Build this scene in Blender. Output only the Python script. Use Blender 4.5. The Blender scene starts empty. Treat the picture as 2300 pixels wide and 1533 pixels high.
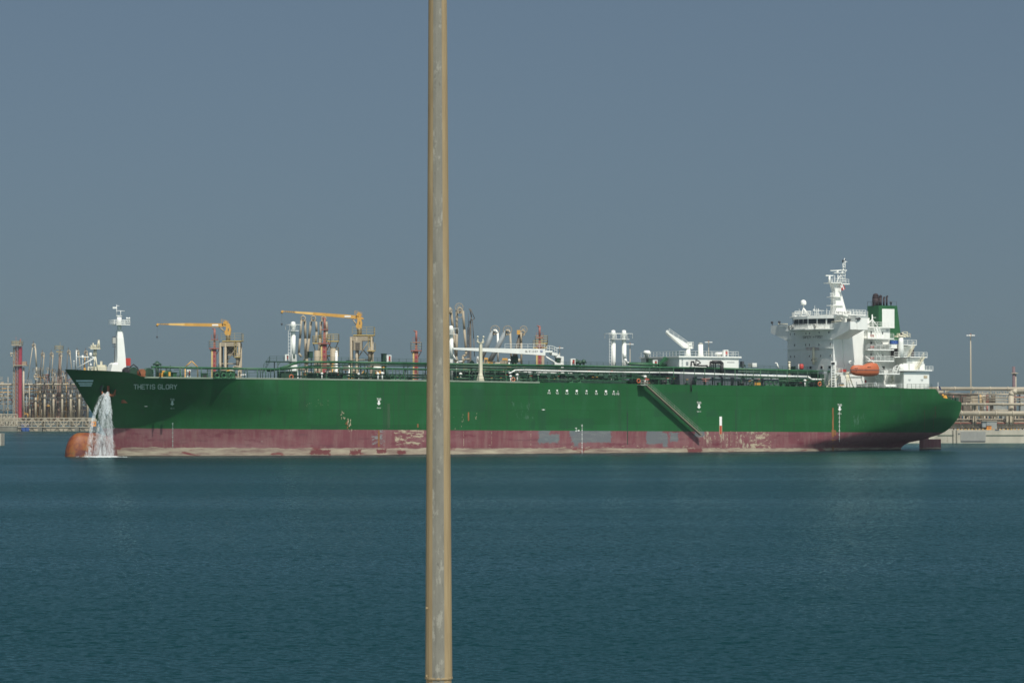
import bpy, math, random
from mathutils import Vector, Matrix
random.seed(7)
scn = bpy.context.scene
col = scn.collection
R = math.radians

# ------------------------------------------------------------------ camera
FPX = 6000.0                       # focal length in pixels of the 2300 px wide photograph
PITCH = math.atan(154.5 / FPX)
EYE = 9.8
cam = bpy.data.cameras.new('camera')
cam.sensor_width = 36.0
cam.lens = 36.0 * FPX / 2300.0
cam.clip_start = 0.5
cam.clip_end = 60000
co = bpy.data.objects.new('camera', cam)
co.location = (0, 0, EYE)
co.rotation_euler = (R(90) + PITCH, 0, 0)
col.objects.link(co)
scn.camera = co

# ------------------------------------------------------------------ light
TH = R(27.6)                       # heading of the tanker against the picture plane
SUN = Vector((.185, -.535, .82)).normalized()
sl = bpy.data.lights.new('sun', 'SUN')
sl.energy = 4.4
sl.angle = R(0.5)
sl.color = (1.0, .955, .87)
so = bpy.data.objects.new('sun', sl)
so.rotation_euler = SUN.to_track_quat('Z', 'Y').to_euler()
col.objects.link(so)
w = bpy.data.worlds.new('World')
scn.world = w
w.use_nodes = True
nt = w.node_tree
for n in list(nt.nodes):
    nt.nodes.remove(n)
sky = nt.nodes.new('ShaderNodeTexSky')
sky.sky_type = 'NISHITA'
sky.sun_disc = False
sky.sun_elevation = math.asin(SUN.z)
sky.sun_rotation = math.atan2(SUN.x, SUN.y)
sky.air_density = 1.0
sky.dust_density = 4.0
sky.ozone_density = 1.0
hs = nt.nodes.new('ShaderNodeHueSaturation')
hs.inputs['Saturation'].default_value = .80
tint = nt.nodes.new('ShaderNodeMix')
tint.data_type = 'RGBA'
tint.blend_type = 'MULTIPLY'
tint.inputs[0].default_value = 1.0
tint.inputs[7].default_value = (.87, 1.02, 1.075, 1)
# the hazy air lifts and evens out the band above the horizon
tcw = nt.nodes.new('ShaderNodeTexCoord')
mpw = nt.nodes.new('ShaderNodeMapping')
mpw.inputs['Scale'].default_value = (1, 1, .9)
mpw.inputs['Location'].default_value = (0, 0, .085)
nt.links.new(tcw.outputs['Generated'], mpw.inputs[0])
nt.links.new(mpw.outputs[0], sky.inputs[0])
bg = nt.nodes.new('ShaderNodeBackground')
bg.inputs['Strength'].default_value = .063
wo = nt.nodes.new('ShaderNodeOutputWorld')
nt.links.new(sky.outputs[0], hs.inputs['Color'])
nt.links.new(hs.outputs[0], tint.inputs[6])
nt.links.new(tint.outputs[2], bg.inputs[0])
nt.links.new(bg.outputs[0], wo.inputs[0])
vs = scn.view_settings
vs.view_transform = 'Standard'
vs.look = 'None'
vs.gamma = 1.0
vs.exposure = 0.0
scn.cycles.filter_width = 1.6
scn.cycles.max_bounces = 6
scn.cycles.transparent_max_bounces = 24

# ------------------------------------------------------------------ mapping photograph <-> place
CT, ST_ = math.cos(TH), math.sin(TH)
OX, OY = -16.1 * ST_, 598 + 16.1 * CT       # tanker origin: waterline, centreline

def _ray(u, v):
    a, b = u - 1150, 766.5 - v
    return (a, FPX * math.cos(PITCH) - b * math.sin(PITCH), FPX * math.sin(PITCH) + b * math.cos(PITCH))

def B(u, v, Y):                     # world x, z on the plane at world depth Y
    d = _ray(u, v)
    return (d[0] * Y / d[1], EYE + d[2] * Y / d[1])

def S(u, v, y):                     # tanker x, z on the fore-and-aft plane y
    d = _ray(u, v)
    px, py = -OX, -OY
    lx, ly = px * CT + py * ST_, -px * ST_ + py * CT
    dx, dy = d[0] * CT + d[1] * ST_, -d[0] * ST_ + d[1] * CT
    t = (y - ly) / dy
    return (lx + dx * t, EYE + d[2] * t)

def SF(u, v, x):                    # tanker y, z on the athwartships plane x
    d = _ray(u, v)
    px, py = -OX, -OY
    lx, ly = px * CT + py * ST_, -px * ST_ + py * CT
    dx, dy = d[0] * CT + d[1] * ST_, -d[0] * ST_ + d[1] * CT
    t = (x - lx) / dx
    return (ly + dy * t, EYE + d[2] * t)

def s3(u, v, y):
    x, z = S(u, v, y)
    return (x, y, z)

def b3(u, v, Y):
    x, z = B(u, v, Y)
    return (x, Y, z)

# ------------------------------------------------------------------ materials
def new_mat(name):
    m = bpy.data.materials.new(name)
    m.use_nodes = True
    return m, m.node_tree, m.node_tree.nodes['Principled BSDF']

def ramp(nt, src, stops):
    r = nt.nodes.new('ShaderNodeValToRGB')
    e = r.color_ramp.elements
    while len(e) < len(stops):
        e.new(.5)
    for i, (p, c) in enumerate(stops):
        e[i].position = p
        e[i].color = c if len(c) == 4 else (*c, 1)
    nt.links.new(src, r.inputs[0])
    return r.outputs[0]

def noise(nt, scale=1, detail=4, sc=(1, 1, 1), loc=(0, 0, 0), rough=.6, coord='Object'):
    tc = nt.nodes.new('ShaderNodeTexCoord')
    mp = nt.nodes.new('ShaderNodeMapping')
    mp.inputs['Scale'].default_value = sc
    mp.inputs['Location'].default_value = loc
    n = nt.nodes.new('ShaderNodeTexNoise')
    n.inputs['Scale'].default_value = scale
    n.inputs['Detail'].default_value = detail
    n.inputs['Roughness'].default_value = rough
    nt.links.new(tc.outputs[coord], mp.inputs[0])
    nt.links.new(mp.outputs[0], n.inputs['Vector'])
    return n.outputs[0]

def mixc(nt, fac, a, b, mode='MIX'):
    m = nt.nodes.new('ShaderNodeMix')
    m.data_type = 'RGBA'
    m.blend_type = mode
    for k, s in ((0, fac), (6, a), (7, b)):
        if isinstance(s, (int, float)):
            m.inputs[k].default_value = s
        elif isinstance(s, tuple):
            m.inputs[k].default_value = s if len(s) == 4 else (*s, 1)
        else:
            nt.links.new(s, m.inputs[k])
    return m.outputs[2]

def math_(nt, op, a, b=0.0, c=None, clamp=False):
    m = nt.nodes.new('ShaderNodeMath')
    m.operation = op
    m.use_clamp = clamp
    for k, s in ((0, a), (1, b), (2, c)):
        if s is None:
            continue
        if isinstance(s, (int, float)):
            m.inputs[k].default_value = s
        else:
            nt.links.new(s, m.inputs[k])
    return m.outputs[0]

def paint(name, c, rough=.5, metal=0., var=.15, scale=.6, rust=0., rustc=(.16, .06, .025)):
    m, nt, b = new_mat(name)
    n1 = noise(nt, scale, 5, (1, 1, .35))
    lo = tuple(x * (1 - var) for x in c)
    hi = tuple(min(1, x * (1 + var)) for x in c)
    cc = ramp(nt, n1, [(.3, lo), (.7, hi)])
    if rust > 0:
        n2 = noise(nt, scale * 2.3, 6, (1.6, 1.6, .5), (7, 3, 1), .7)
        f = ramp(nt, n2, [(.72 - rust * .3, (0, 0, 0)), (.80 - rust * .3, (.85, .85, .85))])
        cc = mixc(nt, f, cc, rustc)
    nt.links.new(cc, b.inputs['Base Color'])
    b.inputs['Roughness'].default_value = rough
    b.inputs['Metallic'].default_value = metal
    return m

WHITE = paint('white_paint', (.76, .77, .73), .5, var=.05, rust=.18, rustc=(.50, .42, .31))
CREAM = paint('cream_paint', (.62, .58, .44), .55, var=.12, rust=.2, rustc=(.36, .28, .17))
GREEN = paint('green_paint', (.020, .095, .038), .5, var=.3, scale=1.2, rust=.1, rustc=(.07, .05, .03))
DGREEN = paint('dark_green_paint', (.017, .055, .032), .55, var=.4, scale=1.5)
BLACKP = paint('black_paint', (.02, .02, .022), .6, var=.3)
PALE = paint('pale_edge_paint', (.20, .25, .19), .6, var=.15)
RED = paint('red_paint', (.42, .045, .035), .5, var=.15)
ORANGE = paint('orange_fibreglass', (.43, .11, .042), .55, var=.08, scale=.8)
YELLOW = paint('yellow_paint', (.68, .34, .05), .5, var=.15)
GREYC = paint('grey_paint', (.22, .25, .26), .6, var=.15)
DGREY = paint('dark_grey_steel', (.07, .08, .09), .6, var=.3)
STEEL = paint('galvanised_pipe', (.36, .36, .33), .5, .0, .2, 1.0)
GLASS, _n, _b = new_mat('dark_window_glass')
_b.inputs['Base Color'].default_value = (.012, .018, .022, 1)
_b.inputs['Roughness'].default_value = .12
BLUE = paint('blue_paint', (.04, .10, .32), .6, var=.15)
FUNG = paint('funnel_green', (.018, .10, .034), .5, var=.1)
SOOT = paint('sooty_exhaust', (.026, .016, .018), .8, var=.4, scale=2)
ANODE = paint('rusty_iron', (.24, .085, .035), .8, var=.4, scale=1.5)
MARK = paint('white_marking', (.80, .80, .76), .6, var=.06, scale=3)
MARKG = paint('grey_lettering', (.40, .52, .47), .6, var=.08, scale=3)
STRIPE = paint('pale_blue_marking', (.42, .60, .62), .6, var=.08, scale=2)
TEXTD = paint('dark_lettering', (.05, .05, .055), .6, var=.1)
TEXTR = paint('red_lettering', (.30, .05, .05), .6, var=.1)
# jetty
JCREAM = paint('jetty_beige_paint', (.33, .28, .20), .65, var=.2, scale=.35, rust=.22, rustc=(.22, .13, .065))
JRED = paint('jetty_red_paint', (.29, .11, .085), .65, var=.25, scale=.5, rust=.15, rustc=(.26, .15, .10))
JCRIM = paint('jetty_crimson_paint', (.30, .028, .05), .6, var=.15)
JDARK = paint('jetty_dark_steel', (.11, .095, .075), .7, var=.5, scale=.8, rust=.3)  # dark brown steel tone, varied at random
JYEL = paint('jetty_yellow_paint', (.58, .32, .07), .6, var=.18, scale=.4)
JRAIL = paint('weathered_yellow_rail', (.40, .31, .12), .6, var=.2, scale=.5)
JORANGE = paint('orange_plastic', (.66, .24, .03), .6, var=.1)
JGREY = paint('jetty_grey_panel', (.24, .26, .25), .7, var=.15, scale=.3)
JPALE = paint('jetty_pale_pipe', (.40, .35, .265), .6, var=.15, scale=.2, rust=.15, rustc=(.34, .26, .17))
CONC = paint('weathered_concrete', (.40, .37, .30), .85, var=.22, scale=.25, rust=.3, rustc=(.22, .19, .14))
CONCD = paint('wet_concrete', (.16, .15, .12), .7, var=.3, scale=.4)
RUBBER = paint('black_rubber', (.02, .02, .02), .8, var=.2)

def _S0(u, v): return S(u, v, -16.1)

# hull paint: green topsides, worn red boot-topping, pale scum at the waterline
HULL, nt, b = new_mat('hull_paint')
tc = nt.nodes.new('ShaderNodeTexCoord')
sx = nt.nodes.new('ShaderNodeSeparateXYZ')
nt.links.new(tc.outputs['Object'], sx.inputs[0])
X_, Z_ = sx.outputs[0], sx.outputs[2]
nb = noise(nt, .05, 5, (1, 1, 2.2))
green = ramp(nt, nb, [(.3, (.007, .072, .018)), (.5, (.009, .087, .023)), (.72, (.015, .104, .033))])
brick = nt.nodes.new('ShaderNodeTexBrick')
cx = nt.nodes.new('ShaderNodeCombineXYZ')
nt.links.new(X_, cx.inputs[0]); nt.links.new(Z_, cx.inputs[1])
nt.links.new(cx.outputs[0], brick.inputs['Vector'])
brick.inputs['Scale'].default_value = 1
brick.inputs['Brick Width'].default_value = 13.3
brick.inputs['Row Height'].default_value = 3.3
brick.inputs['Mortar Size'].default_value = .045
brick.inputs['Mortar Smooth'].default_value = .6
brick.inputs['Color1'].default_value = (1.06, 1.06, 1.06, 1)
brick.inputs['Color2'].default_value = (.88, .90, .88, 1)
brick.inputs['Mortar'].default_value = (.62, .66, .62, 1)
green = mixc(nt, .95, green, brick.outputs[0], 'MULTIPLY')
ns = noise(nt, 1.0, 6, (.9, .9, .05), rough=.65)                      # vertical run marks
fs = ramp(nt, ns, [(.52, (0, 0, 0)), (.72, (.6, .6, .6))])
green = mixc(nt, fs, green, (.022, .055, .028))
ns2 = noise(nt, .35, 5, (1, 1, .22), (31, 0, 9), .6)                    # faded chalky zones
fs2 = ramp(nt, ns2, [(.56, (0, 0, 0)), (.80, (.5, .5, .5))])
green = mixc(nt, fs2, green, (.030, .120, .060))
ns3 = noise(nt, 2.6, 5, (1, 1, .35), (3, 0, 50), .7)                    # rust spots
fs3 = ramp(nt, ns3, [(.73, (0, 0, 0)), (.77, (.7, .7, .7))])
lowz = math_(nt, 'MULTIPLY_ADD', Z_, -.09, 1.1, True)
green = mixc(nt, math_(nt, 'MULTIPLY', fs3, lowz), green, (.10, .06, .03))
nr = noise(nt, .07, 6, (1, 1, 3))
red = ramp(nt, nr, [(.3, (.135, .040, .050)), (.5, (.175, .056, .066)), (.7, (.22, .100, .108))])
nrv = noise(nt, 1.1, 6, (1, 1, .12), (2, 0, 40), .65)
red = mixc(nt, ramp(nt, nrv, [(.44, (0, 0, 0)), (.70, (.62, .62, .62))]), red, (.235, .135, .125))
nrh = noise(nt, .7, 7, (.25, 1, 2.6), (22, 0, 4), .7)
red = mixc(nt, ramp(nt, nrh, [(.55, (0, 0, 0)), (.68, (.6, .6, .6))]), red, (.095, .040, .048))
nr2 = noise(nt, .9, 7, (.8, .8, 1.6), (5, 0, 2), .7)
fr2 = ramp(nt, nr2, [(.66, (0, 0, 0)), (.70, (.8, .8, .8))])
red = mixc(nt, fr2, red, (.30, .24, .20))
nr3 = noise(nt, .22, 4, (1, 1, 3), (15, 0, 2), .6)
fr3 = ramp(nt, nr3, [(.60, (0, 0, 0)), (.68, (.55, .55, .55))])
red = mixc(nt, fr3, red, (.105, .012, .028))
nsc = noise(nt, .5, 7, (.35, .35, 2.6), (9, 0, 4), .7)
scum = ramp(nt, nsc, [(.33, (.17, .105, .090)), (.5, (.30, .24, .185)), (.68, (.44, .38, .28))])
nsd = noise(nt, .35, 5, (.5, .5, 2), (2, 0, 14), .6)
scum = mixc(nt, ramp(nt, nsd, [(.60, (0, 0, 0)), (.64, (.9, .9, .9))]), scum, (.17, .035, .040))
wx = math_(nt, 'ADD', X_, math_(nt, 'MULTIPLY_ADD', noise(nt, 1.5, 7, (1, 1, 1), (1, 1, 1), .75), 3.0, -1.5))
wz = math_(nt, 'ADD', Z_, math_(nt, 'MULTIPLY_ADD', noise(nt, 1.7, 7, (1, 1, 1), (8, 1, 3), .75), 1.9, -.95))
def zone(u0, u1, v0, v1):
    ax, az = _S0(u0, v1); bx_, bz = _S0(u1, v0)
    m_ = math_(nt, 'MINIMUM', math_(nt, 'SUBTRACT', wx, ax), math_(nt, 'SUBTRACT', bx_, wx))
    m_ = math_(nt, 'MINIMUM', m_, math_(nt, 'SUBTRACT', wz, az))
    return math_(nt, 'MULTIPLY', math_(nt, 'MINIMUM', m_, math_(nt, 'SUBTRACT', bz, wz)), 9.0, None, True)
nfl = noise(nt, .9, 7, (.6, 1, 2.2), (44, 0, 4), .72)
fl_h = math_(nt, 'MULTIPLY_ADD', nfl, 30, -15.6, True)
nflv = noise(nt, .9, 7, (1.5, 1, .5), (14, 0, 4), .72)
fl_v = math_(nt, 'MULTIPLY_ADD', nflv, 30, -16.6, True)
for q in ((1210, 1234, 964, 988), (1208, 1256, 983, 995), (1226, 1256, 974, 990), (1278, 1292, 964, 980), (1284, 1373, 964, 994), (1288, 1299, 985, 1003), (1451, 1489, 965, 997), (1488, 1500, 972, 1004), (1560, 1583, 966, 981), (1504, 1524, 970, 992)):
    red = mixc(nt, math_(nt, 'MULTIPLY', zone(*q), .9), red, mixc(nt, fl_h, (.125, .145, .155), (.15, .175, .175)))
for q in ((884, 952, 964, 982), (888, 952, 980, 998), (1686, 1730, 966, 1008)):
    red = mixc(nt, math_(nt, 'MULTIPLY', zone(*q), fl_h), red, (.40, .34, .24))
red = mixc(nt, math_(nt, 'MULTIPLY', zone(1578, 1700, 964, 1018), fl_v), red, (.36, .31, .23))
red = mixc(nt, math_(nt, 'MULTIPLY', zone(836, 862, 964, 1000), fl_h), red, (.20, .21, .21))
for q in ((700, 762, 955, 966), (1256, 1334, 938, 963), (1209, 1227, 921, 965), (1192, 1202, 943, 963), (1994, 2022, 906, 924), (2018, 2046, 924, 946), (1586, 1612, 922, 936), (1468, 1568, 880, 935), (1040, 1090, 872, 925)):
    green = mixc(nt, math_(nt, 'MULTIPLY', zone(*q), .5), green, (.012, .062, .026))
for q in ((1915, 1945, 925, 962), (1150, 1200, 900, 940)):
    green = mixc(nt, math_(nt, 'MULTIPLY', zone(*q), math_(nt, 'MULTIPLY', fl_v, .4)), green, (.10, .17, .13))
for q in ((700, 745, 1009, 1021), (786, 812, 1009, 1021), (846, 868, 1008, 1018), (893, 912, 1010, 1020), (284, 316, 1017, 1027), (1543, 1578, 1006, 1016)):
    scum = mixc(nt, math_(nt, 'MULTIPLY', zone(*q), .9), scum, (.14, .03, .035))
ne = noise(nt, 1.3, 4, (1, 1, .3))
edge = math_(nt, 'MULTIPLY_ADD', ne, .12, -.06)
zz = math_(nt, 'ADD', Z_, edge)
line1 = math_(nt, 'MULTIPLY_ADD', X_, -.00792, 5.294)                 # green above this
f1 = math_(nt, 'GREATER_THAN', zz, line1)
ne2 = noise(nt, .6, 5, (.5, .5, .5), (3, 8, 1))
edge2 = math_(nt, 'MULTIPLY_ADD', ne2, .9, -.45)
line2 = math_(nt, 'MULTIPLY_ADD', X_, -.0065, 1.35)
f2 = math_(nt, 'GREATER_THAN', math_(nt, 'ADD', Z_, edge2), line2)
wetl = math_(nt, 'GREATER_THAN', math_(nt, 'ADD', Z_, math_(nt, 'MULTIPLY', edge2, .25)), .12)
cc = mixc(nt, f2, scum, red)
cc = mixc(nt, wetl, (.045, .03, .028), cc)
cc = mixc(nt, f1, cc, green)
nt.links.new(cc, b.inputs['Base Color'])
b.inputs['Roughness'].default_value = .62
b.inputs['Specular IOR Level'].default_value = .22
# gentle plate unevenness
bmp = nt.nodes.new('ShaderNodeBump')
bmp.inputs['Strength'].default_value = .35
bmp.inputs['Distance'].default_value = .25
nt.links.new(noise(nt, .28, 3), bmp.inputs['Height'])
nt.links.new(bmp.outputs[0], b.inputs['Normal'])

BULB, nt, b = new_mat('bulb_antifouling')
n1 = noise(nt, .55, 6, (1, 1, .8), rough=.7)
c1 = ramp(nt, n1, [(.38, (.085, .020, .011)), (.5, (.21, .052, .010)), (.60, (.22, .080, .012)), (.68, (.10, .075, .035))])
n2 = noise(nt, .25, 5, (1, 1, 1.4), (4, 2, 9))
c1 = mixc(nt, ramp(nt, n2, [(.52, (0, 0, 0)), (.6, (.9, .9, .9))]), c1, (.085, .018, .018))
tc = nt.nodes.new('ShaderNodeTexCoord'); sx = nt.nodes.new('ShaderNodeSeparateXYZ')
nt.links.new(tc.outputs['Object'], sx.inputs[0])
back = math_(nt, 'MULTIPLY_ADD', sx.outputs[0], .28, 26.4, True)
c1 = mixc(nt, back, c1, mixc(nt, n2, (.10, .028, .030), (.15, .08, .065)))
nt.links.new(c1, b.inputs['Base Color'])
b.inputs['Roughness'].default_value = .6

WS1, WA1, WS2, WA2, WF, WB = 2.3, 1.7, .5, .5, 1.0, .006
# water: every facet of the chop gets its own slope
WATER, nt, b = new_mat('sea_water')
geo = nt.nodes.new('ShaderNodeNewGeometry')
def wn(scale, sc, detail, rough, out=1, rot=6, loc=(0, 0, 0)):
    mp = nt.nodes.new('ShaderNodeMapping')
    mp.inputs['Scale'].default_value = sc
    mp.inputs['Location'].default_value = loc
    mp.inputs['Rotation'].default_value = (0, 0, R(rot))
    nt.links.new(geo.outputs['Position'], mp.inputs[0])
    n = nt.nodes.new('ShaderNodeTexNoise')
    n.inputs['Scale'].default_value = scale
    n.inputs['Detail'].default_value = detail
    n.inputs['Roughness'].default_value = rough
    nt.links.new(mp.outputs[0], n.inputs['Vector'])
    return n.outputs[out]
def vm(op, a, b_):
    m = nt.nodes.new('ShaderNodeVectorMath'); m.operation = op
    for k, s_ in ((0, a), (1, b_)):
        if isinstance(s_, tuple): m.inputs[k].default_value = s_
        elif s_ is not None: nt.links.new(s_, m.inputs[k])
    return m
n_f = vm('MULTIPLY', vm('SUBTRACT', wn(WS1, (.75, 1, 1), 3, .6), (.5, .5, .5)).outputs[0], (WA1 * .6, WA1, 0)).outputs[0]
n_m = vm('MULTIPLY', vm('SUBTRACT', wn(WS2, (.55, 1, 1), 3, .55, 1, -9), (.5, .5, .5)).outputs[0], (WA2 * .6, WA2, 0)).outputs[0]
h3 = wn(.0065, (.30, 1.7, 1), 4, .55, 0)                     # gusts: smoother and rougher patches
amp = math_(nt, 'MULTIPLY_ADD', h3, 2.6, -.35, True)
sm_ = nt.nodes.new('ShaderNodeSeparateXYZ')
nt.links.new(vm('ADD', n_f, n_m).outputs[0], sm_.inputs[0])
cb = nt.nodes.new('ShaderNodeCombineXYZ')                    # reflection shaped by turning every slope towards the near shore
nt.links.new(sm_.outputs[0], cb.inputs[0])
nt.links.new(math_(nt, 'SUBTRACT', -WB, math_(nt, 'ABSOLUTE', sm_.outputs[1])), cb.inputs[1])
sl_ = vm('SCALE', cb.outputs[0], None)
nt.links.new(amp, sl_.inputs['Scale'])
nrm = vm('NORMALIZE', vm('ADD', sl_.outputs[0], (0, 0, 1)).outputs[0], None).outputs[0]
deep = nt.nodes.new('ShaderNodeBsdfDiffuse')
deep.inputs['Color'].default_value = (.005, .031, .035, 1)
gl = nt.nodes.new('ShaderNodeBsdfGlossy')
gl.inputs['Roughness'].default_value = .10
gl.inputs['Color'].default_value = (.50, .70, .72, 1)
nt.links.new(nrm, gl.inputs['Normal'])
fre = nt.nodes.new('ShaderNodeFresnel')
fre.inputs['IOR'].default_value = 1.33
nt.links.new(nrm, fre.inputs['Normal'])
slick = wn(.011, (.22, 1.5, 1), 5, .6, 0, 3, (40, 7, 0))        # slicks and ruffled lanes
slk = ramp(nt, slick, [(.35, (.70, .70, .70)), (.5, (.90, .90, .90)), (.66, (1.18, 1.18, 1.18))])
fac = math_(nt, 'MULTIPLY', math_(nt, 'MULTIPLY', fre.outputs[0], WF, None, True), slk, None, True)
ms = nt.nodes.new('ShaderNodeMixShader')
nt.links.new(fac, ms.inputs[0])
nt.links.new(deep.outputs[0], ms.inputs[1])
nt.links.new(gl.outputs[0], ms.inputs[2])
nt.links.new(ms.outputs[0], nt.nodes['Material Output'].inputs[0])
nt.nodes.remove(b)

# falling water and foam
SPRAY, nt, b = new_mat('falling_water')
b.inputs['Base Color'].default_value = (.85, .9, .92, 1)
b.inputs['Roughness'].default_value = .5
b.inputs['Alpha'].default_value = .17
SHEET, nt, b = new_mat('falling_water_sheet')
b.inputs['Base Color'].default_value = (.80, .86, .88, 1)
b.inputs['Roughness'].default_value = .6
na = noise(nt, 1.6, 7, (1.1, 1.1, .16), (2, 5, 1), .7)
nb2 = noise(nt, .55, 4, (1, 1, .35), (7, 5, 1), .6)
al = math_(nt, 'MULTIPLY', ramp(nt, na, [(.38, (.0, .0, .0)), (.54, (.13, .13, .13)), (.70, (.50, .50, .50))]), ramp(nt, nb2, [(.35, (.35, .35, .35)), (.6, (1, 1, 1))]))
nt.links.new(al, b.inputs['Alpha'])
FOAM = paint('sea_foam', (.75, .80, .80), .7, var=.1)

# lighting pole: galvanised steel with sand-coloured paint
POLEG, nt, b = new_mat('weathered_galvanised_steel')
n1 = noise(nt, 9, 6, (1, 1, .22), rough=.7)
c1 = ramp(nt, n1, [(.35, (.14, .143, .122)), (.55, (.172, .174, .150)), (.70, (.20, .20, .165))])
n2 = noise(nt, 11, 6, (1, 1, .45), (3, 1, 7), .7)
c1 = mixc(nt, ramp(nt, n2, [(.55, (0, 0, 0)), (.62, (.8, .8, .8))]), c1, (.27, .275, .24))
n3 = noise(nt, 30, 4, (1, 1, .5), (9, 4, 2), .6)
c1 = mixc(nt, ramp(nt, n3, [(.62, (0, 0, 0)), (.68, (.7, .7, .7))]), c1, (.10, .10, .085))
nt.links.new(c1, b.inputs['Base Color'])
b.inputs['Roughness'].default_value = .7
POLES, nt, b = new_mat('sand_coloured_paint')
n1 = noise(nt, 14, 6, (1, 1, .10), rough=.65)
c1 = ramp(nt, n1, [(.3, (.22, .17, .095)), (.55, (.28, .22, .125)), (.75, (.32, .27, .165))])
nt.links.new(c1, b.inputs['Base Color'])
b.inputs['Roughness'].default_value = .7

# ------------------------------------------------------------------ mesh builder
class M:
    def __init__(s):
        s.v, s.f, s.mi, s.sm, s.mats, s.cur = [], [], [], [], [], 0
    def use(s, m):
        if m not in s.mats:
            s.mats.append(m)
        s.cur = s.mats.index(m)
        return s
    def face(s, idx, smooth=False):
        s.f.append(tuple(idx)); s.mi.append(s.cur); s.sm.append(smooth)
    def add(s, verts, faces, smooth=False):
        o = len(s.v)
        s.v += [tuple(p) for p in verts]
        for q in faces:
            s.face([o + i for i in q], smooth)
        return s
    def box(s, x0, x1, y0, y1, z0, z1):
        if x0 > x1: x0, x1 = x1, x0
        if y0 > y1: y0, y1 = y1, y0
        if z0 > z1: z0, z1 = z1, z0
        return s.add([(x0, y0, z0), (x1, y0, z0), (x1, y1, z0), (x0, y1, z0), (x0, y0, z1), (x1, y0, z1), (x1, y1, z1), (x0, y1, z1)],
                     [(0, 3, 2, 1), (4, 5, 6, 7), (0, 1, 5, 4), (1, 2, 6, 5), (2, 3, 7, 6), (3, 0, 4, 7)])
    def quad(s, a, b, c, d):
        return s.add([a, b, c, d], [(0, 1, 2, 3)])
    def prism(s, pts, off):           # polygon pts swept by vector off
        n = len(pts)
        vs_ = [tuple(p) for p in pts] + [tuple(p[i] + off[i] for i in range(3)) for p in pts]
        fs = [tuple(range(n))[::-1], tuple(range(n, 2 * n))] + [(i, (i + 1) % n, n + (i + 1) % n, n + i) for i in range(n)]
        return s.add(vs_, fs)
    def loft(s, ringlist, cap=True, smooth=True):
        n = len(ringlist[0]); o = len(s.v)
        for r in ringlist:
            s.v += [tuple(p) for p in r]
        for k in range(len(ringlist) - 1):
            for i in range(n):
                j = (i + 1) % n
                s.face((o + k * n + i, o + k * n + j, o + (k + 1) * n + j, o + (k + 1) * n + i), smooth)
        if cap:
            s.face([o + i for i in range(n)][::-1])
            s.face([o + (len(ringlist) - 1) * n + i for i in range(n)])
        return s
    def tube(s, a, b, r0, r1=None, n=8, smooth=True):
        r1 = r0 if r1 is None else r1
        a, b = Vector(a), Vector(b)
        d = (b - a).normalized()
        t = Vector((0, 0, 1)) if abs(d.z) < .9 else Vector((1, 0, 0))
        p = d.cross(t).normalized(); q = d.cross(p)
        ang = [2 * math.pi * (i + .5) / n for i in range(n)]
        return s.loft([[a + r0 * (p * math.cos(t_) + q * math.sin(t_)) for t_ in ang], [b + r1 * (p * math.cos(t_) + q * math.sin(t_)) for t_ in ang]], True, smooth and n > 4)
    def path(s, pts, r, n=8):
        for i in range(len(pts) - 1):
            s.tube(pts[i], pts[i + 1], r, r, n)
            if i:
                s.ball(pts[i], r * 1.02, max(6, n), 4)
        return s
    def lathe(s, c, prof, n=14, axis='z'):   # prof: (radius, height)
        rings = []
        for r, h in prof:
            ring = []
            for i in range(n):
                t = 2 * math.pi * i / n
                if axis == 'z':
                    ring.append((c[0] + r * math.cos(t), c[1] + r * math.sin(t), c[2] + h))
                elif axis == 'y':
                    ring.append((c[0] + r * math.cos(t), c[1] + h, c[2] + r * math.sin(t)))
                else:
                    ring.append((c[0] + h, c[1] + r * math.cos(t), c[2] + r * math.sin(t)))
            rings.append(ring)
        return s.loft(rings)
    def ball(s, c, r, n=10, k=6, sz=1.0):
        return s.lathe(c, [(max(.001, r * math.sin(math.pi * j / k)), -r * sz * math.cos(math.pi * j / k)) for j in range(k + 1)], n)
    def torus(s, c, R_, r, axis='y', n=16, k=6):
        o = len(s.v)
        for i in range(n):
            a = 2 * math.pi * i / n
            for j in range(k):
                b_ = 2 * math.pi * j / k
                e = R_ + r * math.cos(b_)
                p = (e * math.cos(a), r * math.sin(b_), e * math.sin(a))
                if axis == 'z': p = (p[0], p[2], p[1])
                if axis == 'x': p = (p[1], p[0], p[2])
                s.v.append((c[0] + p[0], c[1] + p[1], c[2] + p[2]))
        for i in range(n):
            for j in range(k):
                i2, j2 = (i + 1) % n, (j + 1) % k
                s.face((o + i * k + j, o + i2 * k + j, o + i2 * k + j2, o + i * k + j2), True)
        return s
    def rail(s, pts, h=1.1, step=1.5, r=.035, bars=3):
        for i in range(len(pts) - 1):
            a, b_ = Vector(pts[i]), Vector(pts[i + 1])
            L = (b_ - a).length
            n = max(1, int(round(L / step)))
            for k in range(n + 1):
                p = a.lerp(b_, k / n)
                s.tube(p, p + Vector((0, 0, h)), r, r, 4)
            for j in range(bars):
                z = Vector((0, 0, h * (j + 1) / bars))
                s.tube(a + z, b_ + z, r, r, 4)
        return s
    def ladder(s, a, b, w=(.5, 0, 0), r=.035, step=.45):
        a, b, w = Vector(a), Vector(b), Vector(w)
        s.tube(a - w / 2, b - w / 2, r, r, 4); s.tube(a + w / 2, b + w / 2, r, r, 4)
        n = max(2, int((b - a).length / step))
        for k in range(n + 1):
            p = a.lerp(b, k / n)
            s.tube(p - w / 2, p + w / 2, r * .8, r * .8, 4)
        return s
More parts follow.
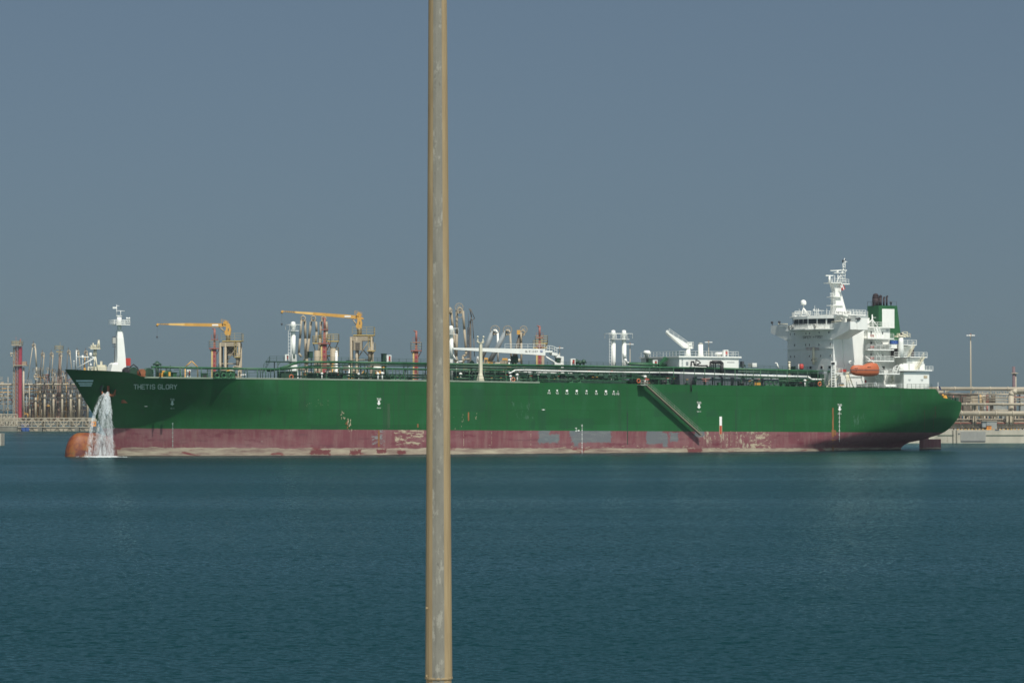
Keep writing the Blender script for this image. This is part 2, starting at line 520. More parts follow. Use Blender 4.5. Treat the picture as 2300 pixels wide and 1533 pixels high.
    def truss(s, a, b, h, n, r=.12, up=(0, 0, 1)):
        a, b, u = Vector(a), Vector(b), Vector(up) * h
        s.tube(a, b, r, r, 4); s.tube(a + u, b + u, r, r, 4)
        for k in range(n):
            p, q = a.lerp(b, k / n), a.lerp(b, (k + 1) / n)
            s.tube(p, p + u, r * .7, r * .7, 4)
            if k % 2: s.tube(p + u, q, r * .7, r * .7, 4)
            else: s.tube(p, q + u, r * .7, r * .7, 4)
        s.tube(b, b + u, r * .7, r * .7, 4)
        return s
    def lattice(s, x0, x1, y0, y1, z0, z1, n, r=.1):   # four-legged braced tower
        for x in (x0, x1):
            for y in (y0, y1):
                s.tube((x, y, z0), (x, y, z1), r, r, 4)
        for k in range(n):
            a, b = z0 + (z1 - z0) * k / n, z0 + (z1 - z0) * (k + 1) / n
            for (p, q) in (((x0, y0), (x1, y0)), ((x1, y0), (x1, y1)), ((x1, y1), (x0, y1)), ((x0, y1), (x0, y0))):
                s.tube((*p, b), (*q, b), r * .7, r * .7, 4)
                s.tube((*p, a), (*q, b), r * .6, r * .6, 4)
        return s
    def build(s, name, mat=None, parent=None, label=None):
        me = bpy.data.meshes.new(name)
        vv = s.v
        if parent is not None and parent.get('base') is not None:
            bx = parent['base']
            vv = [(p[0] - bx[0], p[1] - bx[1], p[2] - bx[2]) for p in vv]
        me.from_pydata(vv, [], s.f)
        for m in (s.mats or [mat]):
            me.materials.append(m)
        me.polygons.foreach_set('material_index', s.mi)
        me.polygons.foreach_set('use_smooth', s.sm)
        me.update()
        o = bpy.data.objects.new(name, me)
        col.objects.link(o)
        if parent is not None:
            o.parent = parent
            if parent.get('base') is not None:
                o['base'] = parent['base']
        if label: o['label'] = label
        return o

def tag(o, label, cat, group=None):
    o['label'] = label; o['category'] = cat
    if group: o['group'] = group
    return o

def thing(name, label, cat, loc=(0, 0, 0), group=None):
    o = bpy.data.objects.new(name, None)
    o.empty_display_size = 1
    col.objects.link(o)
    o.location = loc
    o['base'] = tuple(loc)
    return tag(o, label, cat, group)

def aboard(name, label, cat, loc, group=None):    # a thing standing on the tanker, built in tanker coordinates
    o = thing(name, label, cat, loc, group)
    o.location = ship_mat @ Vector(loc)
    o.rotation_euler = (0, 0, TH)
    return o

def single(m, name, mat, label, cat, loc, group=None, on_ship=False):   # one-mesh thing
    p = {'base': loc}
    me_v = [(a[0] - loc[0], a[1] - loc[1], a[2] - loc[2]) for a in m.v]
    m.v = me_v
    o = m.build(name, mat)
    if on_ship:
        o.location = ship_mat @ Vector(loc); o.rotation_euler = (0, 0, TH)
    else:
        o.location = loc
    return tag(o, label, cat, group)

def copy_tree(o, parent=None):
    c = o.copy(); col.objects.link(c)
    if parent is not None: c.parent = parent
    for ch in list(o.children):
        copy_tree(ch, c)
    return c

GLYPH = {'A': ['0,0 0,4.5 1.3,6 2.7,6 4,4.5 4,0', '0,2.6 4,2.6'], 'C': ['4,5 3,6 1,6 0,5 0,1 1,0 3,0 4,1'], 'E': ['4,6 0,6 0,0 4,0', '0,3 3.2,3'], 'F': ['4,6 0,6 0,0', '0,3 3.2,3'], 'G': ['4,5 3,6 1,6 0,5 0,1 1,0 3,0 4,1 4,2.8 2.2,2.8'],
         'H': ['0,0 0,6', '4,0 4,6', '0,3 4,3'], 'I': ['.8,0 .8,6'], 'K': ['0,0 0,6', '4,6 0,2.6', '1.3,3.6 4,0'], 'L': ['0,6 0,0 4,0'], 'M': ['0,0 0,6 2,3 4,6 4,0'], 'N': ['0,0 0,6 4,0 4,6'], 'O': ['1,0 0,1 0,5 1,6 3,6 4,5 4,1 3,0 1,0'],
         'P': ['0,0 0,6 3,6 4,5 4,3.6 3,2.7 0,2.7'], 'R': ['0,0 0,6 3,6 4,5 4,3.8 3,3 0,3', '2.4,3 4,0'], 'S': ['4,5 3,6 1,6 0,5 0,3.9 1,3.1 3,2.9 4,2.1 4,1 3,0 1,0 0,1'], 'T': ['0,6 4,6', '2,6 2,0'], 'U': ['0,6 0,1 1,0 3,0 4,1 4,6'],
         'V': ['0,6 2,0 4,6'], 'W': ['0,6 1,0 2,4 3,0 4,6'], 'Y': ['0,6 2,3 4,6', '2,3 2,0'], '0': ['1,0 0,1 0,5 1,6 3,6 4,5 4,1 3,0 1,0'], '1': ['1,5 2,6 2,0', '1,0 3,0'], '2': ['0,5 1,6 3,6 4,5 4,4 0,0 4,0'], '3': ['0,5 1,6 3,6 4,5 4,3.8 3,3 1.5,3', '3,3 4,2.2 4,1 3,0 1,0 0,1'],
         '4': ['3,0 3,6 0,2 4,2'], '5': ['4,6 0,6 0,3.4 3,3.4 4,2.4 4,1 3,0 0,0'], '6': ['4,5 3,6 1,6 0,5 0,1 1,0 3,0 4,1 4,2.4 3,3.3 0,3'], '+': ['2,1 2,5', '0,3 4,3'], '-': ['0,3 4,3'], '.': ['1.8,0 2.2,0'], ' ': []}
def text(body, fn, mat, name, parent, u0, u1, v0, v1, wt=.95):
    """sign-writer's block capitals: every stroke is a strip of paint laid through fn"""
    segs, x = [], 0.0
    for ch in body:
        for st_ in GLYPH[ch]:
            pts = [tuple(float(q) for q in p.split(',')) for p in st_.split()]
            for a, b_ in zip(pts, pts[1:]): segs.append(((a[0] + x, a[1]), (b_[0] + x, b_[1])))
        x += {'I': 3.2, ' ': 3.2, '.': 3.5, '1': 5.2}.get(ch, 5.6)
    W_ = x - 1.6
    m = M()
    for (ax, ay), (bx, by) in segs:
        L = math.hypot(bx - ax, by - ay); dx, dy = (bx - ax) / L * wt / 2, (by - ay) / L * wt / 2
        q = [(ax - dx - dy, ay - dy + dx), (ax - dx + dy, ay - dy - dx), (bx + dx + dy, by + dy - dx), (bx + dx - dy, by + dy + dx)]
        m.add([fn(u0 + p[0] / W_ * (u1 - u0), v1 + p[1] / 6 * (v0 - v1)) for p in q], [(0, 1, 2, 3)])
    return m.build(name, mat, parent)
# ================================================================== SEA AND NEAR QUAY
m = M()
m.add([(-9000, 46, 0), (9000, 46, 0), (9000, 30000, 0), (-9000, 30000, 0)], [(0, 1, 2, 3)])
o = m.build('water', WATER); o['kind'] = 'structure'
m = M(); m.box(-200, 200, -60, 46, -4, 3.0)
o = m.build('quay', CONC); o['kind'] = 'structure'

# ================================================================== LIGHTING POLE (foreground)
PY = 31.0
pole = thing('lighting_pole', 'tall tapered galvanised lighting pole with sand coloured paint, nearest to the camera', 'pole', (b3(985, 1533, PY)[0], PY, 3.0))
def ngon(cx_, cy_, r, z, n=20):
    return [(cx_ + r * math.cos(2 * math.pi * (i + .5) / n - math.pi / 2), cy_ + r * math.sin(2 * math.pi * (i + .5) / n - math.pi / 2), z) for i in range(n)]
def pole_section(z0, r0, x0, z1, r1, x1, name):
    m = M(); n = 20
    a, b = ngon(x0, PY, r0, z0, n), ngon(x1, PY, r1, z1, n)
    for i in range(n):
        j = (i + 1) % n
        nx = ((a[i][0] + a[j][0]) / 2 - x0) / r0; ny = ((a[i][1] + a[j][1]) / 2 - PY) / r0
        m.use(POLEG if (ny < 0 and nx < .42 and nx > -.50) else POLES)
        m.add([a[i], a[j], b[j], b[i]], [(0, 1, 2, 3)])
    m.use(POLES); m.add(a, [tuple(range(n))[::-1]]); m.add(b, [tuple(range(n))])
    return m.build(name, POLES, pole)
xj, zj = B(985.5, 1523, PY)
xt, zt_ = B(983, 0, PY)
pole_section(3.0, .158, xj - .01, zj + .1, .148, xj, 'lower_shaft')
ztop = zt_ + 8
k_ = (ztop - zj) / (zt_ - zj)
pole_section(zj, .157, xj, ztop, .157 - (.157 - .108) * k_, xj + (xt - xj) * k_, 'upper_shaft')
m = M().use(POLES)
m.lathe((xj, PY, zj), [(.158, -.004), (.161, .0), (.161, .02), (.158, .024)], 12)
m.build('joint_collar', POLES, pole)
for v in (1363, 1515):
    x, z = B(960, v, PY)
    m = M(); m.box(x - .015, x + .012, PY - .09, PY - .06, z - .012, z + .012)
    m.build('step_lug', POLES, pole)
m = M(); m.box(xj - .3, xj + .3, PY - .3, PY + .3, 3.0, 3.04); m.build('base_plate', STEEL, pole)
m = M(); m.tube((xt, PY, ztop), (xt - 1.6, PY, ztop + .4), .05); m.box(xt - 2.3, xt - 1.5, PY - .16, PY + .16, ztop + .32, ztop + .46)
m.build('lamp_arm', STEEL, pole)

# ================================================================== THE TANKER
ship_mat = Matrix.Translation((OX, OY, 0)) @ Matrix.Rotation(TH, 4, 'Z')
ship = bpy.data.objects.new('tanker_ship', None)
col.objects.link(ship)
ship.location = (OX, OY, 0); ship.rotation_euler = (0, 0, TH)
tag(ship, 'long green hulled oil tanker with red boot topping and white superstructure, moored across the picture', 'tanker ship')
HB = 16.1
def interp(x, pts):
    if x <= pts[0][0]: return pts[0][1]
    for (a, p), (b, q) in zip(pts, pts[1:]):
        if x <= b: return p + (q - p) * (x - a) / (b - a)
    return pts[-1][1]
def sm(t):
    t = max(0, min(1, t)); return t * t * (3 - 2 * t)
TOP = []
for u, v, y in ((148, 829, 0), (200, 830.5, -8), (240, 831.5, -11), (285, 834, -13.5), (306, 838, -14.3), (322, 844, -14.8), (340, 846.5, -15.4), (430, 848, -16.1), (520, 849, -16.1), (700, 851, -16.1),
                (1000, 855, -16.1), (1300, 860, -16.1), (1500, 863, -16.1), (1760, 867, -16.1), (1950, 870.5, -15.5), (2094, 873, -13), (2101, 880, -12.8), (2106, 889, -12.6), (2114, 893, -12), (2160, 903, -9)):
    TOP.append(S(u, v, y))
ZT = lambda x: interp(x, TOP)
STEM = []
for u, v in ((258, 1040), (250, 1026), (245, 1000), (232, 965), (217, 942), (203, 920), (194, 905), (181, 884), (170, 865), (158, 846), (148, 829)):
    x, z = S(u, v, 0); STEM.append((z, x))
XS = lambda z: interp(z, STEM)
STN = []
for u, v, y in ((2022, 1035, -.3), (2023, 1008, -.3), (2026, 1003, -.4), (2032, 998, -.6), (2044, 992, -1), (2063, 989.5, -1.5), (2085, 983, -4), (2109, 976, -6), (2128, 966, -7.5), (2141, 953, -8.4), (2152, 938, -9), (2158, 921, -9), (2160, 903, -9), (2160, 880, -9)):
    x, z = S(u, v, y); STN.append((z, x, -y))
XE = lambda z: interp(z, [(a, b) for a, b, c in STN])
BT = lambda z: interp(z, [(a, c) for a, b, c in STN])
def hb(x, z):
    k = max(0, min(1.15, z / 17.0))
    xs, xe = XS(z), XE(z)
    d, e = max(0, x - xs), max(0, xe - x)
    kk = max(0, (k - .42) / .58) ** 1.7
    Le = 54 - 18 * kk
    mm = .95 - .30 * kk
    r = min(1, d / Le)
    entry = (1 - (1 - r) ** 2.1) ** mm
    q = max(0, min(1, (z - 1) / 11))
    Lr = 46 - 16 * q ** .8
    bt = BT(z)
    r2 = min(1, e / Lr)
    run = bt / HB + (1 - bt / HB) * (1 - (1 - r2) ** (2.0 + .6 * q)) ** (1.0 + .6 * (1 - q))
    return HB * entry * run
def H(u, v, off=.03):                # photograph pixel -> point on the port side of the hull
    y = -HB
    for _ in range(14):
        x, z = S(u, v, y)
        y = .5 * y + .5 * -hb(x, min(z, ZT(x)))
    x, z = S(u, v, y - off)
    return (x, y - off, z)

# station list follows the deck edge
def lin(a, b, n): return [a + (b - a) * i / n for i in range(n)]
x0_, x1_ = XS(18.4), XE(11.8)
ts = []
xsn = [x0_ + t for t in (0, .25, .6, 1, 1.5, 2.2, 3, 4, 5, 6.5, 8, 10, 12)] + lin(x0_ + 14, x0_ + 44, 15) + lin(x0_ + 44, 60, 14) + lin(60, TOP[15][0] - .01, 26) \
    + [TOP[15][0], TOP[16][0], TOP[17][0], TOP[18][0]] + lin(TOP[18][0] + .8, x1_, 12) + [x1_]
for a, b in TOP[3:8]: xsn.append(a)
xsn = sorted(xsn)
LV = [-.12, -.05, 0.0, .03, .06, .1, .15, .2, .26, .32, .38, .44, .5, .56, .62, .68, .74, .8, .86, .91, .95, .98, 1.0]
m = M().use(HULL)
rows = []
for i, xd in enumerate(xsn):
    t = (xd - x0_) / (x1_ - x0_)
    zt0 = ZT(xd)
    row = []
    for fz in LV:
        z = zt0 * fz
        a, b_ = XS(z), XE(z)
        fb = 1 - sm((xd - x0_) / 60.0); fs_ = sm((xd - (x1_ - 55)) / 55.0)
        x = xd + (a - x0_) * fb + (b_ - x1_) * fs_
        row.append((x, hb(x, z), z))
    rows.append(row)
for sgn in (-1, 1):
    o_ = len(m.v)
    for row in rows:
        m.v += [(p[0], sgn * p[1], p[2]) for p in row]
    nl = len(LV)
    for i in range(len(rows) - 1):
        for j in range(nl - 1):
            q = (o_ + i * nl + j, o_ + (i + 1) * nl + j, o_ + (i + 1) * nl + j + 1, o_ + i * nl + j + 1)
            m.face(q if sgn < 0 else q[::-1], True)
# transom and bottom closing faces
for j in range(len(LV) - 1):
    p, q = rows[-1][j], rows[-1][j + 1]
    m.add([(p[0], -p[1], p[2]), (p[0], p[1], p[2]), (q[0], q[1], q[2]), (q[0], -q[1], q[2])], [(0, 1, 2, 3)])
# peeled paint, grey touch-up patches, scratches: thin paint layers on the plating
PRIMER = paint('grey_primer', (.20, .235, .235), .7, var=.12, scale=1.5)
FLAKE = paint('pale_flaked_paint', (.42, .36, .25), .8, var=.2, scale=3)
RUSTM = paint('rust_streak', (.23, .095, .03), .8, var=.35, scale=2)
DKG = paint('dark_green_touch_up', (.016, .075, .032), .6, var=.15)
DSEAM = paint('dark_seam', (.010, .035, .02), .7, var=.2)
DRED = paint('deep_red_touch_up', (.12, .012, .028), .6, var=.2)
def blob(u0, u1, v0, v1, mat, jag=1.2, off=.025, nx=None):
    """ragged-edged patch on the hull between the four pixel limits"""
    m.use(mat)
    nx = nx or max(3, int((u1 - u0) / 3))
    nr = max(1, int((v1 - v0) / 10))
    topp = [v0 + random.uniform(-.2, 1) * jag for i in range(nx + 1)]
    bot = [v1 + random.uniform(-1.6, .6) * jag for i in range(nx + 1)]
    pts = []
    for j in range(nr + 1):
        wob = random.uniform(-.35, .35) * jag if 0 < j < nr else 0
        pts += [H(u0 + (u1 - u0) * i / nx + wob, topp[i] + (bot[i] - topp[i]) * j / nr, off) for i in range(nx + 1)]
    n = nx + 1
    m.add(pts, [(j * n + i, (j + 1) * n + i, (j + 1) * n + i + 1, j * n + i + 1) for j in range(nr) for i in range(nx)])
def scatter(u0, u1, v0, v1, n, mat, wu=(.5, 2), wv=(.4, 1.2), dense=None):
    m.use(mat)
    for _ in range(n):
        u, v = random.uniform(u0, u1), random.uniform(v0, v1)
        if dense: u = random.gauss((u0 + u1) / 2, (u1 - u0) / 4)
        a, b_ = random.uniform(*wu), random.uniform(*wv)
        k = 5
        pts = [H(u + a * math.cos(6.283 * i / k) * random.uniform(.5, 1), v + b_ * math.sin(6.283 * i / k) * random.uniform(.5, 1), .03) for i in range(k)]
        m.add(pts[::-1], [tuple(range(k))])
scatter(1590, 1780, 1004, 1014, 40, FLAKE, (2, 7), (.3, .9))
scatter(1250, 1560, 1001, 1008, 40, FLAKE, (1, 5), (.3, .9))
for u in (1041, 1104, 1192, 1641, 1653):
    for k in range(7): v_ = 968 + k * 5 + random.uniform(-2, 2); blob(u, u + random.uniform(.4, .9), v_, v_ + random.uniform(1.5, 5), FLAKE, .3, nx=1)
scatter(1018, 1046, 925, 966, 8, FLAKE, (.3, .8), (1, 4))
scatter(1064, 1072, 928, 945, 4, FLAKE, (.3, .7), (1.5, 4))
scatter(765, 775, 925, 945, 9, FLAKE, (.5, 1.1), (2, 5)); scatter(780, 788, 938, 956, 14, FLAKE, (.7, 1.8), (2, 5))
scatter(688, 740, 896, 912, 12, FLAKE, (.15, .3), (1.5, 3.2)); scatter(780, 800, 962, 968, 6, FLAKE, (.5, 1), (1, 2))
scatter(777, 782, 944, 960, 8, RUSTM, (.8, 2), (2, 5))
for p in ((849, 853, 966, 1003), (870, 876, 905, 960), (937, 940, 951, 960), (1869.5, 1872.5, 915, 1014), (1868, 1878, 965, 1000), (1051, 1054, 925, 945), (870, 872, 955, 962)):
    blob(*p, RUSTM if p[0] != 870 else paint('faint_rust', (.022, .072, .026), .8), .8, nx=2)
for p in ((2100, 2102, 912, 938), (2096, 2097.5, 930, 962), (2076, 2077.5, 920, 965)): blob(*p, paint('old_rust_run', (.05, .045, .02), .8) if p[0] == 2100 else bpy.data.materials['old_rust_run'], .5, nx=1)
for u in (861, 884, 1188, 1408, 1655, 1738, 1760, 2023, 2060, 1565):
    blob(u, u + .7, 857 + (u - 850) * .014, 962 + (u - 850) * .007, DSEAM, .1, nx=1)
scatter(2018, 2100, 930, 968, 10, DSEAM, (.3, .6), (4, 12))
for p in ((1408.5, 1410.3, 925, 998), (1652, 1653.3, 918, 966)): blob(*p, DSEAM, .5, nx=1)
hull = m.build('hull', HULL, ship)

# gunwale strip, deck plating
m = M().use(PALE)
def edge_pts(u0, u1, n, y=-16.1):
    return [s3(u0 + (u1 - u0) * i / n, interp(u0 + (u1 - u0) * i / n, [(340, 846.5), (430, 848), (520, 849), (700, 851), (1000, 855), (1300, 860), (1500, 863), (1760, 867)]), y) for i in range(n + 1)]
pts = []
for i in range(41):
    x = TOP[6][0] + (S(1212, 857, -16.1)[0] - TOP[6][0]) * i / 40
    pts.append((x, -hb(x, ZT(x)), ZT(x)))
for a, b_ in zip(pts, pts[1:]):
    m.add([(a[0], a[1] - .06, a[2] - .16), (b_[0], b_[1] - .06, b_[2] - .16), (b_[0], b_[1] - .06, b_[2] + .16), (a[0], a[1] - .06, a[2] + .16),
           (a[0], a[1] + .1, a[2] - .16), (b_[0], b_[1] + .1, b_[2] - .16), (b_[0], b_[1] + .1, b_[2] + .16), (a[0], a[1] + .1, a[2] + .16)],
          [(0, 1, 2, 3), (7, 6, 5, 4), (3, 2, 6, 7), (0, 4, 5, 1)])
m.build('gunwale_strip', PALE, ship)
m = M().use(DGREEN)
DZ = lambda x: ZT(x) - (.9 if x < TOP[4][0] else .06)
dk = []
for row in rows:
    x, y, z = row[-1]
    zd_ = z - .9 if x < TOP[4][0] else z - .06
    dk.append((max(x, XS(zd_) + .1), max(0, hb(x, zd_) - .12), zd_))
for a, b_ in zip(dk, dk[1:]):
    m.add([(a[0], -a[1], a[2]), (b_[0], -b_[1], b_[2]), (b_[0], 0, b_[2] + .35), (a[0], 0, a[2] + .35)], [(0, 1, 2, 3)])
    m.add([(a[0], 0, a[2] + .35), (b_[0], 0, b_[2] + .35), (b_[0], b_[1], b_[2]), (a[0], a[1], a[2])], [(0, 1, 2, 3)])
m.build('main_deck', DGREEN, ship)
DKZ = lambda x: DZ(x) + .3

# bulbous bow
m = M().use(BULB)
xb = S(147, 1000, 0)[0]; zb = S(190, 971, 0)[1]
rings = []
for i in range(19):
    t = i / 18
    x = xb + .05 + 12 * (t ** 1.7)
    d = x - xb
    rr = (1 - (1 - min(1, (d + .02) / 3.6)) ** 2.6) ** .46
    hw = 2.5 * rr * (1 - .75 * max(0, (d - 7) / 5))
    ring = []
    for k in range(20):
        a = 2 * math.pi * k / 20
        cz, sz_ = math.cos(a), math.sin(a)
        e = .75
        ring.append((x, hw * math.copysign(abs(cz) ** e, cz), -.8 + (zb + .8 - .8 * 2.2 * max(0, (d - 7) / 5)) * rr * math.copysign(abs(sz_) ** e, sz_)))
    rings.append(ring)
m.loft(rings); m.build('bulbous_bow', BULB, ship)
# rudder and horn
m = M().use(HULL)
x0, z0 = S(2065, 1012, 0); x1, z1 = S(2113, 985.5, 0)
def foil(z, xa, xb_, t): return [(xa, 0, z), (xa + (xb_ - xa) * .12, -t, z), (xa + (xb_ - xa) * .4, -t * 1.1, z), (xb_, -.08, z), (xb_, .08, z), (xa + (xb_ - xa) * .4, t * 1.1, z), (xa + (xb_ - xa) * .12, t, z)]
m.loft([foil(-3, x0, x1, .6), foil(z1, x0, x1, .6)], True, False)
m.loft([foil(z1 + .02, x0, x0 + 2.8, .55), foil(z1 + 2.2, x0 - .4, x0 + 3.2, .6)], True, False)
m.build('rudder', HULL, ship)

# ---- markings
text('THETIS GLORY', lambda u, v: H(u, v, .06), MARKG, 'name_lettering', ship, 301, 397, 863.5, 873)
m = M()
for v0, v1, ua, ub in ((853, 857, 170, 210), (859.5, 862.5, 175, 208), (864, 867, 178, 206)):
    m.use(STRIPE); n = 10
    ps = [H(ua + (ub - ua) * i / n, v0, .08) for i in range(n + 1)] + [H(ua + 2 + (ub - ua - 3) * i / n, v1, .08) for i in range(n + 1)]
    m.add(ps, [(i, n + 1 + i, n + 2 + i, i + 1) for i in range(n)])
m.build('bow_stripe_emblem', STRIPE, ship)
def mark_poly(m, pts): m.add([H(u, v, .06) for u, v in pts][::-1], [tuple(range(len(pts)))])
for (u, v, mt) in ((387, 895, MARKG), (851, 894, MARK), (1570, 902, MARK), (1886, 907, MARK)):
    m = M().use(mt)
    mark_poly(m, [(u - 2, v + 5), (u - 2, v + 11), (u + 2, v + 11), (u + 2, v + 5)][::-1]); mark_poly(m, [(u - 4.6, v + 11), (u, v + 15.5), (u + 4.6, v + 11)][::-1])
    p = m.build('tug_arrow_mark', mt, ship)
    text('TUG', lambda a, b_: H(a, b_, .06), mt, 'tug_lettering', p, u - 4.5, u + 4.5, v, v + 4)
    text('10+11', lambda a, b_: H(a, b_, .06), mt, 'frame_lettering', p, u - 4.5, u + 4.5, v + 20.5, v + 22.7)
for i, (u, v, r, t) in enumerate(((1233.5, 876.5, 1.6, 'P5'), (1251.5, 876.5, 1.9, 'V2'), (1273.5, 877, 2.6, 'L2'), (1295.5, 877.3, 2.6, 'L1'), (1317.5, 877.5, 1.9, 'V1'), (1339.3, 878, 1.9, 'V3'), (1361, 878.3, 2.6, 'L3'), (1378.5, 878.5, 1.6, 'P3'), (1388, 878.7, .9, 'P6'))):
    m = M().use(MARK)
    mark_poly(m, [(u + r * math.cos(6.283 * k / 14), v - r * math.sin(6.283 * k / 14)) for k in range(14)][::-1])
    p = m.build('manifold_dot', MARK, ship)
    text(t, lambda a, b_: H(a, b_, .06), MARK, 'manifold_lettering', p, u - 2.8, u + 2.8, v + 4, v + 7.6)
m = M().use(MARK); mark_poly(m, [(1616, 935), (1616, 955), (1621.5, 955), (1621.5, 935)][::-1])
m.use(FLAKE); mark_poly(m, [(1615.6, 955), (1615.6, 975.5), (1622, 975.5), (1622, 955)][::-1])
m.use(paint('pilot_mark_red', (.42, .06, .02), .6))
m.add([H(u, v, .09) for u, v in ((1616.5, 955.5), (1616.5, 974.5), (1621.1, 974.5), (1621.1, 955.5))], [(0, 1, 2, 3)])
m.build('pilot_boarding_mark', MARK, ship)
for u, va, vb, mt in ((388, 949, 1004, MARKG), (1307.5, 953, 1018, MARK), (1885.5, 925, 990, MARK)):
    m = M().use(mt); v = va
    while v < vb:
        mark_poly(m, [(u - .45, v), (u - .45, v + 1.6), (u + .45, v + 1.6), (u + .45, v)][::-1])
        if int((v - va) / 2.4) % 4 == 0: mark_poly(m, [(u - 1.4, v), (u - 1.4, v + 1.1), (u + 1.2, v + 1.1), (u + 1.2, v)][::-1])
        v += 2.4
    m.build('draught_marks', mt, ship)
m = M().use(MARK)      # load line
for q in (((1297.5, 965), (1297.5, 967.5), (1301.5, 967.5), (1301.5, 965)), ((1292, 960), (1292, 961), (1296, 961), (1296, 960)), ((1293.8, 960), (1293.8, 969), (1294.6, 969), (1294.6, 960)), ((1292, 967), (1292, 968), (1296, 968), (1296, 967))):
    mark_poly(m, q[::-1])
m.build('load_line_mark', MARK, ship)
m = M().use(MARK)
for uu, vv_ in ((1220.5, 919.5), (328, 912)):
    mark_poly(m, [(uu - 4.5, vv_), (uu, vv_ - 1), (uu + 4.5, vv_), (uu, vv_ + 1)])
m.build('frame_mark', MARK, ship)
# anchor in its recess
m = M().use(BLACKP)
c = H(241, 877, .0)
m.torus((c[0], c[1] - .05, c[2] + .1), 1.35, .35, 'y', 18, 8)
m.use(GREEN); m.torus((c[0], c[1] - .25, c[2] + .25), 1.25, .22, 'y', 18, 6)
m.build('hawse_pipe', GREEN, ship)
m = M().use(ANODE)
m.tube((c[0] - .1, c[1] - .9, c[2] + 1.0), (c[0] - .1, c[1] - 1.0, c[2] - .9), .28)
for s_, dx, dz in ((-1, -1.5, -.5), (1, 1.5, .5)):
    p0 = Vector((c[0] - .1, c[1] - 1.0, c[2] - .9)); p1 = p0 + Vector((dx * .8, -.1, -.1)); p2 = p0 + Vector((dx, -.25, .95 + .2 * s_))
    m.tube(p0, p1, .32, .3); m.tube(p1, p2, .34, .08)
m.ball((c[0] - .1, c[1] - 1.0, c[2] - .9), .42)
m.build('anchor', ANODE, ship)
c2 = H(280, 901, 0)
m = M().use(ANODE); m.box(c2[0] - .6, c2[0] + .6, c2[1] - .15, c2[1] + .6, c2[2] - .35, c2[2] + .35); m.build('fairlead_plate', ANODE, ship)

# ================================================================== DECK GEAR
def post(name, u, v0, v1, y, r0, r1=None, mat=WHITE, n=10, parent=ship):
    x, zt = S(u, v0, y); zb_ = S(u, v1, y)[1]
    m = M().use(mat); m.tube((x, y, zb_), (x, y, zt), r0, r1, n)
    return m.build(name, mat, parent)
def bxp(m, u0, u1, v0, v1, y, depth):
    xa, za = S(u0, (v0 + v1) / 2, y); xb_, _z = S(u1, (v0 + v1) / 2, y)
    zt = S((u0 + u1) / 2, v0, y)[1]; zb_ = S((u0 + u1) / 2, v1, y)[1]
    return m.box(xa, xb_, y, y + depth, zb_, zt)

# foremast
fm = M().use(WHITE)
xm, zm0 = S(268, 830, 0); zm1 = S(268, 742, 0)[1]; zp = S(268, 729, 0)[1]
def rect(x0, x1, y0, y1, z): return [(x0, y0, z), (x1, y0, z), (x1, y1, z), (x0, y1, z)]
fm.loft([rect(S(258, 830, 0)[0], S(280, 830, 0)[0], -1.3, 1.3, DKZ(xm) - .2), rect(S(260, 800, 0)[0], S(278, 800, 0)[0], -1.1, 1.1, S(268, 800, 0)[1]), rect(S(261, 760, 0)[0], S(275, 760, 0)[0], -.8, .8, S(268, 760, 0)[1]), rect(S(262.5, 741, 0)[0], S(272, 741, 0)[0], -.5, .5, zm1)], True, False)
fm.tube((xm - .05, 0, zm1), (xm, 0, zp), .42, .42)
foremast = fm.build('foremast', WHITE, ship)
m = M().use(WHITE)
xa, xb_ = S(250, 729, 0)[0], S(287, 729, 0)[0]
m.box(xa + .6, xb_, -1.5, 1.5, zp - .12, zp + .05); m.rail([(xa, -1.5, zp), (xb_, -1.5, zp), (xb_, 1.5, zp), (xa, 1.5, zp), (xa, -1.5, zp)], 1.0, 1.1, .05)
for dx in (3.1, 3.6):
    m.tube((xa + dx, -1.2, zp), (xa + dx, -1.2, zp + 1.3), .06); m.ball((xa + dx, -1.2, zp + 1.35), .24, 8, 5)
m.build('mast_platform', WHITE, foremast)
m = M().use(WHITE)
m.tube((xm - .1, 0, zp), (xm - .05, 0, S(268, 712, 0)[1]), .55, .5)
xq = S(262, 700, 0)[0]
m.tube((xq, 0, S(262, 710, 0)[1]), (xq, 0, S(262, 684, 0)[1]), .07, .05); m.tube((xq + .9, 0, S(262, 710, 0)[1]), (xq + .9, 0, S(262, 697, 0)[1]), .06)
m.tube((xq - .1, 0, S(262, 697.5, 0)[1]), (xq + 1.8, 0, S(262, 698, 0)[1]), .06)
m.tube((xq - .1, 0, S(262, 709, 0)[1]), (xq + 1.2, 0, S(262, 709, 0)[1]), .1)
m.box(xq - .9, xq - .05, -.1, .1, S(262, 693, 0)[1], S(262, 689, 0)[1]); m.tube((xq, 0, S(262, 687, 0)[1]), (xq + .6, 0, S(262, 686.5, 0)[1]), .05)
m.build('topmast', WHITE, foremast)
m = M().use(WHITE); m.ladder((S(279, 828, -.2)[0] + .1, -.2, S(279, 828, 0)[1]), (S(275, 742, -.2)[0], -.2, zm1), (0, .4, 0), .04); m.build('mast_ladder', WHITE, foremast)
m = M().use(DGREY); x, z = S(256, 762, -.3)
m.tube((x + .15, -.3, S(256, 818, -.3)[1]), (x + .15, -.3, S(256, 756, -.3)[1]), .07, .06)
for dv in (756, 759, 773, 778): m.tube((x - .35, -.3, S(256, dv, 0)[1]), (x + .4, -.3, S(256, dv, 0)[1]), .08)
m.build('signal_lamp_bracket', DGREY, foremast)
m = M().use(STEEL); bxp(m, 253, 260, 758, 771, -.45, .4); m.build('signal_shape', STEEL, foremast)
m = M().use(WHITE)
xa, xb_ = S(244, 830, -1)[0], S(263, 830, -1)[0]
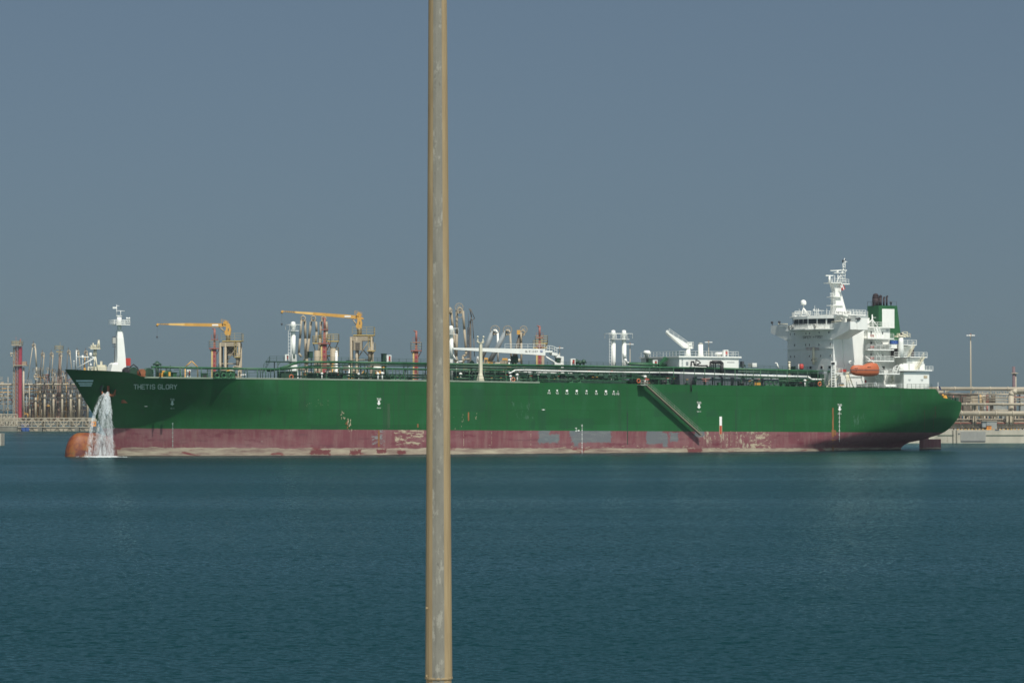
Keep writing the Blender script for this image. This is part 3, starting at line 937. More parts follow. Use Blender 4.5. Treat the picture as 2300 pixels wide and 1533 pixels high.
m.loft([rect(xa, xb_, -1.6, 1.4, DKZ(xa) - .2), rect(xa + .7, xb_, -1.4, 1.2, S(250, 818, -1)[1]), rect(xa + 1.2, xb_, -1.2, 1.0, S(250, 814, -1)[1])], True, False)
m.build('mast_house', WHITE, ship)
m = M().use(RED); bxp(m, 279.5, 293.5, 804, 821, .5, 1.4); x, z = S(281, 797, 1)
m.tube((x, 1, z), (x, 1, z - 1.2), .05); m.build('red_locker', RED, ship)
# windlass and mooring gear forward
def winch(u, v, y, r=.7, mat=DGREEN, parent=ship, label=None, w=1.6):
    x, z = S(u, v, y)
    z = DKZ(x) + r + .1
    m = M().use(mat)
    m.lathe((x, y - w / 2, z), [(r, 0), (r, .12), (r * .6, .14), (r * .6, w - .14), (r, w - .12), (r, w)], 14, 'y')
    m.box(x - r * .9, x + r * .9, y + w / 2, y + w / 2 + .5, z - r - .1, z + r * .4)
    m.box(x - r, x + r, y - w / 2, y + w / 2, z - r - .12, z - r * .7)
    return m.build('mooring_winch', mat, parent)
winch(297, 830, -4, .95, DGREEN, w=2.0); winch(284, 828, -6, .7, BLACKP, w=1); winch(306, 832, -2, .8, BLACKP); winch(318, 834, -7, .75, ANODE, w=1.1); winch(332, 838, -5, .9, DGREEN)
m = M().use(BLACKP); x, z = S(300, 818, -8); zd = DKZ(x)
m.path([(x - 1.6, -8, zd), (x - .8, -8, z - .6), (x, -8, z), (x + .9, -8, z - .7), (x + 1.6, -8, zd)], .12)
m.build('cable_guide', BLACKP, ship)
m = M().use(DGREEN); x, z = S(353, 818, -7)
m.tube((x, -7, DKZ(x)), (x, -7, z), .35); m.lathe((x, -7, z), [(.9, -.15), (.95, .1), (.5, .35), (.2, .7)]); m.build('deck_vent', DGREEN, ship)
winch(366, 840, -9, .6, YELLOW, w=1.0); winch(376, 842, -11, .55, GREEN)

# vent riser posts
def vent_post(us, vtop, vplat, vcol, vbot, y=0, half=False, name='vent_riser'):
    root = None
    sc_ = 1
    for i, u in enumerate(us):
        x, zt = S(u, vtop, y); zp_ = S(u, vplat, y)[1]
        r = .5
        m = M().use(WHITE)
        m.lathe((x, y, zp_), [(r * .75, 0), (r * .75, (zt - zp_) * .3), (r * 1.15, (zt - zp_) * .45), (r * 1.3, (zt - zp_) * .6), (r * 1.05, (zt - zp_) * .8), (r * .9, zt - zp_), (.05, zt - zp_ + .12)], 14)
        zc = S(u, vcol, y)[1]; zb_ = DKZ(x) - .3
        m.tube((x, y, zp_), (x, y, zc), .5, .5, 12)
        m.tube((x, y - .25, zc + .3), (x, y - .25, S(u, vbot - 8, y)[1]), .44, .44, 12)
        m.tube((x, y, zc), (x, y, zb_), .5, .52, 12)
        p = m.build('vent_pipe', WHITE, ship)
        if root is None: root = p
    xa, xb_ = S(us[0], vplat, y)[0], S(us[-1], vplat, y)[0]
    e = 1.35 if len(us) == 1 else 1.7
    m = M().use(WHITE)
    zp_ = S(us[0], vplat, y)[1]
    m.box(xa - .95, xb_ + .95, y - 1, y + 1, zp_ - .12, zp_)
    m.rail([(xa - e, y - 1.1, zp_ + .15), (xb_ + e, y - 1.1, zp_ + .15), (xb_ + e, y + 1.1, zp_ + .15), (xa - e, y + 1.1, zp_ + .15), (xa - e, y - 1.1, zp_ + .15)], 1.15, 1.5, .06, 1)
    m.build('vent_platform', WHITE, root)
    m = M().use(WHITE); m.ladder((xa - 1.15, y - .6, DKZ(xa)), (xa - 1.15, y - .6, zp_), (.5, 0, 0), .05, .7)
    m.build('vent_ladder', WHITE, root)
    return root
vp = vent_post([658.5], 723, 742, 756, 812)
x, z = S(658.5, 800, 0)
m = M().use(WHITE); m.loft([rect(x - .95, x + .95, -.9, .9, DKZ(x) - .2), rect(x - .5, x + .5, -.5, .5, z + .4)], True, False); m.build('vent_base', WHITE, vp)
vp2 = vent_post([1013], 732, 750, 764, 812)
x, z = S(1013, 800, 0)
m = M().use(WHITE); m.tube((x + .3, -.4, z + .4), (x + 1.1, -.6, z - 1.0), .14); m.build('vent_brace', WHITE, vp2)
vp3 = vent_post([1377.5, 1401.5], 742, 761, 774, 852)
m = M().use(WHITE); x, z = S(1402, 805, -.6)
m.path([(x, -.6, z + 1.5), (x + .15, -.6, z), (x + .7, -.6, S(1402, 814, 0)[1]), (x + 1.3, -.6, S(1402, 816.5, 0)[1])], .32, 10); m.build('vent_elbow', WHITE, vp3)
m = M().use(GREEN); m.tube((x + 1.3, -.6, S(1402, 816.5, 0)[1]), s3(1498, 817.5, -.6), .38, .38, 10); m.build('vent_line', GREEN, ship)

# long catwalk and deck lines: each pipe is a part
def pipe(name, pts, r, mat, n=8, parent=ship):
    m = M().use(mat); m.path([s3(*p) for p in pts], r, n)
    return m.build(name, mat, parent)
pipe('fore_and_aft_pipe', [(340, 824, -9), (520, 827.5, -9), (641, 829.5, -9)], .26, GREEN)
pipe('fore_and_aft_pipe', [(600, 832, -8.3), (625, 828.5, -8.3), (672, 812.5, -8.3), (760, 813, -8.3), (960, 816.5, -8.3), (1300, 822, -8.3), (1600, 827, -8.3), (1868, 834.5, -8.3)], .27, GREEN)
pipe('fore_and_aft_pipe', [(630, 826, -10), (700, 825, -10), (960, 829.5, -10), (1200, 832, -10), (1420, 837, -10)], .22, GREEN)
pipe('fore_and_aft_pipe', [(641, 829.5, -7), (700, 821, -7), (800, 819, -7), (960, 822, -7)], .16, DGREEN)
pipe('fore_and_aft_pipe', [(1010, 824, -5), (1300, 829, -5), (1600, 834, -5), (1850, 839, -5)], .3, DGREEN)
pipe('foam_line', [(1143, 838, -11), (1148, 836.5, -11), (1157, 831, -11), (1180, 830.5, -11), (1290, 833.5, -11), (1400, 835.5, -11), (1500, 836.5, -11)], .17, WHITE)
pipe('foam_line', [(1500, 836.5, -11.01), (1700, 843, -11.01), (1815, 846, -11.01), (1823, 851.5, -11.01), (1845, 852, -11.01)], .23, WHITE)
pipe('low_white_line', [(1205, 836, -8), (1285, 838, -8)], .12, WHITE)
pipe('manifold_rail', [(1212, 851, -15), (1410, 855.5, -15)], .12, GREEN)
pipe('manifold_rail', [(1212, 856, -15), (1410, 860, -15)], .07, GREEN)
pipe('crossover_pipe', [(1412, 817, -2), (1500, 820, -2), (1600, 826, -2)], .3, GREEN)
CW = [(605, 810.5), (680, 811.5), (960, 817.5), (1310, 823.5), (1600, 827.5), (1868, 835.5)]
cwv = lambda u: interp(u, CW)
for i in range(13):                   # catwalk in bays
    ua, ub = 605 + i * 97.2, 605 + (i + 1) * 97.2 - .4
    a, b_ = s3(ua, cwv(ua), -1.0), s3(ub, cwv(ub), -1.0)
    m = M().use(DGREEN)
    for y0, y1 in ((-1.0, 1.2),):
        m.add([(a[0], y0, a[2]), (b_[0], y0, b_[2]), (b_[0], y1, b_[2]), (a[0], y1, a[2]), (a[0], y0, a[2] - .22), (b_[0], y0, b_[2] - .22), (b_[0], y1, b_[2] - .22), (a[0], y1, a[2] - .22)],
              [(0, 1, 2, 3), (7, 6, 5, 4), (0, 4, 5, 1), (3, 2, 6, 7), (0, 3, 7, 4), (1, 5, 6, 2)])
    cw = m.build('catwalk', DGREEN, ship)
    m = M().use(DGREEN); m.rail([(a[0], -1, a[2]), (b_[0], -1, b_[2])], 1.1, 1.7, .035, 3); m.build('railing', DGREEN, cw)
    for k in (.2, .7):
        x = a[0] + (b_[0] - a[0]) * k; z = a[2] + (b_[2] - a[2]) * k
        m = M().use(DGREEN); m.tube((x, -.9, DKZ(x) - .2), (x, -.9, z - .2), .11, .11, 6); m.tube((x, 1.1, DKZ(x) - .2), (x, 1.1, z - .2), .11, .11, 6)
        m.tube((x, -.9, z - .9), (x + .6, -.9, z - .25), .06, .06, 4)
        m.build('trestle', DGREEN, cw)
m = M().use(DGREEN); m.rail([s3(592, 828, -1), s3(606, 811, -1)], 1.0, 1, .04, 2); m.ladder(s3(590, 836, -1), s3(606, 811, -1), (0, .8, 0), .05); m.build('catwalk_stair', DGREEN, ship)
# rack posts beneath the outer lines
pv = lambda u: interp(u, [(340, 824), (520, 827.5), (641, 829), (700, 825), (960, 829.5), (1420, 837), (1421, 824), (1868, 834.5)])
k = 0
for u in (344, 352, 380, 404, 411, 444, 452, 478, 495, 508, 549, 556, 578, 585, 590, 597, 608, 617, 628, 640, 655, 667, 678, 705, 722, 745, 763, 789, 792, 820, 840, 861, 868, 882, 889, 897, 906, 916, 923, 937, 950, 1025, 1054, 1088, 1112, 1136, 1160, 1185, 1208, 1230, 1252, 1275,
          1297, 1320, 1342, 1364, 1386, 1420, 1459, 1482, 1513, 1536, 1560, 1583, 1605, 1628, 1651, 1676, 1692, 1708, 1725, 1745, 1768, 1792, 1814, 1837, 1858):
    y = -10.5 if u < 1421 else -12.5
    x, z = S(u, pv(u), y)
    m = M().use(DGREEN if k % 3 else GREEN); m.tube((x, y, DKZ(x) - .3), (x, y, z), .09, .09, 6)
    if k % 2: m.tube((x, y, z - .5), (x, y + 3.5, z - .5), .07, .07, 4)
    m.build('rack_post', DGREEN, ship); k += 1
# side railing in sections
for i in range(24):
    ua, ub = 345 + i * 64.5, 345 + (i + 1) * 64.5 - .5
    def ep(u):
        x, z = S(u, interp(u, [(340, 846.5), (430, 848), (520, 849), (700, 851), (1000, 855), (1300, 860), (1500, 863), (1760, 867), (1900, 869.5)]), -15.9)
        return (x, -hb(x, ZT(x)) + .25, ZT(x))
    m = M().use(DGREEN); m.rail([ep(ua), ep(ub)], 1.15, 2.4, .04, 2); m.build('side_railing', DGREEN, ship)
# second side behind (starboard) railing, low pipes: fill the deck with lengthwise lines
for (u0, u1, dh, y, r, mt) in ((1015, 1860, .7, 2, .28, DGREEN), (1015, 1860, 1.5, 3.5, .24, DGREEN), (1015, 1860, 2.2, 5, .28, DGREEN), (1060, 1860, .6, -3, .26, DGREEN), (1030, 1860, 1.3, -4, .22, GREEN),
                               (1030, 1860, 2.0, 8, .3, DGREEN), (1030, 1860, .9, 10, .3, BLACKP), (1200, 1860, 2.6, 10, .3, DGREEN), (760, 1000, .7, -2, .24, DGREEN), (680, 1000, 1.3, 3, .2, DGREEN), (660, 940, .5, -6, .2, DGREEN),
                               (1420, 1830, 1.7, -6.5, .15, GREEN), (1020, 1400, .5, -8, .2, GREEN)):
    xa, xb_ = S(u0, 850, y)[0], S(u1, 865, y)[0]
    m = M().use(mt); n = 6
    m.path([(xa + (xb_ - xa) * i / n, y, DKZ(xa + (xb_ - xa) * i / n) + dh) for i in range(n + 1)], r, 8)
    for i in range(int((xb_ - xa) / 9)):
        x = xa + 4 + i * 9; m.tube((x, y, DKZ(x) - .2), (x, y, DKZ(x) + dh), .1, .1, 4); m.lathe((x + 2, y, DKZ(x) + dh), [(r * 1.35, 0), (r * 1.35, .18)], 8, 'x')
    m.build('cargo_line', mt, ship)
# assorted deck fittings (valves, tank hatches, ventilators, machinery)
def valve_mesh(k):
    m = M()
    m.use(GREEN if k % 2 else DGREEN)
    m.lathe((0, 0, 0), [(.32, 0), (.32, .12), (.18, .14), (.24, .5), (.15, .8), (.08, 1.25 + .2 * k)], 8)
    m.use([YELLOW, RED, BLACKP, WHITE, GREEN][k]); m.torus((0, 0, 1.3 + .2 * k), .3, .05, 'z', 10, 4)
    m.use(DGREEN); m.tube((-.7, 0, .3), (.7, 0, .3), .2, .2, 8)
    return m
def hatch_mesh():
    m = M().use(DGREEN); m.lathe((0, 0, 0), [(.75, 0), (.75, .7), (.85, .72), (.85, .85), (.1, .95)], 12); m.use(BLACKP); m.tube((.7, 0, .3), (.7, 0, 1.2), .06); return m
def vent_mesh():
    m = M().use(WHITE); m.tube((0, 0, 0), (0, 0, 1.3), .14); m.lathe((0, 0, 1.3), [(.14, 0), (.34, .05), (.34, .35), (.1, .5)], 8); return m
def box_mesh():
    m = M().use(GREEN); m.box(-.7, .7, -.4, .4, 0, 1.1); m.use(DGREEN); m.box(-.8, .8, -.5, .5, 1.1, 1.2); m.use(BLACKP); m.box(-.5, .5, -.42, -.4, .2, .9); return m
def drum_mesh():
    m = M().use(BLACKP); m.lathe((0, -.7, .75), [(.6, 0), (.6, .1), (.35, .12), (.35, 1.2), (.6, 1.22), (.6, 1.32)], 12, 'y'); m.box(-.6, .6, -.6, .6, 0, .3); return m
def mast_mesh():
    m = M().use(DGREEN); m.tube((0, 0, 0), (0, 0, 2.7), .1); m.tube((-.5, 0, 2.2), (.5, 0, 2.2), .06); m.box(-.2, .2, -.2, .2, 1.0, 1.6); return m
protos = [('valve', valve_mesh(k)) for k in range(5)] + [('tank_hatch', hatch_mesh()), ('deck_ventilator', vent_mesh()), ('deck_locker', box_mesh()), ('hose_drum', drum_mesh()), ('pressure_vent', mast_mesh())]
made = {}
def fit(name, mesh, x, y, rz=0, s=1):
    key = id(mesh)
    if key not in made:
        o = mesh.build(name, None, ship); made[key] = o
    else:
        o = made[key].copy(); col.objects.link(o); o.parent = ship
    o.location = (x, y, DKZ(x) - .1 - .018 * abs(y)); o.rotation_euler = (0, 0, rz); o.scale = (s, s, s)
rg = random.Random(3)
cnt = 0
for (ua, ub, n) in ((350, 520, 14), (680, 955, 44), (1015, 1210, 50), (1210, 1420, 62), (1420, 1860, 88)):
    for _ in range(n):
        u = rg.uniform(ua, ub); y = rg.uniform(-14, 9)
        nm, me = protos[rg.choice([0, 1, 2, 3, 4, 0, 1, 2, 4, 5, 6, 7, 8, 9, 7, 9])]
        fit(nm, me, S(u, 850, y)[0], y, rg.choice([0, math.pi / 2]), rg.uniform(.7, 1.25))
# manifold cross pipes with flanges, and drip tray
for i, u in enumerate((1233, 1251, 1273, 1295, 1317, 1339, 1361, 1379, 1390)):
    x = S(u, 850, -14)[0]; z = DKZ(x) + 1.5 + .12 * (i % 3)
    m = M().use(DGREEN); r = .3 if i % 3 else .4
    m.tube((x, -13.6, z), (x, 8, z), r, r, 10); m.lathe((x, -13.9, z), [(r * 1.5, 0), (r * 1.5, .25), (r, .26)], 12, 'y')
    m.tube((x, -12, DKZ(x) - .3), (x, -12, z), .1, .1, 4); m.use(GREEN); m.lathe((x, -11, z), [(.45, .0), (.45, .6)], 8, 'y'); m.tube((x, -10.7, z), (x, -10.7, z + 1), .08)
    m.use([YELLOW, FLAKE, RED][i % 3]); m.torus((x, -10.7, z + 1), .28, .05, 'z', 8, 4)
    m.build('manifold_pipe', DGREEN, ship)
m = M().use(DGREEN); xa, xb_ = S(1225, 860, -14)[0], S(1400, 862, -14)[0]
m.box(xa, xb_, -15.2, -12.6, DKZ(xa) - .6, DKZ(xb_) + .35); m.build('drip_tray', DGREEN, ship)
# dark boxes, most added to darken the view beneath the lines
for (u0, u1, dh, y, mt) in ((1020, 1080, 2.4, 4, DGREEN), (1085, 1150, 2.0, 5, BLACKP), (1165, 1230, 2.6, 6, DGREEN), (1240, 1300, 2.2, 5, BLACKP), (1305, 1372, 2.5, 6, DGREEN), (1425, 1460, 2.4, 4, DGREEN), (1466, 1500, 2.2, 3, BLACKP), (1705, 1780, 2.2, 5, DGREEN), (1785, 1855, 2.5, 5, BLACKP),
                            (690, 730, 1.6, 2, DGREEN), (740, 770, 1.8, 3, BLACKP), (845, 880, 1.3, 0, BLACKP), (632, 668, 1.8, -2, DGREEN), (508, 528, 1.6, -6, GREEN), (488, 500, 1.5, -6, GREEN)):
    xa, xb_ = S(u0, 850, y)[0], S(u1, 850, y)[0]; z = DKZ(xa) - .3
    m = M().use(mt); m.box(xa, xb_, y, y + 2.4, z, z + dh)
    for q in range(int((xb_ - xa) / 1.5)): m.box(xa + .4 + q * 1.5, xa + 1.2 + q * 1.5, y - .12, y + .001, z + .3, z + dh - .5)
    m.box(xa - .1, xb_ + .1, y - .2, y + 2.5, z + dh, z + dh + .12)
    m.build('dark_deck_box', mt, ship)
LOCK = paint('shaded_locker_grey', (.085, .10, .115), .6, var=.15)  # grey darkened: the shade of the pipes above put into the colour
for u in (1572, 1590, 1610, 1632, 1656, 1680, 1700, 1722, 1740):      # grey lockers with pale lids by the pump room
    xa, xb_ = S(u - 9, 860, -10)[0], S(u + 8, 860, -10)[0]; z = DKZ(xa) - .3
    m = M().use(LOCK); m.box(xa, xb_, -10.2, -8.5, z, z + 2.0); m.use(MARK); m.box(xa + .2, xb_ - .2, -10.3, -10.2, z + 1.75, z + 1.95); m.use(DGREY); m.box(xa + .3, xa + .5, -10.25, -10.2, z + .1, z + 1.6)
    m.build('grey_locker', GREYC, ship)
m = M().use(YELLOW); bxp(m, 1696, 1708.5, 858, 865, -15.6, .3); m.build('yellow_sign_board', YELLOW, ship)
m = M().use(YELLOW); bxp(m, 379, 383, 835, 844, -14.6, .4); m.build('yellow_hydrant_box', YELLOW, ship)
# rollers at the deck edge
for us in ((488, 503, 520), (882, 893, 904), (1722, 1732, 1742), (1282, 1300)):
    m = M().use(GREEN)
    for u in us:
        x = S(u, 850, -15.6)[0]; z = ZT(x)
        m.lathe((x - .45, -15.7, z + .05), [(.32, 0), (.32, .1), (.26, .2), (.26, .7), (.32, .9)], 10, 'x')
        m.torus((x, -15.5, z + .55), .5, .14, 'y', 12, 5)
    xx = [S(u, 850, -15.6)[0] for u in us]
    m.box(min(xx) - .9, max(xx) + .9, -16.0, -15.1, z - .1, z + .12)
    m.build('mooring_fairlead', GREEN, ship)

# fire station panels
FP = [(420, 428.5, 830, 846, -8), (640.5, 649.5, 795.5, 809.5, -.9), (869, 879, 797, 813.5, -.9), (1282, 1292.5, 805, 820, -.9), (1467, 1477, 808, 822.5, -.9), (1625.5, 1636, 785.5, 799.5, -6)]
for u0, u1, v0, v1, y in FP:
    m = M().use(WHITE); bxp(m, u0, u0 + 2, v0, v1, y - .15, .5); bxp(m, u1 - 1.4, u1, v0, v1, y - .15, .5); bxp(m, u0 + 2, u1 - 1.4, v0, v0 + 2, y - .15, .5); bxp(m, u0 + 2, u0 + 4, v0 + 2, v1, y - .1, .4)
    p = m.build('fire_station_frame', WHITE, ship)
    m = M().use(RED); bxp(m, u0 + 4, u1 - 1.6, v0 + 2, v1 - 3.5, y, .35); m.build('fire_panel', RED, p)
for u0, u1, v0, v1, y in ((861, 868.5, 794.5, 812, 0), (1457, 1467, 806, 817, 0), (1153, 1164, 800, 814, .5), (695, 703, 790, 803, 0), (783, 791, 809.5, 812.5, 0)):
    m = M().use(DGREEN); bxp(m, u0, u1, v0, v1, y, 1.2); bxp(m, u0 - .5, u1 + .5, v0 - 1, v0, y - .1, 1.4)
    x, z = S((u0 + u1) / 2, v1, y + .6); m.tube((x, y + .6, z), (x, y + .6, DKZ(x)), .12)
    m.build('green_locker', DGREEN, ship)
# machinery silhouettes above the catwalk
for u, v, y in ((1295, 812, 3), (1303, 814, 3), (1311, 812, 3), (1668, 820, 2), (1640, 812, 2), (1060, 815, 2), (1152, 812, 2)):
    x, z = S(u, v, y); m = M().use(DGREEN); m.tube((x, y, DKZ(x)), (x, y, z), .25); m.lathe((x, y, z - .3), [(.5, 0), (.6, .3), (.4, .7), (.1, .9)], 10); m.tube((x - .8, y, z - .2), (x + .8, y, z - .2), .12); m.build('pressure_vent_head', DGREEN, ship)

# cream boat-handling post at the side
m = M().use(CREAM); x, zt = S(1079, 770, -14.8); zb_ = ZT(x)
zf = S(1079, 838, -14.8)[1]
m.loft([rect(x - .75, x + .75, -15.4, -14.2, zb_), rect(x - .32, x + .32, -15.1, -14.5, zf), rect(x - .25, x + .25, -15.05, -14.55, zt)], True, False)
dp = m.build('derrick_post', CREAM, ship)
m = M().use(CREAM); m.ladder((x + .4, -14.8, zb_), (x + .4, -14.8, zt), (0, .4, 0), .04); m.build('post_ladder', CREAM, dp)
m = M().use(CREAM)
m.box(x - .7, x + .7, -15.2, -14.4, zt, zt + .1)
for s_ in (-1, 1):
    m.tube((x + .5 * s_, -14.8, zt), (x + .75 * s_, -14.8, zt + 1.2), .1); m.ball((x + .72 * s_, -14.9, zt + 1.35), .24, 8, 5); m.tube((x + .3 * s_, -14.8, zt + .1), (x + .9 * s_, -14.8, zt + .4), .12)
m.build('flood_lamps', CREAM, dp)

# white hose crane lying along the deck
def tapered(m, a0, a1, b0, b1, y0, y1):     # box beam: a0/a1 bottom/top at one end, b0/b1 at the other, pixel pairs
    A, A2, C, C2 = s3(*a0, y0), s3(*a1, y0), s3(*b0, y0), s3(*b1, y0)
    return m.prism([A, C, C2, A2], (0, y1 - y0, 0))
m = M().use(WHITE); tapered(m, (1018, 784.5), (1018, 780.5), (1225, 798), (1225, 783.2), -1.2, .2)
cr = m.build('hose_crane_boom', WHITE, ship)
m = M().use(BLUE); bxp(m, 1213.5, 1219, 786, 791, -1.24, .03); m.use(WHITE); bxp(m, 1214, 1218.6, 787.6, 788.6, -1.27, .02); bxp(m, 1214, 1218.6, 789.6, 790, -1.27, .02)
m.build('blue_emblem', BLUE, cr)
text('SWL  6T  4.2-20 M', lambda u, v: s3(u, v, -1.24), TEXTD, 'crane_lettering', cr, 1180, 1208, 787.2, 790.4)
m = M().use(WHITE); m.rail([s3(1134, 783, -1.2), s3(1224, 783.4, -1.2)], 1.15, 1.6, .04, 2); m.build('boom_handrail', WHITE, cr)
m = M().use(WHITE)
bxp(m, 1225, 1241, 787, 791, -1.1, 1.2); tapered(m, (1240, 797), (1240, 790), (1253, 799), (1253, 793), -1.1, .2); tapered(m, (1250, 803), (1252, 794), (1262, 803), (1256, 796), -1.1, .2)
m.rail([s3(1228, 787, -1), s3(1240, 787, -1), s3(1251, 792, -1)], 1.1, .9, .06, 2)
m.build('crane_head', WHITE, ship)
m = M().use(WHITE); x, z = S(1261, 800, -.5); m.box(x - .35, x + .35, -1, 0, DKZ(x), z)
m.use(DGREEN); x2 = S(1252, 800, -.5)[0]; m.box(x2 - .4, x2 + .4, -.9, -.1, DKZ(x2), z - .2); m.build('crane_pedestal', WHITE, ship)
m = M().use(WHITE); m.tube(s3(1228, 802, -.9), s3(1252, 817, -.9), .2, .2); m.tube(s3(1226, 800, -.9), s3(1234, 806, -.9), .12); m.build('crane_ram', WHITE, ship)
m = M().use(WHITE); bxp(m, 1246, 1264, 815, 819, -1.3, 1.6); m.build('crane_base', WHITE, ship)

# white pump room house
xf1 = S(1526, 812, -8)[0]; xe1 = S(1659, 812, -8)[0]; zr = S(1590, 803, -8)[1]
yS = SF(1440, 812, xf1)[0]
m = M().use(WHITE); zq = S(1590, 828, -8)[1]; m.box(xf1, xe1, -8, yS, zq, zr); m.use(DGREY); m.box(xf1 + .1, xe1 - .1, -7.9, yS - .1, DKZ(60) - .3, zq); m.use(WHITE); m.box(xf1 - .35, xe1 + .6, -8.35, yS + .3, zr, zr + .35)  # dark base: shade beneath the deck pipes put into the colour
ph = m.build('pump_room_house', WHITE, ship)
m = M().use(WHITE); zz_ = zr + .35
m.rail([(xf1, yS, zz_), (xf1, -8, zz_), (xe1, -8, zz_), (xe1, yS, zz_)], 1.15, 1.5, .045, 2); m.build('roof_railing', WHITE, ph)
m = M().use(DGREEN); m.rail([(xf1 + 5, yS * .5, zz_), (xe1, yS * .5, zz_)], 1.35, 1.2, .05, 3); m.build('inner_railing', DGREEN, ph)
def mushroom(u, v0, v1, y, r, parent):
    x, zt = S(u, v0, y); zb_ = S(u, v1, y)[1]; h = zt - zb_
    m = M().use(WHITE); m.lathe((x, y, zb_), [(r * .7, 0), (r * .7, h * .45), (r * 1.15, h * .5), (r * 1.2, h * .8), (r * .8, h), (.05, h * 1.02)], 14); return m.build('mushroom_vent', WHITE, parent)
mushroom(1453, 787, 803, 6, .75, ph); mushroom(1616, 791, 801, -4, 1.0, ph)
m = M().use(WHITE); x, z = S(1573.5, 773, -4); zb_ = zr; m.lathe((x, -4, zb_), [(.9, 0), (.6, 1.0), (.6, z - zb_), (.05, z - zb_ + .05)], 14); m.use(STEEL); m.lathe((x, -4, z), [(.5, 0), (.5, .35), (.1, .4)], 10); m.build('vent_stack', WHITE, ph)
m = M().use(BLACKP)
m.path([s3(1552, 822, -9), s3(1553, 812, -9), s3(1558, 812, -9), s3(1560, 820, -9), s3(1575, 821, -9), s3(1588, 821, -9), s3(1589, 825, -9)], .2, 8)
m.path([s3(1563, 820, -9.2), s3(1563, 808, -9.2), s3(1572, 812, -9.2)], .14, 6); m.path([s3(1566, 818, -9.1), s3(1574, 814, -9.1)], .16, 6)
m.path([s3(1594, 824, -8.9), s3(1595, 812, -8.9), s3(1618, 812, -8.9)], .15, 6)
m.build('wall_piping', BLACKP, ph)
m = M().use(BLACKP); m.path([s3(1600, 813, -8.8), s3(1618, 813, -8.8), s3(1621.5, 816, -8.8), s3(1621.5, 840, -8.8)], .42, 10)
for u in (1597, 1602, 1607): m.tube(s3(u, 825, -8.6), s3(u, 812, -8.6), .12)
m.build('exhaust_trunk', BLACKP, ph)
m = M().use(DGREY); bxp(m, 1633, 1650, 812.8, 813.8, -8.04, .02); m.build('wall_notice', DGREY, ph)
m = M().use(GREYC)
for k in range(7): bxp(m, 1531, 1534.5, 804 + k * 3.2, 805.2 + k * 3.2, -8.05, .03)
bxp(m, 1541, 1546, 812, 820, -8.06, .05)
m.build('wall_rungs', GREYC, ph)
m = M().use(GREEN); tapered(m, (1482, 821), (1480, 818), (1500, 806), (1496, 801), -3, -2); m.ladder(s3(1484, 822, -4), s3(1500, 804, -4), (0, 1, 0), .07); m.build('house_stair', GREEN, ph)
m = M().use(WHITE); bxp(m, 1690, 1700, 815, 824, -1, 2); m.build('small_white_cabin', WHITE, ship)
m = M().use(DGREY); bxp(m, 1667, 1671.5, 811, 824, 0, 1); m.build('dark_ventilator', DGREY, ship)
# provision crane on the house roof
m = M().use(WHITE); x, zt = S(1545.5, 783, -3); m.tube((x, -3, zr), (x, -3, zt), .75, .5, 14); pc = m.build('service_crane_pedestal', WHITE, ship)
m = M().use(WHITE); tapered(m, (1499, 748), (1500, 744.5), (1538, 781), (1549, 775), -3.5, -2.5); m.prism([s3(1538, 781, -3.5), s3(1556, 783, -3.5), s3(1555, 775, -3.5), s3(1549, 775, -3.5)], (0, 1, 0))
m.tube(s3(1499, 744, -3.4), s3(1499, 744, -2.6), .35, .35)
m.build('crane_jib', WHITE, pc)
m = M().use(WHITE); m.rail([s3(1503, 746, -3.5), s3(1544, 775, -3.5)], .9, 1.5, .04, 2); x, z = S(1553, 783, -3.5); m.rail([(x - .8, -3.6, z), (x + .5, -3.6, z), (x + .5, -2, z)], 1.6, .6, .06, 2); m.build('jib_handrail', WHITE, pc)
m = M().use(WHITE); x, z = S(1548, 773, -3); m.lathe((x, -3.5, z + .1), [(.5, 0), (.5, 1)], 12, 'y'); m.build('crane_winch', WHITE, pc)

# accommodation ladder
A, Bm, C = H(1450, 864, 1.15), H(1533, 937, 1.15), H(1574, 976, 1.15)
LADM = paint('ladder_beige', (.27, .22, .16), .7, var=.2)
lad = M().use(LADM)
a3, c3 = Vector(A), Vector(C)
dirv = (c3 - a3)
lad.prism([a3 + Vector((0, -.5, 0)), c3 + Vector((0, -.5, 0)), c3 + Vector((0, .5, 0)), a3 + Vector((0, .5, 0))], (0, 0, -.12))
for s_ in (-.5, .5): lad.prism([a3 + Vector((0, s_, -.2)), c3 + Vector((0, s_, -.2)), c3 + Vector((0, s_, .1)), a3 + Vector((0, s_, .1))], (0, .07, 0))
ladder = lad.build('accommodation_ladder', PALE, ship)
for s_ in (-.5, .5):
    m = M().use(PALE); m.rail([a3 + Vector((0, s_, 0)), c3 + Vector((0, s_, 0))], 1.1, 1.6, .028, 2); m.build('ladder_handrail', PALE, ladder)
m = M().use(STEEL); m.box(A[0] - 1.6, A[0] + .2, A[1] - .6, A[1] + 1.6, A[2] - .1, A[2] + .05); m.rail([(A[0] - 1.6, A[1] - .6, A[2]), (A[0] + .2, A[1] - .6, A[2])], 1.1, .8, .04); m.build('ladder_platform', STEEL, ladder)
m = M().use(ANODE); x, z = S(1452, 853, -15); m.box(x - .8, x + .8, -15.3, -14.6, z - .8, z - .5); m.tube((x, -15, z - .5), (x, -15, z + .6), .15); m.use(RED); m.box(x - .5, x + .6, -15.2, -14.8, z, z + .3); m.build('ladder_winch', ANODE, ship)
m = M().use(BLACKP); m.tube(s3(1552, 850, -16.3), s3(1553, 878, -16.35), .1, .16); m.tube(s3(1552, 850, -16.3), s3(1551.5, 862, -14), .08); m.build('hanging_fender_rope', BLACKP, ship)
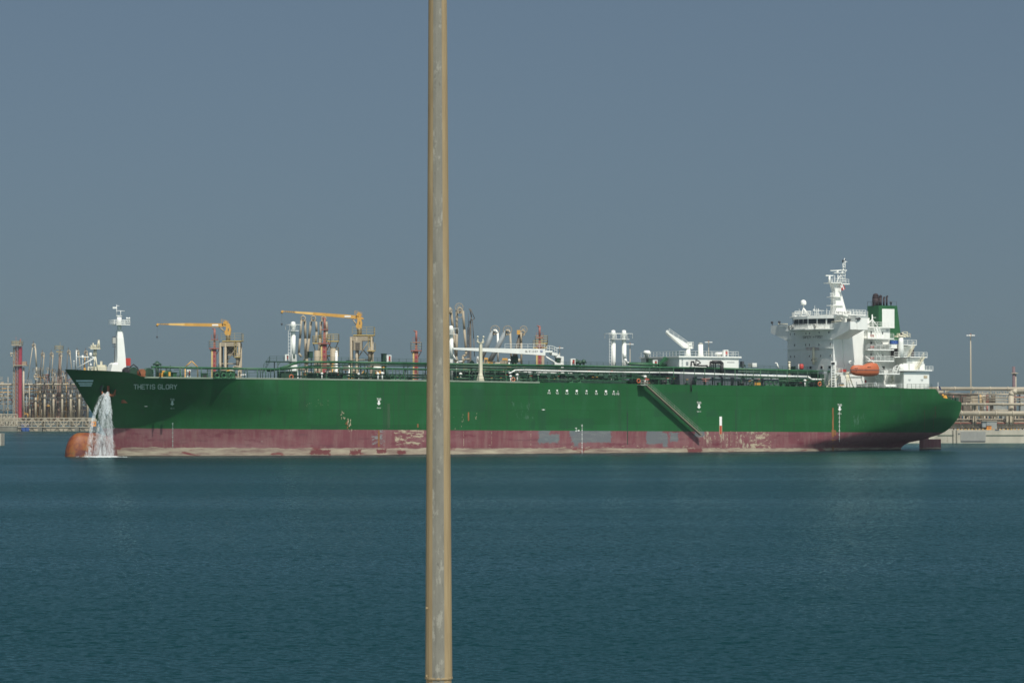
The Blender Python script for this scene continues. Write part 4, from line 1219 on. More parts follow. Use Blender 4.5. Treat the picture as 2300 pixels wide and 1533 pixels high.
m = M().use(paint('pink_crane', (.30, .12, .10), .6)); x, z = S(1585, 851, -13); m.tube((x, -13, DKZ(x)), (x, -13, z), .12); m.tube((x - 1.2, -13, z), (x + 1.2, -13, z + .1), .12); m.tube((x - .9, -13, z - .4), (x + .9, -13, z - .4), .08); m.build('davit', ANODE, ship)

# life rings
for i, (u, v, lab) in enumerate(((654, 846, 'orange life ring on the rail below the forward white vent post'), (1152.5, 852, 'pale orange life ring on the rail right of the cream post'), (1434, 855, 'small life ring on the rail beside the top of the accommodation ladder'), (1840.5, 862, 'orange life ring on the rail by the superstructure corner'))):
    x, z = S(u, v, -15.95)
    m = M().use(ORANGE); m.torus((x, -16.0, z), .42, .13, 'y', 16, 6)
    if i == 1: m.use(MARK)
    for a in (.8, 2.4, 3.9, 5.5): m.ball((x + .42 * math.cos(a), -16.0, z + .42 * math.sin(a)), .14, 6, 4)
    single(m, 'life_ring', ORANGE, lab, 'life ring', (x, -16.0, z), 'life rings along the tanker railing', True)
# ================================================================== SUPERSTRUCTURE
xf = 90.85
D0, D1, D2, D3, D4, D5 = 15.4, 18.66, 21.58, 24.39, 27.09, 29.7
ZR = S(1890, 708.5, -8)[1]
house = M().use(WHITE)
xh = S(2000, 790, -8)[0]
house.box(xf, xf + 9, -10, 10, D0, D5)                       # full-width front block
house.box(xf + 9, xh, -7.6, 9, D0, D5)                       # narrower part with the balconies
dh = house.build('deck_house', WHITE, ship)
# lit end of the front block: stepped side bulkhead reaching to the edge of the balconies
m = M().use(WHITE)
pf = [S(1893, 758, -10.2), S(1908, 745, -10.2), S(1922, 741, -10.2), S(1931, 738, -10.2), S(1938, 741, -10.2), S(1938, 770, -10.2), S(1937, 846, -10.2), S(1899, 846, -10.2), S(1899, 823, -10.2), S(1895, 815, -10.2)]
m.prism([(p[0], -10.2, p[1]) for p in pf], (0, .2, 0))
m.build('side_bulkhead', WHITE, dh)
# windows of the front wall
def fwin(u, v, wu, hv, frame=True):
    yc, zc = SF(u, v, xf); hw = wu / 5.25 / 2; hh_ = hv / 9.4 / 2
    m = M().use(WHITE if frame else GREYC)
    m.box(xf - .05, xf + .01, yc - hw - .09, yc + hw + .09, zc - hh_ - .1, zc + hh_ + .1)
    p = m.build('window', WHITE, dh)
    m = M().use(GLASS); m.box(xf - .065, xf - .045, yc - hw, yc + hw, zc - hh_, zc + hh_); m.build('pane', GLASS, p)
for u, v, wu, hv in ((1774, 750, 4.2, 6.5), (1877 - 0, 745.3, 0, 0), (1785, 750, 1.6, 4), (1810.5, 748.5, 1.6, 4.4), (1819, 748, 1.6, 4.4), (1840.3, 747, 1.8, 4.4), (1862, 746, 1.8, 4.4), (1785, 775, 1.8, 5), (1810, 774, 1.6, 5), (1818.5, 774, 1.8, 5), (1840, 773.5, 2, 5), (1865.5, 772.5, 2, 5), (1875 - .6, 772, 2, 5),
                     (1776.5, 800.5, 1.6, 4.6), (1785, 800.5, 1.6, 4.6), (1818.5, 799.5, 1.8, 4.6), (1844, 799, 2, 5), (1865.5, 798.5, 2, 5), (1874.2, 798.5, 2, 5), (1824, 808, 2.6, 3.4), (1786, 825, 4, 6), (1821, 825, 4.5, 6), (1846, 824.5, 4.5, 6), (1864, 824, 5, 6)):
    if wu == 0 or u > 1871.5: continue
    fwin(u, v, wu, hv)
fwin(1866.5, 745.3, 4.2, 6.5)
for v, u0, u1 in ((763, 1763, 1779), (785.5, 1763, 1872), (763, 1835, 1869), (738.5, 1833, 1869), (743, 1766, 1790)):
    y0, z = SF(u0, v, xf); y1, _z = SF(u1, v, xf)
    m = M().use(WHITE); m.box(xf - .25, xf + .0, y0, y1, z - .05, z + .06); m.build('drip_ledge', WHITE, dh)
YZ = lambda u, v, dx=.05: (xf - dx, *SF(u, v, xf - dx))
text('SAFETY', YZ, TEXTD, 'safety_lettering', dh, 1803.5, 1822, 754.5, 759.5)
text('FIRST', YZ, TEXTD, 'safety_lettering', dh, 1832, 1847.5, 753.5, 758.5)
text('+', YZ, TEXTD, 'safety_cross', dh, 1825.5, 1829.5, 754.8, 758.6)
text('NO SMOKING', YZ, TEXTR, 'warning_lettering', dh, 1810.5, 1839.5, 780.5, 785.3)
m = M().use(CREAM); y, z = SF(1830, 779, xf - .4)
m.tube((xf - .8, y, z), (xf - .8, y, SF(1830, 818, xf - .4)[1]), .28, .28, 8)
for v in (804, 811): m.box(xf - 1.2, xf, y - .5, y + .5, SF(1830, v, xf)[1] - .05, SF(1830, v, xf)[1] + .05)
m.build('vertical_duct', CREAM, dh)
# bridge wings
x19 = S(1919, 738, -17.3)[0]
xw1 = S(1948, 738, -17.3)[0]
for sgn in (-1, 1):
    zt1 = S(1919, 722, -17.3)[1]; zb1 = S(1919, 739.5, -17.3)[1]; zb0 = 26.6
    m = M().use(WHITE)
    m.prism([(xf - .12, sgn * 8.8, zb0), (xf - .12, sgn * 17.3, zb1), (xf - .12, sgn * 17.3, zt1), (xf - .12, sgn * 8.8, zt1 - .15)], (xw1 - xf - .6, 0, 0))
    p = m.build('bridge_wing', WHITE, dh)
    m = M().use(BLACKP if sgn > 0 else STEEL)
    for yy in (16.9, 13.6): m.tube((xf + .2, sgn * yy, zt1), (xf - .1, sgn * yy, zt1 + .6), .08); m.lathe((xf - .35, sgn * yy, zt1 + .75), [(.08, 0), (.3, .12), (.3, .5)], 8, 'x')
    m.build('search_light', STEEL, p)
    m = M().use(CREAM); m.tube((xf - .3, sgn * 9.6, zt1 + .15), (xf - .3, sgn * 13.4, zt1 + .25), .13); m.ball((xf - .3, sgn * 13.5, zt1 + .25), .2, 8, 4); m.build('wing_awning_boom', CREAM, p)
# enclosed near wing: box end
m = M().use(WHITE)
xa = S(1916, 725, -17.45)[0]; zt1 = S(1930, 711, -17.45)[1]; zb1 = S(1930, 740, -17.45)[1]
m.box(xa + 1.2, xw1, -17.45, -10.3, zb1, zt1)
p = m.build('wing_cabin', WHITE, dh)
m = M().use(WHITE); m.box(xa + .9, xw1 + .1, -17.6, -9, zt1, zt1 + .15); m.build('cabin_roof', WHITE, p)
m = M().use(BLACKP); m.path([s3(1922, 716, -17.7), s3(1930, 714, -17.7), s3(1933, 716, -17.7)], .14); m.path([s3(1925, 719, -17.7), s3(1931, 717, -17.7)], .1); m.build('wing_lamp_cluster', BLACKP, p)
m = M().use(GLASS); m.box(xa + 1.1, xa + 1.2, -14.8, -11.6, zt1 - 1.35, zt1 - .5); m.build('cabin_window', GLASS, p)
m = M().use(WHITE); m.box(xf + .3, xa + 1.0, -13.8, -9.6, ZR - .25, ZR); m.box(xf + 1.2, xa + 1.2, -13.4, -9.6, D5, ZR - .25); m.build('side_shelter', WHITE, dh)
# wheelhouse
fp = [(xf + 8, -10.1), (xf + .6, -10.1), (xf - .8, -8.2), (xf - 3.2, -3.8), (xf - 3.4, 1.8), (xf - 1.4, 5.6), (xf + 1.2, 7.6), (xf + 8, 7.8)]
zw0, zw1 = S(1840, 738, -6)[1], S(1840, 709, -6)[1]
def ring(s_, z): return [(xf + 3 + (a - xf - 3) * s_, b_ * s_, z) for a, b_ in fp]
m = M().use(WHITE)
m.loft([ring(1, zw0), ring(1.0, zw0 + 1.15), ring(.985, zw0 + 1.15), ring(1.0, zw1 - .65), ring(1.03, zw1 - .65), ring(1.03, zw1)], True, False)
wh = m.build('wheelhouse', WHITE, ship)
def on_face(i, t, z, off):
    a, b_ = Vector((*fp[i], 0)), Vector((*fp[i + 1], 0))
    p = a.lerp(b_, t); d = (b_ - a).normalized(); nrm = Vector((d.y, -d.x, 0))
    if nrm.dot(Vector((a.x - xf - 3, a.y, 0))) < 0: nrm = -nrm
    p += nrm * off
    return (p.x, p.y, z)
for i, cuts in ((1, ((.12, .9),)), (2, ((.03, .46), (.52, .96))), (3, ((.03, .31), (.36, .64), (.69, .97))), (4, ((.04, .48), (.53, .96))), (0, ((.25, .42), (.5, .68)))):
    for t0, t1 in cuts:
        za, zb_ = zw0 + 1.05, zw1 - .75
        m = M().use(GLASS); m.add([on_face(i, t0, za, .06), on_face(i, t1, za, .06), on_face(i, t1, zb_, .06), on_face(i, t0, zb_, .06)], [(0, 1, 2, 3)]); m.build('bridge_window', GLASS, wh)
m = M().use(WHITE)
o1 = [on_face(i, t, zw0 - .05, .9) for i, t in ((1, .0), (2, .0), (3, 0), (4, 0), (5, 0))]
m.loft([[(p[0], p[1], zw0 - .2) for p in o1] + [(xf + .5, 7, zw0 - .2), (xf + .5, -9, zw0 - .2)], [(p[0], p[1], zw0 + .02) for p in o1] + [(xf + .5, 7, zw0 + .02), (xf + .5, -9, zw0 + .02)]], True, False)
m.rail([(p[0], p[1], zw0) for p in o1], 1.15, .9, .05, 2)
m.build('bridge_balcony', WHITE, wh)
for yy, xx in ((5.2, xf - 2.6), (1.5, xf - 4.2), (-6.3, xf - 2.9)):
    m = M().use(STEEL); m.torus((xx, yy, zw0 + .6), .42, .15, 'x', 12, 5); m.build('hose_reel', STEEL, wh)
m = M().use(WHITE); m.rail([ring(1.02, zw1)[i] for i in (7, 6, 5, 4, 3, 2, 1, 0)], 1.1, 1.4, .045, 2); m.build('roof_railing', WHITE, wh)
# main roof slab and rail
m = M().use(WHITE); m.box(xf + .8, xf + 9.2, -10.6, 10.2, ZR - .02, ZR + .28); m.build('monkey_island', WHITE, dh)
m = M().use(WHITE); m.rail([(xf + 1, -10.5, ZR + .28), (xf + 9.1, -10.5, ZR + .28)], 1.1, .9, .05, 3); m.rail([s3(1918, 712, -8), s3(1949, 711, -8)], 1.3, 1, .05, 3); m.build('monkey_island_railing', WHITE, dh)
m = M().use(MARK); bxp(m, 1876, 1911, 698, 706, -10.75, .06); nb_ = m.build('name_board', MARK, dh)
text('THETIS GLORY', lambda u, v: s3(u, v, -10.79), TEXTD, 'name_board_lettering', nb_, 1877.5, 1909.5, 699.8, 704.2)
# satellite dome on tripod
m = M().use(WHITE); x, zt1 = S(1804.5, 673, 0); zb1 = S(1804.5, 684.5, 0)[1]; r = .72
m.lathe((x, 0, zb1), [(r * .95, 0), (r, .15), (r, zt1 - zb1 - r * .9), (r * .82, zt1 - zb1 - r * .35), (r * .45, zt1 - zb1 - .08), (.03, zt1 - zb1)], 16)
sd = m.build('satellite_dome', WHITE, ship)
m = M().use(WHITE); zc_ = zb1 - .9; 
m.tube((x, 0, zb1), (x, 0, zc_), .12)
for dx, dy in ((-1.3, -1), (1.3, -1), (0, 1.5), (.3, -1.4)): m.tube((x, 0, zc_ + .2), (x + dx, dy, zw1), .12, .12, 6)
m.build('tripod', WHITE, sd)
m = M().use(WHITE)
for u, v in ((1795, 693), (1830, 686), (1834, 692), (1857, 693), (1863, 697), (1870, 693), (1916, 694)):
    p_ = S(u, v, -4); m.tube((p_[0], -4, zw1), (p_[0], -4, p_[1]), .07, .05, 4)
xa_, za_ = S(1838, 697, -3); m.tube((xa_ - 1.4, -3, za_), (xa_ + 1.6, -3, za_), .06); m.tube((xa_, -3, zw1), (xa_, -3, za_ + .5), .06); m.ball((S(1828, 695, -4)[0], -4, S(1828, 696, -4)[1]), .25, 8, 4)
m.build('aerials', WHITE, wh)
m = M().use(WHITE); m.rail([s3(1785, 707, 3), s3(1821, 706.5, 3)], .9, .9, .07, 3); m.box(*sorted((S(1785, 707, 3)[0], S(1821, 707, 3)[0])), 2.9, 3.1, zw1, zw1 + .35); m.build('compass_deck_screen', WHITE, wh)

# main mast with radar
xl, xr = S(1871.5, 708, -3)[0], S(1896, 708, -3)[0]
z0, z1, z2, z3 = ZR + .2, S(1880, 655, -3)[1], S(1880, 648, -3)[1], S(1880, 636, -3)[1]
xr1 = S(1885, 655, -3)[0]
m = M().use(WHITE)
m.loft([rect(xl, xr, -4.4, -1.6, z0), rect(xl + .1, xr1, -3.8, -2.2, z1), rect(xl - .1, xr1, -3.8, -2.2, z2), rect(S(1867, 640, -3)[0], S(1886, 640, -3)[0], -3.9, -2.1, z3)], True, False)
mast = m.build('radar_mast', WHITE, ship)
m = M().use(WHITE)
for v in (666, 685): 
    x_, z_ = S(1872, v, -4.5); x2_ = S(1895 - (708 - v) * .2, v, -4.5)[0]; m.box(x_, x2_ + .5, -4.6, -1.5, z_ - .07, z_ + .07)
for v in (658.5, 661, 664.5, 667, 671, 685): x_, z_ = S(1869, v, -3); m.box(x_ - .6, x_ + .5, -3.1, -2.9, z_ - .06, z_ + .06)
m.ladder(s3(1873.5, 706, -4.6), s3(1873.5, 655, -4.2), (.5, 0, 0), .05, .5)
m.build('mast_steps', WHITE, mast)
m = M().use(WHITE); xa_, xb_ = S(1858, 635, -3)[0], S(1901, 635, -3)[0]; m.box(xa_, S(1882, 635, -3)[0], -4.6, -1.4, z3 - .05, z3 + .15); m.box(S(1880, 636, -3)[0], xb_, -4.4, -1.6, z3 - .3, z3 - .05)
m.rail([(xa_ + .3, -4.5, z3 + .1), (xb_ - .3, -4.5, z3 - .05)], 1.0, .8, .05, 2)
for u, v in ((1875, 617), (1864, 625), (1869, 627), (1868, 630), (1882, 614)): p_ = S(u, v, -3); m.tube((p_[0], -3, z3), (p_[0], -3, p_[1]), .12 if u == 1882 else .06)
m.build('crosstree', WHITE, mast)
m = M().use(WHITE); x_, z_ = S(1863, 620, -3.4); m.tube((x_, -3.4, z3), (x_, -3.4, z_), .3, .25); m.box(x_ - 1.15, x_ + 1.05, -3.6, -3.2, z_, z_ + .26); m.build('radar_scanner', WHITE, mast)
m = M().use(WHITE); x_, z_ = S(1881, 607.5, -3); m.tube((x_, -3, z_ - .5), (x_, -3, z_), .3, .3); m.prism([s3(1865.5, 608.5, -3.15), s3(1890, 608, -3.15), s3(1890, 605, -3.15), s3(1882, 606, -3.15), s3(1865.5, 606.8, -3.15)], (0, .3, 0)); m.box(x_ - 1.2, x_ + 1.6, -3.4, -2.6, z_ - .65, z_ - .5); m.build('radar_scanner', WHITE, mast)
m = M().use(WHITE)
for pts in (((1885, 636), (1893, 606), (1893, 588)), ((1898, 636), (1898, 606), (1899, 586)), ((1891, 636), (1896, 588), (1897, 580)), ((1879, 633), (1890, 614), (1893, 606))):
    m.path([s3(a, b_, -3 + .2 * (a - 1890) / 5) for a, b_ in pts], .09, 6)
for v in (631, 625, 619, 613, 607, 600, 594, 589): m.tube(s3(1887 + (636 - v) * .2, v, -3), s3(1899, v, -3), .07)
m.tube(s3(1899, 588, -3), s3(1903, 587.5, -3), .06); m.tube(s3(1898, 612, -3), s3(1902, 606, -3), .07); m.tube(s3(1890, 606.5, -3), s3(1902, 606.5, -3), .08)
m.build('topmast_lattice', WHITE, mast)
m = M().use(BLACKP); p_ = S(1893.3, 586.5, -3); m.lathe((p_[0], -3, p_[1] - .2), [(.2, 0), (.2, .5), (.05, .55)], 8); p_ = S(1898.5, 584, -3); m.lathe((p_[0], -3, p_[1] - .1), [(.12, 0), (.12, .3)], 8); m.build('navigation_lamps', BLACKP, mast)
# flag hanging below the crosstree
RW = paint('flag_red', (.45, .03, .03), .8); 
m = M()
fpx = [((1887, 642), (1894, 640)), ((1888, 645.5), (1896, 644)), ((1888.5, 649), (1897.5, 648)), ((1890, 653), (1898, 651))]
cells = 6
fl = []
for r_ in range(7):
    t = r_ / 6
    row = []
    for c_ in range(5):
        s_ = c_ / 4
        u = 1887.5 + 3.2 * t + s_ * (6.5 + 1.5 * t); v = 640.5 + 12 * t - 2.2 * s_ - 1.5 * s_ * t
        row.append(s3(u, v, -4.9 + .18 * math.sin(s_ * 7 + t * 3)))
    fl.append(row)
for r_ in range(6):
    for c_ in range(4):
        m.use(RW if (c_ == 3 or (r_ >= 3 and c_ < 3) and not (c_ == 2)) else MARK)
        m.add([fl[r_][c_], fl[r_ + 1][c_], fl[r_ + 1][c_ + 1], fl[r_][c_ + 1]], [(0, 1, 2, 3)], True)
m.tube(fl[0][0], s3(1888, 637, -4.2), .03, .03, 4)
single(m, 'flag', RW, 'small red and white flag hanging below the radar mast crosstree', 'flag', fl[0][0], None, True)

# balconies, port side
def deckplate(name, u0, u1, v, y0, y1, parent=None, rail_=True, h=1.1, th=.28, cut=True):
    x0, z = S(u0, v, y1); x1, _z = S(u1, v, y0)
    xs0 = S(u0 + 1, v, y0)[0]
    m = M().use(WHITE)
    pts = [(x0, y1, z), (xs0 + (1.4 if cut else 0), y0, z), (x1, y0, z), (x1, y1, z)]
    m.prism(pts, (0, 0, th))
    p = m.build(name, WHITE, parent or ship)
    if rail_:
        m = M().use(WHITE); m.rail([(a, b_ + (.06 if b_ < y1 - .1 else 0), c_ + th) for a, b_, c_ in (pts[0], pts[1], pts[2])], h, 1.3, .045, 3)
        m.build('railing', WHITE, p)
    return p, x0, x1, z
for v, uu in ((762, 2008), (787, 2008), (812, 2008)):
    p, xa_, xb_, z_ = deckplate('balcony', 1937, uu, v, -12.6, -7.7)
    m = M().use(RED); x_ = S(1961, v - 6, -12.7)[0]; m.box(x_ - .3, x_ + .1, -12.2, -12.0, z_ + .5, z_ + 1.1); m.box(x_ + .3, x_ + .6, -12.2, -12.0, z_ + .5, z_ + 1.1); m.build('life_jacket_locker', RED, p)
p, xa_, xb_, z_ = deckplate('boat_deck', 1960, 2021, 841, -14.6, -7.7)
p, xa_, xb_, z_ = deckplate('boat_deck', 1873, 1893, 840, -13.6, -10.0, cut=False)
for i, (v0, v1) in enumerate(((734, 757), (762, 774), (788, 800), (814, 826), (839, 853))):
    m = M().use(WHITE)
    for k in range(2): m.ladder(s3(1965 + k * 5.5, v0, -10.2), s3(1973 + k * 5.5, v1 + 1, -10.2), (.9, 0, 0), .12, .5)
    m.build('outside_stair', WHITE, ship)
for u, v, w_, h_ in ((1957, 770, 3, 6), (1981, 771, 2.6, 4), (1957, 797, 3, 6), (1983, 798, 2.6, 4), (1940.5, 771, 1.6, 3), (1940.5, 797, 1.6, 3), (1957, 747, 3, 6.5), (1984, 826, 7, 7), (1942, 746, 1.2, 2)):
    m = M().use(GLASS); bxp(m, u - w_ / 2, u + w_ / 2, v - h_ / 2, v + h_ / 2, -7.68 if v != 747 else -8.28, .05); m.build('side_window', GLASS, dh)
for u, v in ((1925, 766), (1925, 800)):
    pass
# upper block behind the wheelhouse, with its own window and rail
m = M().use(WHITE); x_a, x_b = S(1949, 745, -8.2)[0], S(1999, 745, -8.2)[0]; zt1 = S(1975, 736, -8.2)[1]
m.box(x_a, x_b, -8.2, 6, D4 + .3, zt1); m.box(x_a - 1, x_b + .2, -9, 6.2, zt1, zt1 + .25)
ub_ = m.build('upper_block', WHITE, dh)
m = M().use(WHITE); m.rail([(x_a - .9, -8.9, zt1 + .25), (x_b + .1, -8.9, zt1 + .25)], 1.15, 1.1, .045, 3); m.build('railing', WHITE, ub_)
m = M().use(GLASS); bxp(m, 1981, 1984, 745, 750, -8.26, .08); m.build('side_window', GLASS, ub_)
m = M().use(WHITE); m.box(S(1946, 720, -8)[0] - 6, x_a + .6, -8.1, 8, zt1, ZR - .4); m.build('rear_bridge_block', WHITE, dh)
# tripod antenna mast
m = M().use(WHITE); x_, z_ = S(1959, 706, -8.6); zb1 = zt1 + .2
m.tube((x_ + .1, -8.6, zb1), (x_, -8.6, z_), .3, .12)
for dx in (-2.0, 2.0): m.tube((x_, -8.6, z_ - 1.2), (x_ + dx, -8.7 + .5, zb1), .13)
m.box(x_, x_ + 1.1, -8.7, -8.5, z_ - .8, z_ - .7); m.build('signal_tripod', WHITE, ship)

# funnel
m = M().use(FUNG)
fy0, fy1 = -2.3, SF(1949, 700, S(1973.5, 700, -2.3)[0])[0] + .2
xt0, xt1 = S(1973.5, 686, fy0)[0], S(2015, 686, fy0)[0]
xb0, xb1 = S(1973.5, 765, fy0)[0], S(2022.5, 765, fy0)[0]
zt1 = S(1990, 686, fy0)[1]; zb1 = D4
zmid = zb1
m.loft([rect(xb0, xb1 + .3, fy0, fy1, zb1), rect(xt0, xt1, fy0, fy1, zt1)], True, False)
fun = m.build('funnel', FUNG, ship)
m = M().use(WHITE); bxp(m, 1981.5, 2009, 693.5, 736.5, fy0 - .06, .05); m.build('funnel_panel', WHITE, fun)
m = M().use(DGREY); m.rail([(xt0 + .1, fy1, zt1), (xt0 + .1, fy0 + .1, zt1), (xt1 - .1, fy0 + .1, zt1)], 1.05, 1.6, .05, 1); m.build('funnel_railing', DGREY, fun)
def exh(u, r, v, y, bend):
    x_, z_ = S(u, v, y); m = M().use(SOOT)
    m.tube((x_, y, zt1 - .1), (x_, y, z_ - r), r, r, 12)
    m.path([(x_, y, z_ - r * 1.05), (x_ + bend * .5, y, z_ - r * .4), (x_ + bend, y, z_)], r * .92, 12)
    m.build('exhaust_pipe', SOOT, fun)
exh(1966.5, .82, 662, 0, .12); exh(1962.5, .4, 666, .9, .05); exh(1977, .42, 664, -.8, .25); exh(1985, .24, 667, -.8, .25); exh(1991.5, .24, 664.5, -.8, .3)
m = M().use(BLACKP); x_, z_ = S(2001, 680, -1); m.lathe((x_, -1, zt1), [(.1, 0), (.15, .4), (.3, .6), (.3, 1.0)], 8); m.build('funnel_vent', BLACKP, fun)

# engine casing and aft tiers
m = M().use(WHITE)
xc0 = S(2003, 800, -7.6)[0]
casing = []
m.box(xh, S(2052, 790, -7.6)[0], -7.4, 8, D0, S(2030, 776, -7.6)[1]); m.build('engine_casing', WHITE, ship)
p1, a_, b_, z_ = deckplate('aft_deck', 1998, 2059, 776, -11.0, -5, cut=False, th=.22)
m = M().use(WHITE); bxp(m, 1999, 2015, 773, 782, -11.2, 3); bxp(m, 2020, 2046, 777, 800, -8.5, 1.2); m.build('aft_tier_wall', WHITE, p1)
m = M().use(BLUE)
for u0 in (1999.5, 2004.5, 2009.5, 2014.5): bxp(m, u0, u0 + 4.4, 764.5, 772, -11.3, .3)
m.build('blue_tarpaulin', BLUE, p1)
p2, a_, b_, z_ = deckplate('aft_deck', 2008, 2083, 804, -12.4, -5, cut=False, th=.25)
m = M().use(WHITE); bxp(m, 2037, 2075, 804.5, 834, -11.8, 14); m.build('aft_tier_wall', WHITE, p2)
m = M().use(SOOT); bxp(m, 2004, 2016, 783, 801, -8, 1.0); bxp(m, 2041, 2053, 784, 800, -8.5, 1.0); m.build('open_store', SOOT, p2)
p3, a_, b_, z_ = deckplate('aft_deck', 2018, 2094, 834, -14.6, -5, cut=False, th=.3, rail_=False)
m = M().use(WHITE); x_a, z_a = S(2030, 835, -14.0); x_b = S(2087, 835, -14)[0]; m.box(x_a, x_b, -14, 8, D0 - 1, z_a); m.box(x_a - 3, x_a, -7.5, 8, D0 - 1, z_a); blk = m.build('aft_house', WHITE, p3)
m = M().use(WHITE); m.rail([(x_b - 2.2, -14.5, z_a + .3), (x_b + .8, -14.5, z_a + .3)], 1.15, .9, .045, 3); m.rail([s3(2055, 833, -14), s3(2068, 833, -14)], .6, 1, .04, 1); m.build('railing', WHITE, p3)
m = M().use(WHITE); bxp(m, 2066, 2077, 817, 833, -12.4, .5); m.build('aft_locker', WHITE, p3)
m = M().use(GREYC)
for u, v in ((2043, 853), (2071, 853)):
    bxp(m, u - 3, u + 3, v - 1.4, v - .6, -14.06, .05); bxp(m, u - 1.6, u + 1.8, v + .8, v + 1.6, -14.06, .05)
m.build('wall_grilles', GREYC, p3)
m = M().use(FLAKE); bxp(m, 2075, 2083, 843, 849, -14.08, .05); m.build('wall_notice', FLAKE, p3)
m = M().use(GREYC)
for u, v in ((2046, 811), (2047, 814)): bxp(m, u - 3, u + 3, v - .5, v + .3, -11.86, .05)
bxp(m, 1990, 1996, 740, 741, -8.27, .05); bxp(m, 1991, 1995, 742.5, 743.3, -8.27, .05)
m.tube(s3(2042, 805, -11.9), s3(2042, 832, -11.9), .06)
m.build('wall_notice', GREYC, p2)
for (a, b_) in (((2040, 801), (2053, 776)), ((2056, 832), (2076, 801))):
    m = M().use(CREAM); y = -12.9
    for dy in (0, .9): m.prism([s3(a[0] - 1, a[1], y + dy), s3(a[0] + 1, a[1], y + dy), s3(b_[0] + 1, b_[1], y + dy), s3(b_[0] - 1, b_[1], y + dy)], (0, .06, 0))
    m.ladder(s3(a[0], a[1], y + .45), s3(b_[0], b_[1], y + .45), (0, .85, 0), .06, .4)
    m.rail([s3(a[0] - .5, a[1], y), s3(b_[0] - .5, b_[1], y)], 1.0, 1.6, .05, 1)
    m.build('sloping_stair', CREAM, p2)
m = M().use(WHITE); x_, z_ = S(2023.5, 757, -12); zb1 = S(2023, 803, -12)[1]
m.loft([[(x_ + r_ * math.cos(t * .3927), -12 + r_ * math.sin(t * .3927), z__) for t in range(16)] for r_, z__ in ((.7, zb1), (.7, zb1 + 2.5), (.6, zb1 + 3.6), (.56, z_))])
m.use(CREAM); m.lathe((x_, -12, z_), [(.66, 0), (.66, .3), (.5, .5)], 12); m.use(BLACKP); m.ball((x_ + .1, -12, z_ + .8), .3, 8, 5)
m.build('tall_ventilator', WHITE, ship)
m = M().use(WHITE); x_, z_ = S(2024, 817, -12.5); m.lathe((x_, -12.5, S(2024, 833, -12)[1]), [(.62, 0), (.62, 1.2), (.55, 1.5), (.2, 1.7)], 12); m.box(x_ + .8, x_ + 2.3, -12.3, -11, z_ - 1.6, z_ + .2); m.build('mushroom_vent', WHITE, ship)
m = M().use(CREAM)
for (a, b_, c_) in ((2015, 752, -6), (2028, 748, -6), (2034, 752, -6)):
    m.rail([s3(a, b_ + 6, c_), s3(a + 10, b_ + 6, c_)], 1.0, .9, .08, 2)
m.build('casing_railing', CREAM, ship); m = M().use(CREAM)
m.path([s3(2018, 752, -9), s3(2026, 748, -9), s3(2035, 753, -9), s3(2040, 756, -9)], .2); bxp(m, 2014, 2034, 753, 757, -6, 1)
m.build('casing_top_gear', CREAM, ship)
m = M().use(WHITE); m.path([s3(2003, 838, -14), s3(2008, 824, -14), s3(2016, 820, -14)], .08); m.ladder(s3(2009, 838, -13.9), s3(2016, 821, -13.9), (.9, 0, 0), .1, .6); m.build('outside_stair', WHITE, ship)
# deck-level gear round the house
def frame(m, pts, r=.14):
    m.path([s3(*p) for p in pts], r, 6)
m = M().use(WHITE); m.ladder(s3(1871.5, 869, -13.5), s3(1871.5, 823, -13.5), (1.0, 0, 0), .13, .55); bxp(m, 1866.5, 1879, 811, 820, -13.8, 1.2); m.use(BLACKP); bxp(m, 1867.5, 1875, 813, 818.5, -13.9, .08); m.build('floodlight_tower', WHITE, ship)
m = M().use(CREAM); m.ladder(s3(1861, 869, -12.8), s3(1884, 838, -12.8), (1.2, 0, 0), .12, .7); m.rail([s3(1861, 866, -13.3), s3(1886, 836, -13.3)], 1.0, 1.2, .07, 1); m.build('outside_stair', CREAM, ship)
m = M().use(RED); bxp(m, 1891, 1901, 829, 835, -12.6, 1.5); m.build('red_deck_box', RED, ship)
m = M().use(CREAM)
frame(m, [(1902, 869, -14.5), (1902, 838, -14.5)], .2); frame(m, [(1904, 836, -14.5), (1917, 869, -14.5)], .17); frame(m, [(1904, 840, -14.5), (1909, 869, -14.5)], .12); frame(m, [(1899, 838, -14.5), (1912, 836, -14.8)], .2)
for v in (846, 853, 860): frame(m, [(1902, v, -14.5), (1904 + (v - 836) * .38, v, -14.5)], .09)
m.build('boat_davit', CREAM, ship)
m = M().use(WHITE); frame(m, [(1965, 869, -14.5), (1963, 857, -14.5)], .13); frame(m, [(1970, 869, -14.5), (1966, 856, -14.5)], .13); frame(m, [(1963, 860, -14.5), (1968, 860, -14.5)], .08); frame(m, [(1924, 869, -14), (1924, 857, -14)], .12); frame(m, [(1910, 818, -14.7), (1907, 812, -14.7), (1912, 810, -14.7)], .16); frame(m, [(1944, 800, -13), (1962, 814, -14.5), (1966, 822, -14.5)], .12); m.build('boat_davit', WHITE, ship)
for u0, u1, v0 in ((1932, 1943, 862), (1955, 1965, 862)):
    m = M().use(GREEN); m.prism([s3(u0 + 2, v0, -14), s3(u1 - 1, v0, -14), s3(u1, 869, -14), s3(u0, 869, -14)][::-1], (0, 1.6, 0)); m.build('mooring_winch', GREEN, ship)
m = M().use(RED); bxp(m, 1943, 1946, 853, 860, -7.75, .1); m.build('fire_panel', RED, ship)
m = M().use(CREAM)
for u, v in ((2003, 848), (2006, 853), (2002, 858), (2005, 846)): x_, z_ = S(u, v, -12); m.ball((x_, -12, z_), .3, 8, 5)
m.tube(s3(2003.5, 868, -12), s3(2003.5, 845, -12), .09); m.build('boat_gear', CREAM, ship)
